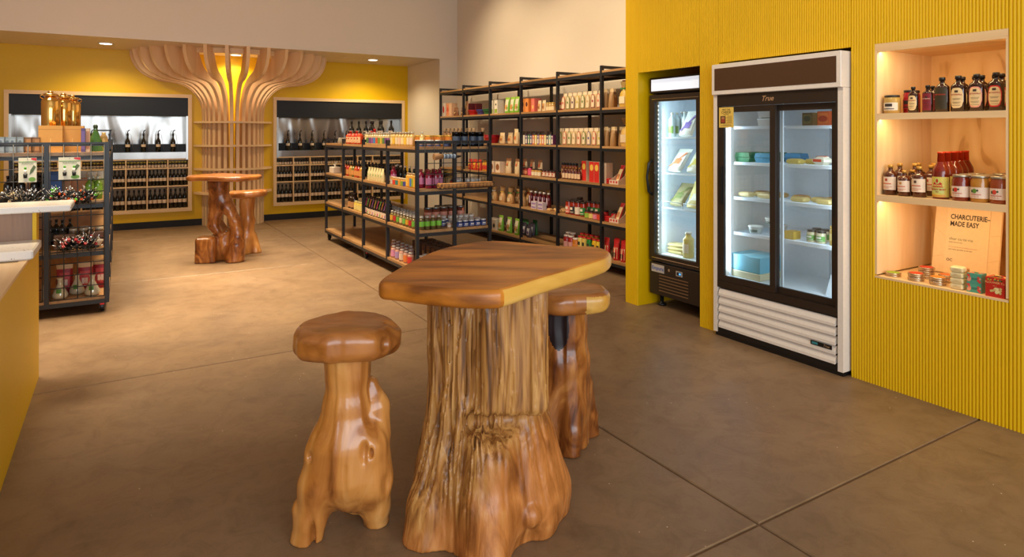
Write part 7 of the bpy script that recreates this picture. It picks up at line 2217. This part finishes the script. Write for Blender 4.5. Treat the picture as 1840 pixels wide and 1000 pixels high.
def cone():
    b_ = MB(); b_.lathe([(.068, 0), (.070, .006), (.045, .10), (.022, .165), (.014, .185), (.016, .19), (.016, .20)], 10, smooth=False)
    c_ = MB(); c_.lathe([(.014, .20), (.018, .21), (.018, .225), (.008, .235)], 10)
    return [('glass_body', b_, [col((60, 100, 50), .08, 0, None, .5)]), ('stopper', c_, [col((40, 60, 40), .2)])]
R_(T0, rx_(170, 6.53), 6.53, 'cone', cone, 'cone_bottle', 'faceted green cone bottle on the wire rack top', 'bottle')
def cube():
    b_ = MB()
    for x in (-.05, .05):
        for y in (-.05, .05): b_.box(x - .006, x + .006, y - .006, y + .006, 0, .19)
    for z in (.0, .178):
        for s in (-.05, .05): b_.box(-.056, .056, s - .006, s + .006, z, z + .012); b_.box(s - .006, s + .006, -.0555, .0555, z, z + .012)
    g_ = MB(); g_.lathe([(.03, .0125), (.038, .05), (.03, .12), (.014, .15), (.016, .165)], 14)
    return [('frame', b_, [M['black']]), ('lamp_glass', g_, [col((206, 170, 110), .15, .3)])]
R_(T0, rx_(186, 6.78), 6.78, 'cube', cube, 'framed_decanter', 'glass decanter in a black cube frame on the wire rack top', 'decanter')
# second tier
for k, u in enumerate((14, 22, 30, 38, 62, 70, 78)):
    R_(LL[2], rx_(u, 6.75), 6.75, 'dkb', lambda: g_bottle(.03, .21, (30, 28, 26), (24, 22, 22), (60, 54, 50)), 'dark_bottle', 'black bottle on the second tier of the wire rack', 'bottle', 'black bottles on the wire rack', False)
R_(LL[2], rx_(100, 6.70), 6.70, 'blbox', lambda: g_box(.09, .08, .24, (44, 84, 150), (60, 100, 170), None), 'blue_box', 'blue carton on the second tier of the wire rack', 'box')
for k, u in enumerate((76, 112, 140)):
    R_(LL[2], rx_(u, 6.85), 6.85, 'krb', lambda: g_box(.13, .12, .16, (190, 130, 80), (200, 140, 90)), 'kraft_carton', 'kraft carton behind the pourer baskets on the second tier', 'box', 'kraft cartons on the wire rack')
for k, (u, y) in enumerate(((161, 6.56), (176, 6.56), (168, 6.66))):
    R_(LL[2], rx_(u, y), y, 'grb', lambda: g_bottle(.032, .19, (110, 150, 50), (200, 206, 190), (130, 180, 60), .7, .42, .1, (.2, .6), 1.3), 'green_bottle', 'bright green bottle on the second tier of the wire rack', 'bottle', 'green bottles on the wire rack')
for k, u in enumerate((150, 166, 182)):
    R_(LL[2], rx_(u, 6.95), 6.95, 'clb', lambda: g_pouch(.07, .22, .05, (206, 200, 180), (150, 170, 90), None, (90, 120, 60), 14), 'pale_pouch', 'pale pouch behind the green bottles on the wire rack', 'pouch', 'pale pouches on the wire rack', False)
# blister cards on the grid
def card(w_, h_, two):
    b_ = MB(); b_.rbox(-w_ / 2, w_ / 2, -.001, .001, 0, h_, .0008)
    t_ = MB()
    t_.box(-w_ * .48, w_ * .48, -.0022, -.0012, h_ * .82, h_ * .845, 0)
    t_.add([(w_ * .2, -.0022, h_ * .99), (w_ * .2 + .0, -.0022, h_ * .93), (w_ * .49, -.0022, h_ * .86), (w_ * .49, -.0022, h_ * .99)], [(0, 1, 2, 3)], 1)
    t_.add([(w_ * .25 + w_ * .2 * math.cos(q * PI / 5), -.0022, h_ * .12 + h_ * .09 * math.sin(q * PI / 5)) for q in range(10)], [tuple(range(10))], 2)
    t_.add([(w_ * x_, -.0022, h_ * z_) for x_, z_ in ((.1, .3), (.3, .42), (.46, .62), (.34, .7), (.16, .5))], [(0, 1, 2, 3, 4)], 3)
    p_ = MB()
    for x_ in ((-.22, .2) if two else (-.12,)):
        p_.lathe([(.012, h_ * .18), (.014, h_ * .34)], 10, 0, cx=w_ * x_, cy=-.009)
        p_.lathe([(.008, h_ * .342), (.010, h_ * .52)], 10, 1, cx=w_ * x_, cy=-.009)
        p_.lathe([(.008, h_ * .522), (.008, h_ * .60), (.004, h_ * .63)], 10, 2, cx=w_ * x_, cy=-.009)
    return [('card', b_, [col((222, 220, 200), .5)]), ('print', t_, [col((90, 150, 50), .5), col((200, 40, 50), .5), col((110, 160, 60), .5), col((80, 100, 60), .5)]), ('pourer', p_, [col((26, 26, 28), .3), col((226, 222, 214), .3), col((80, 160, 50), .4)])]
for (u0, u1, v0, v1, two, tx, lb) in ((33, 66, 283, 328, False, 'PORTION', 'white and green card with one portion pourer hung on the wire grid'), (105, 145, 282, 323, True, 'ADJUSTABLE', 'white and green card with two adjustable pourers hung on the wire grid')):
    y = LY - .034
    p0, p1 = at_y(u0, v1, y), at_y(u1, v0, y)
    w_, h_ = p1.x - p0.x, p1.z - p0.z
    o = put(('card', two), lambda: card(w_, h_, two), 'pourer_card', lb, 'card', ((p0.x + p1.x) / 2, y, p0.z), 0.0, None, True, push=None)
    link('lettering', text_mesh(tx, .017, col((70, 110, 50), .5), extrude=.0002), o, (0, -.0024, h_ * .76), (PI / 2, 0, 0))
    hk = MB(); hk.tube([(0, -.012, h_ * .955), (0, .003, h_ * .957), (0, .012, h_ * .975), (0, .0136, h_ * .99)], .0025, 6); hk.build('hook', M['metal'], o)
# baskets of boxed pourers on the grid
def pourbasket(u0, u1, z, n, seed, cols_, lb, tall=.075):
    y = LY - .034
    x0, x1 = rx_(u0, y), rx_(u1, y)
    t = thing('pourer_basket', lb, 'basket', ((x0 + x1) / 2, y, z))
    w_ = x1 - x0
    q_ = MB()
    for k in range(int(w_ / .04) + 1):
        x = -w_ / 2 + w_ * k / int(w_ / .04)
        q_.tube([(x, 0, .07), (x, 0, 0), (x, -.10, 0), (x, -.10, .05)], .002, 5)
    for (yy, zz) in ((0, .07), (0, 0), (-.10, 0), (-.10, .05)): q_.tube([(-w_ / 2, yy, zz), (w_ / 2, yy, zz)], .0025, 5)
    q_.build('basket_wires', M['metal'], t)
    R = random.Random(seed)
    g_ = {0: MB(), 1: MB(), 2: MB()}
    for k in range(n):
        x, yy = R.uniform(-w_ / 2 + .02, w_ / 2 - .02), R.uniform(-.085, -.015)
        zz = .012 + R.uniform(.0, tall)
        d = Vector((R.uniform(-1, 1), R.uniform(-1.0, .0), R.uniform(.2, 1.0))).normalized()
        p = Vector((x, yy, zz))
        g_[0].tube([p, p + d * .05], [.011, .008], 6)
        g_[1].tube([p + d * .05, p + d * .09], [.0035, .003], 5)
        if k % 3 == 0: g_[2].tube([p + d * .04, p + d * .055], .012, 6, (k // 3) % len(cols_))
    s = g_[0].build('stoppers', M['black'], t); s['kind'] = 'stuff'
    s = g_[1].build('steel_spouts', M['chrome'], t); s['kind'] = 'stuff'
    s = g_[2].build('coloured_collars', [col(c_, .4) for c_ in cols_], t); s['kind'] = 'stuff'
pourbasket(0, 74, .925, 85, 3, [(200, 180, 140), (60, 60, 60)], 'wire basket of black bottle pourers with pale corks on the grid')
pourbasket(84, 172, .925, 110, 5, [(226, 90, 30), (80, 170, 40), (226, 90, 30)], 'wire basket of pourers with orange and green collars on the grid')
pourbasket(104, 172, .535, 75, 8, [(150, 24, 36), (180, 40, 50)], 'wire basket of pourers with dark red collars low on the grid')
# third tier: boards and bowls
def board():
    b_ = MB(); b_.rbox(-.075, .075, -.008, .008, 0, .125, .006)
    l_ = MB(); l_.rbox(-.058, .058, -.0095, -.0082, .016, .109, .0005)
    return [('board', b_, [M['walnut']]), ('inset', l_, [col((110, 70, 44), .45)])]
R_(LL[1], rx_(116, 6.52), 6.52, 'board', board, 'serving_board', 'small rectangular wooden serving board standing on the third tier', 'board')
R_(LL[1], rx_(176, 6.60), 6.60, 'board', board, 'serving_board', 'small wooden serving board behind the bowls near the rack post', 'board')
for k, u in enumerate((136, 171)):
    put('bowlw', lambda: [('bowl', MB().lathe([(.026, 0), (.034, .004), (.058, .05), (.060, .058), (.055, .058), (.030, .010)], 18, cap=False).lathe([(.026, 0), (.026, .008)], 14), [col((222, 206, 184), .35)])] + [('contents', MB().lathe([(.048, .044), (.048, .046)], 14), [col((60, 44, 34), .6)])], 'white_bowl', 'white bowl on the third tier, ' + ('beside the serving board' if k == 0 else 'beside the rack post'), 'bowl', (rx_(u, 6.525), 6.525, LL[1] + .0004), 0, 'white bowls on the wire rack', True, push='y', limit=9)
for k, u in enumerate((132, 150, 160, 178, 150)):
    R_(LL[1], rx_(u, 6.68), 6.68, 'cjar2', lambda: g_jar(.034, .20 if False else .15, (90, 70, 50), (206, 196, 176), (206, 180, 140), (.2, .7)), 'jar_set', 'jar with pale lid behind the bowls on the third tier', 'jar', 'jars on the third tier of the wire rack', False)
for k, u in enumerate((90, 100, 112, 125)):
    R_(LL[1], rx_(u, 6.85), 6.85, 'dkb', None, 'dark_bottle', 'black bottle at the back of the third tier', 'bottle', 'black bottles on the third tier', False)
# lowest tier: glass carafes and red gift bags
def carafe():
    b_ = MB(); b_.lathe([(.040, 0), (.056, .012), (.058, .035), (.035, .085), (.018, .125), (.018, .155), (.026, .17)], 14)
    l_ = MB(); patch(l_, .05, .05, -.5, .2, .05, .085); 
    return [('glass_body', b_, [col((196, 186, 160), .06, .1, None, .6)]), ('leaf_label', l_, [col((70, 130, 50), .5)])]
for k, u in enumerate((108, 137, 166)):
    R_(LL[0], rx_(u, 6.53), 6.53, 'carafe', carafe, 'glass_carafe', 'clear glass carafe with green leaf label on the lowest tier', 'carafe', 'glass carafes on the wire rack')
for k, u in enumerate((115, 152, 180)):
    R_(LL[0], rx_(u, 6.66), 6.66, 'rgift', lambda: g_pouch(.12, .25, .08, (150, 24, 34), (190, 60, 60), (206, 170, 120), (220, 190, 170), 17), 'gift_bag', 'dark red striped gift bag behind the carafes', 'bag', 'red gift bags on the wire rack')
for k, u in enumerate((81, 81)):
    R_(LL[0], rx_(81, 6.56), 6.56, 'greybk', lambda: g_box(.04, .12, .13, (150, 136, 122), (170, 156, 140)), 'grey_carton', 'grey carton beside the carafes on the lowest tier', 'box', 'grey cartons on the lowest tier', dz=0)

# floor outlet plate beside the gondola
p = at_z(622, 441.5, 0)
fl_ = MB(); fl_.rbox(-.05, .05, -.16, .16, 0, .006, .002)
tag(fl_.build('floor_plate', M['black'], None, (p.x, p.y, 0.0)), 'flat black cover plate on the concrete beside the gondola', 'plate')
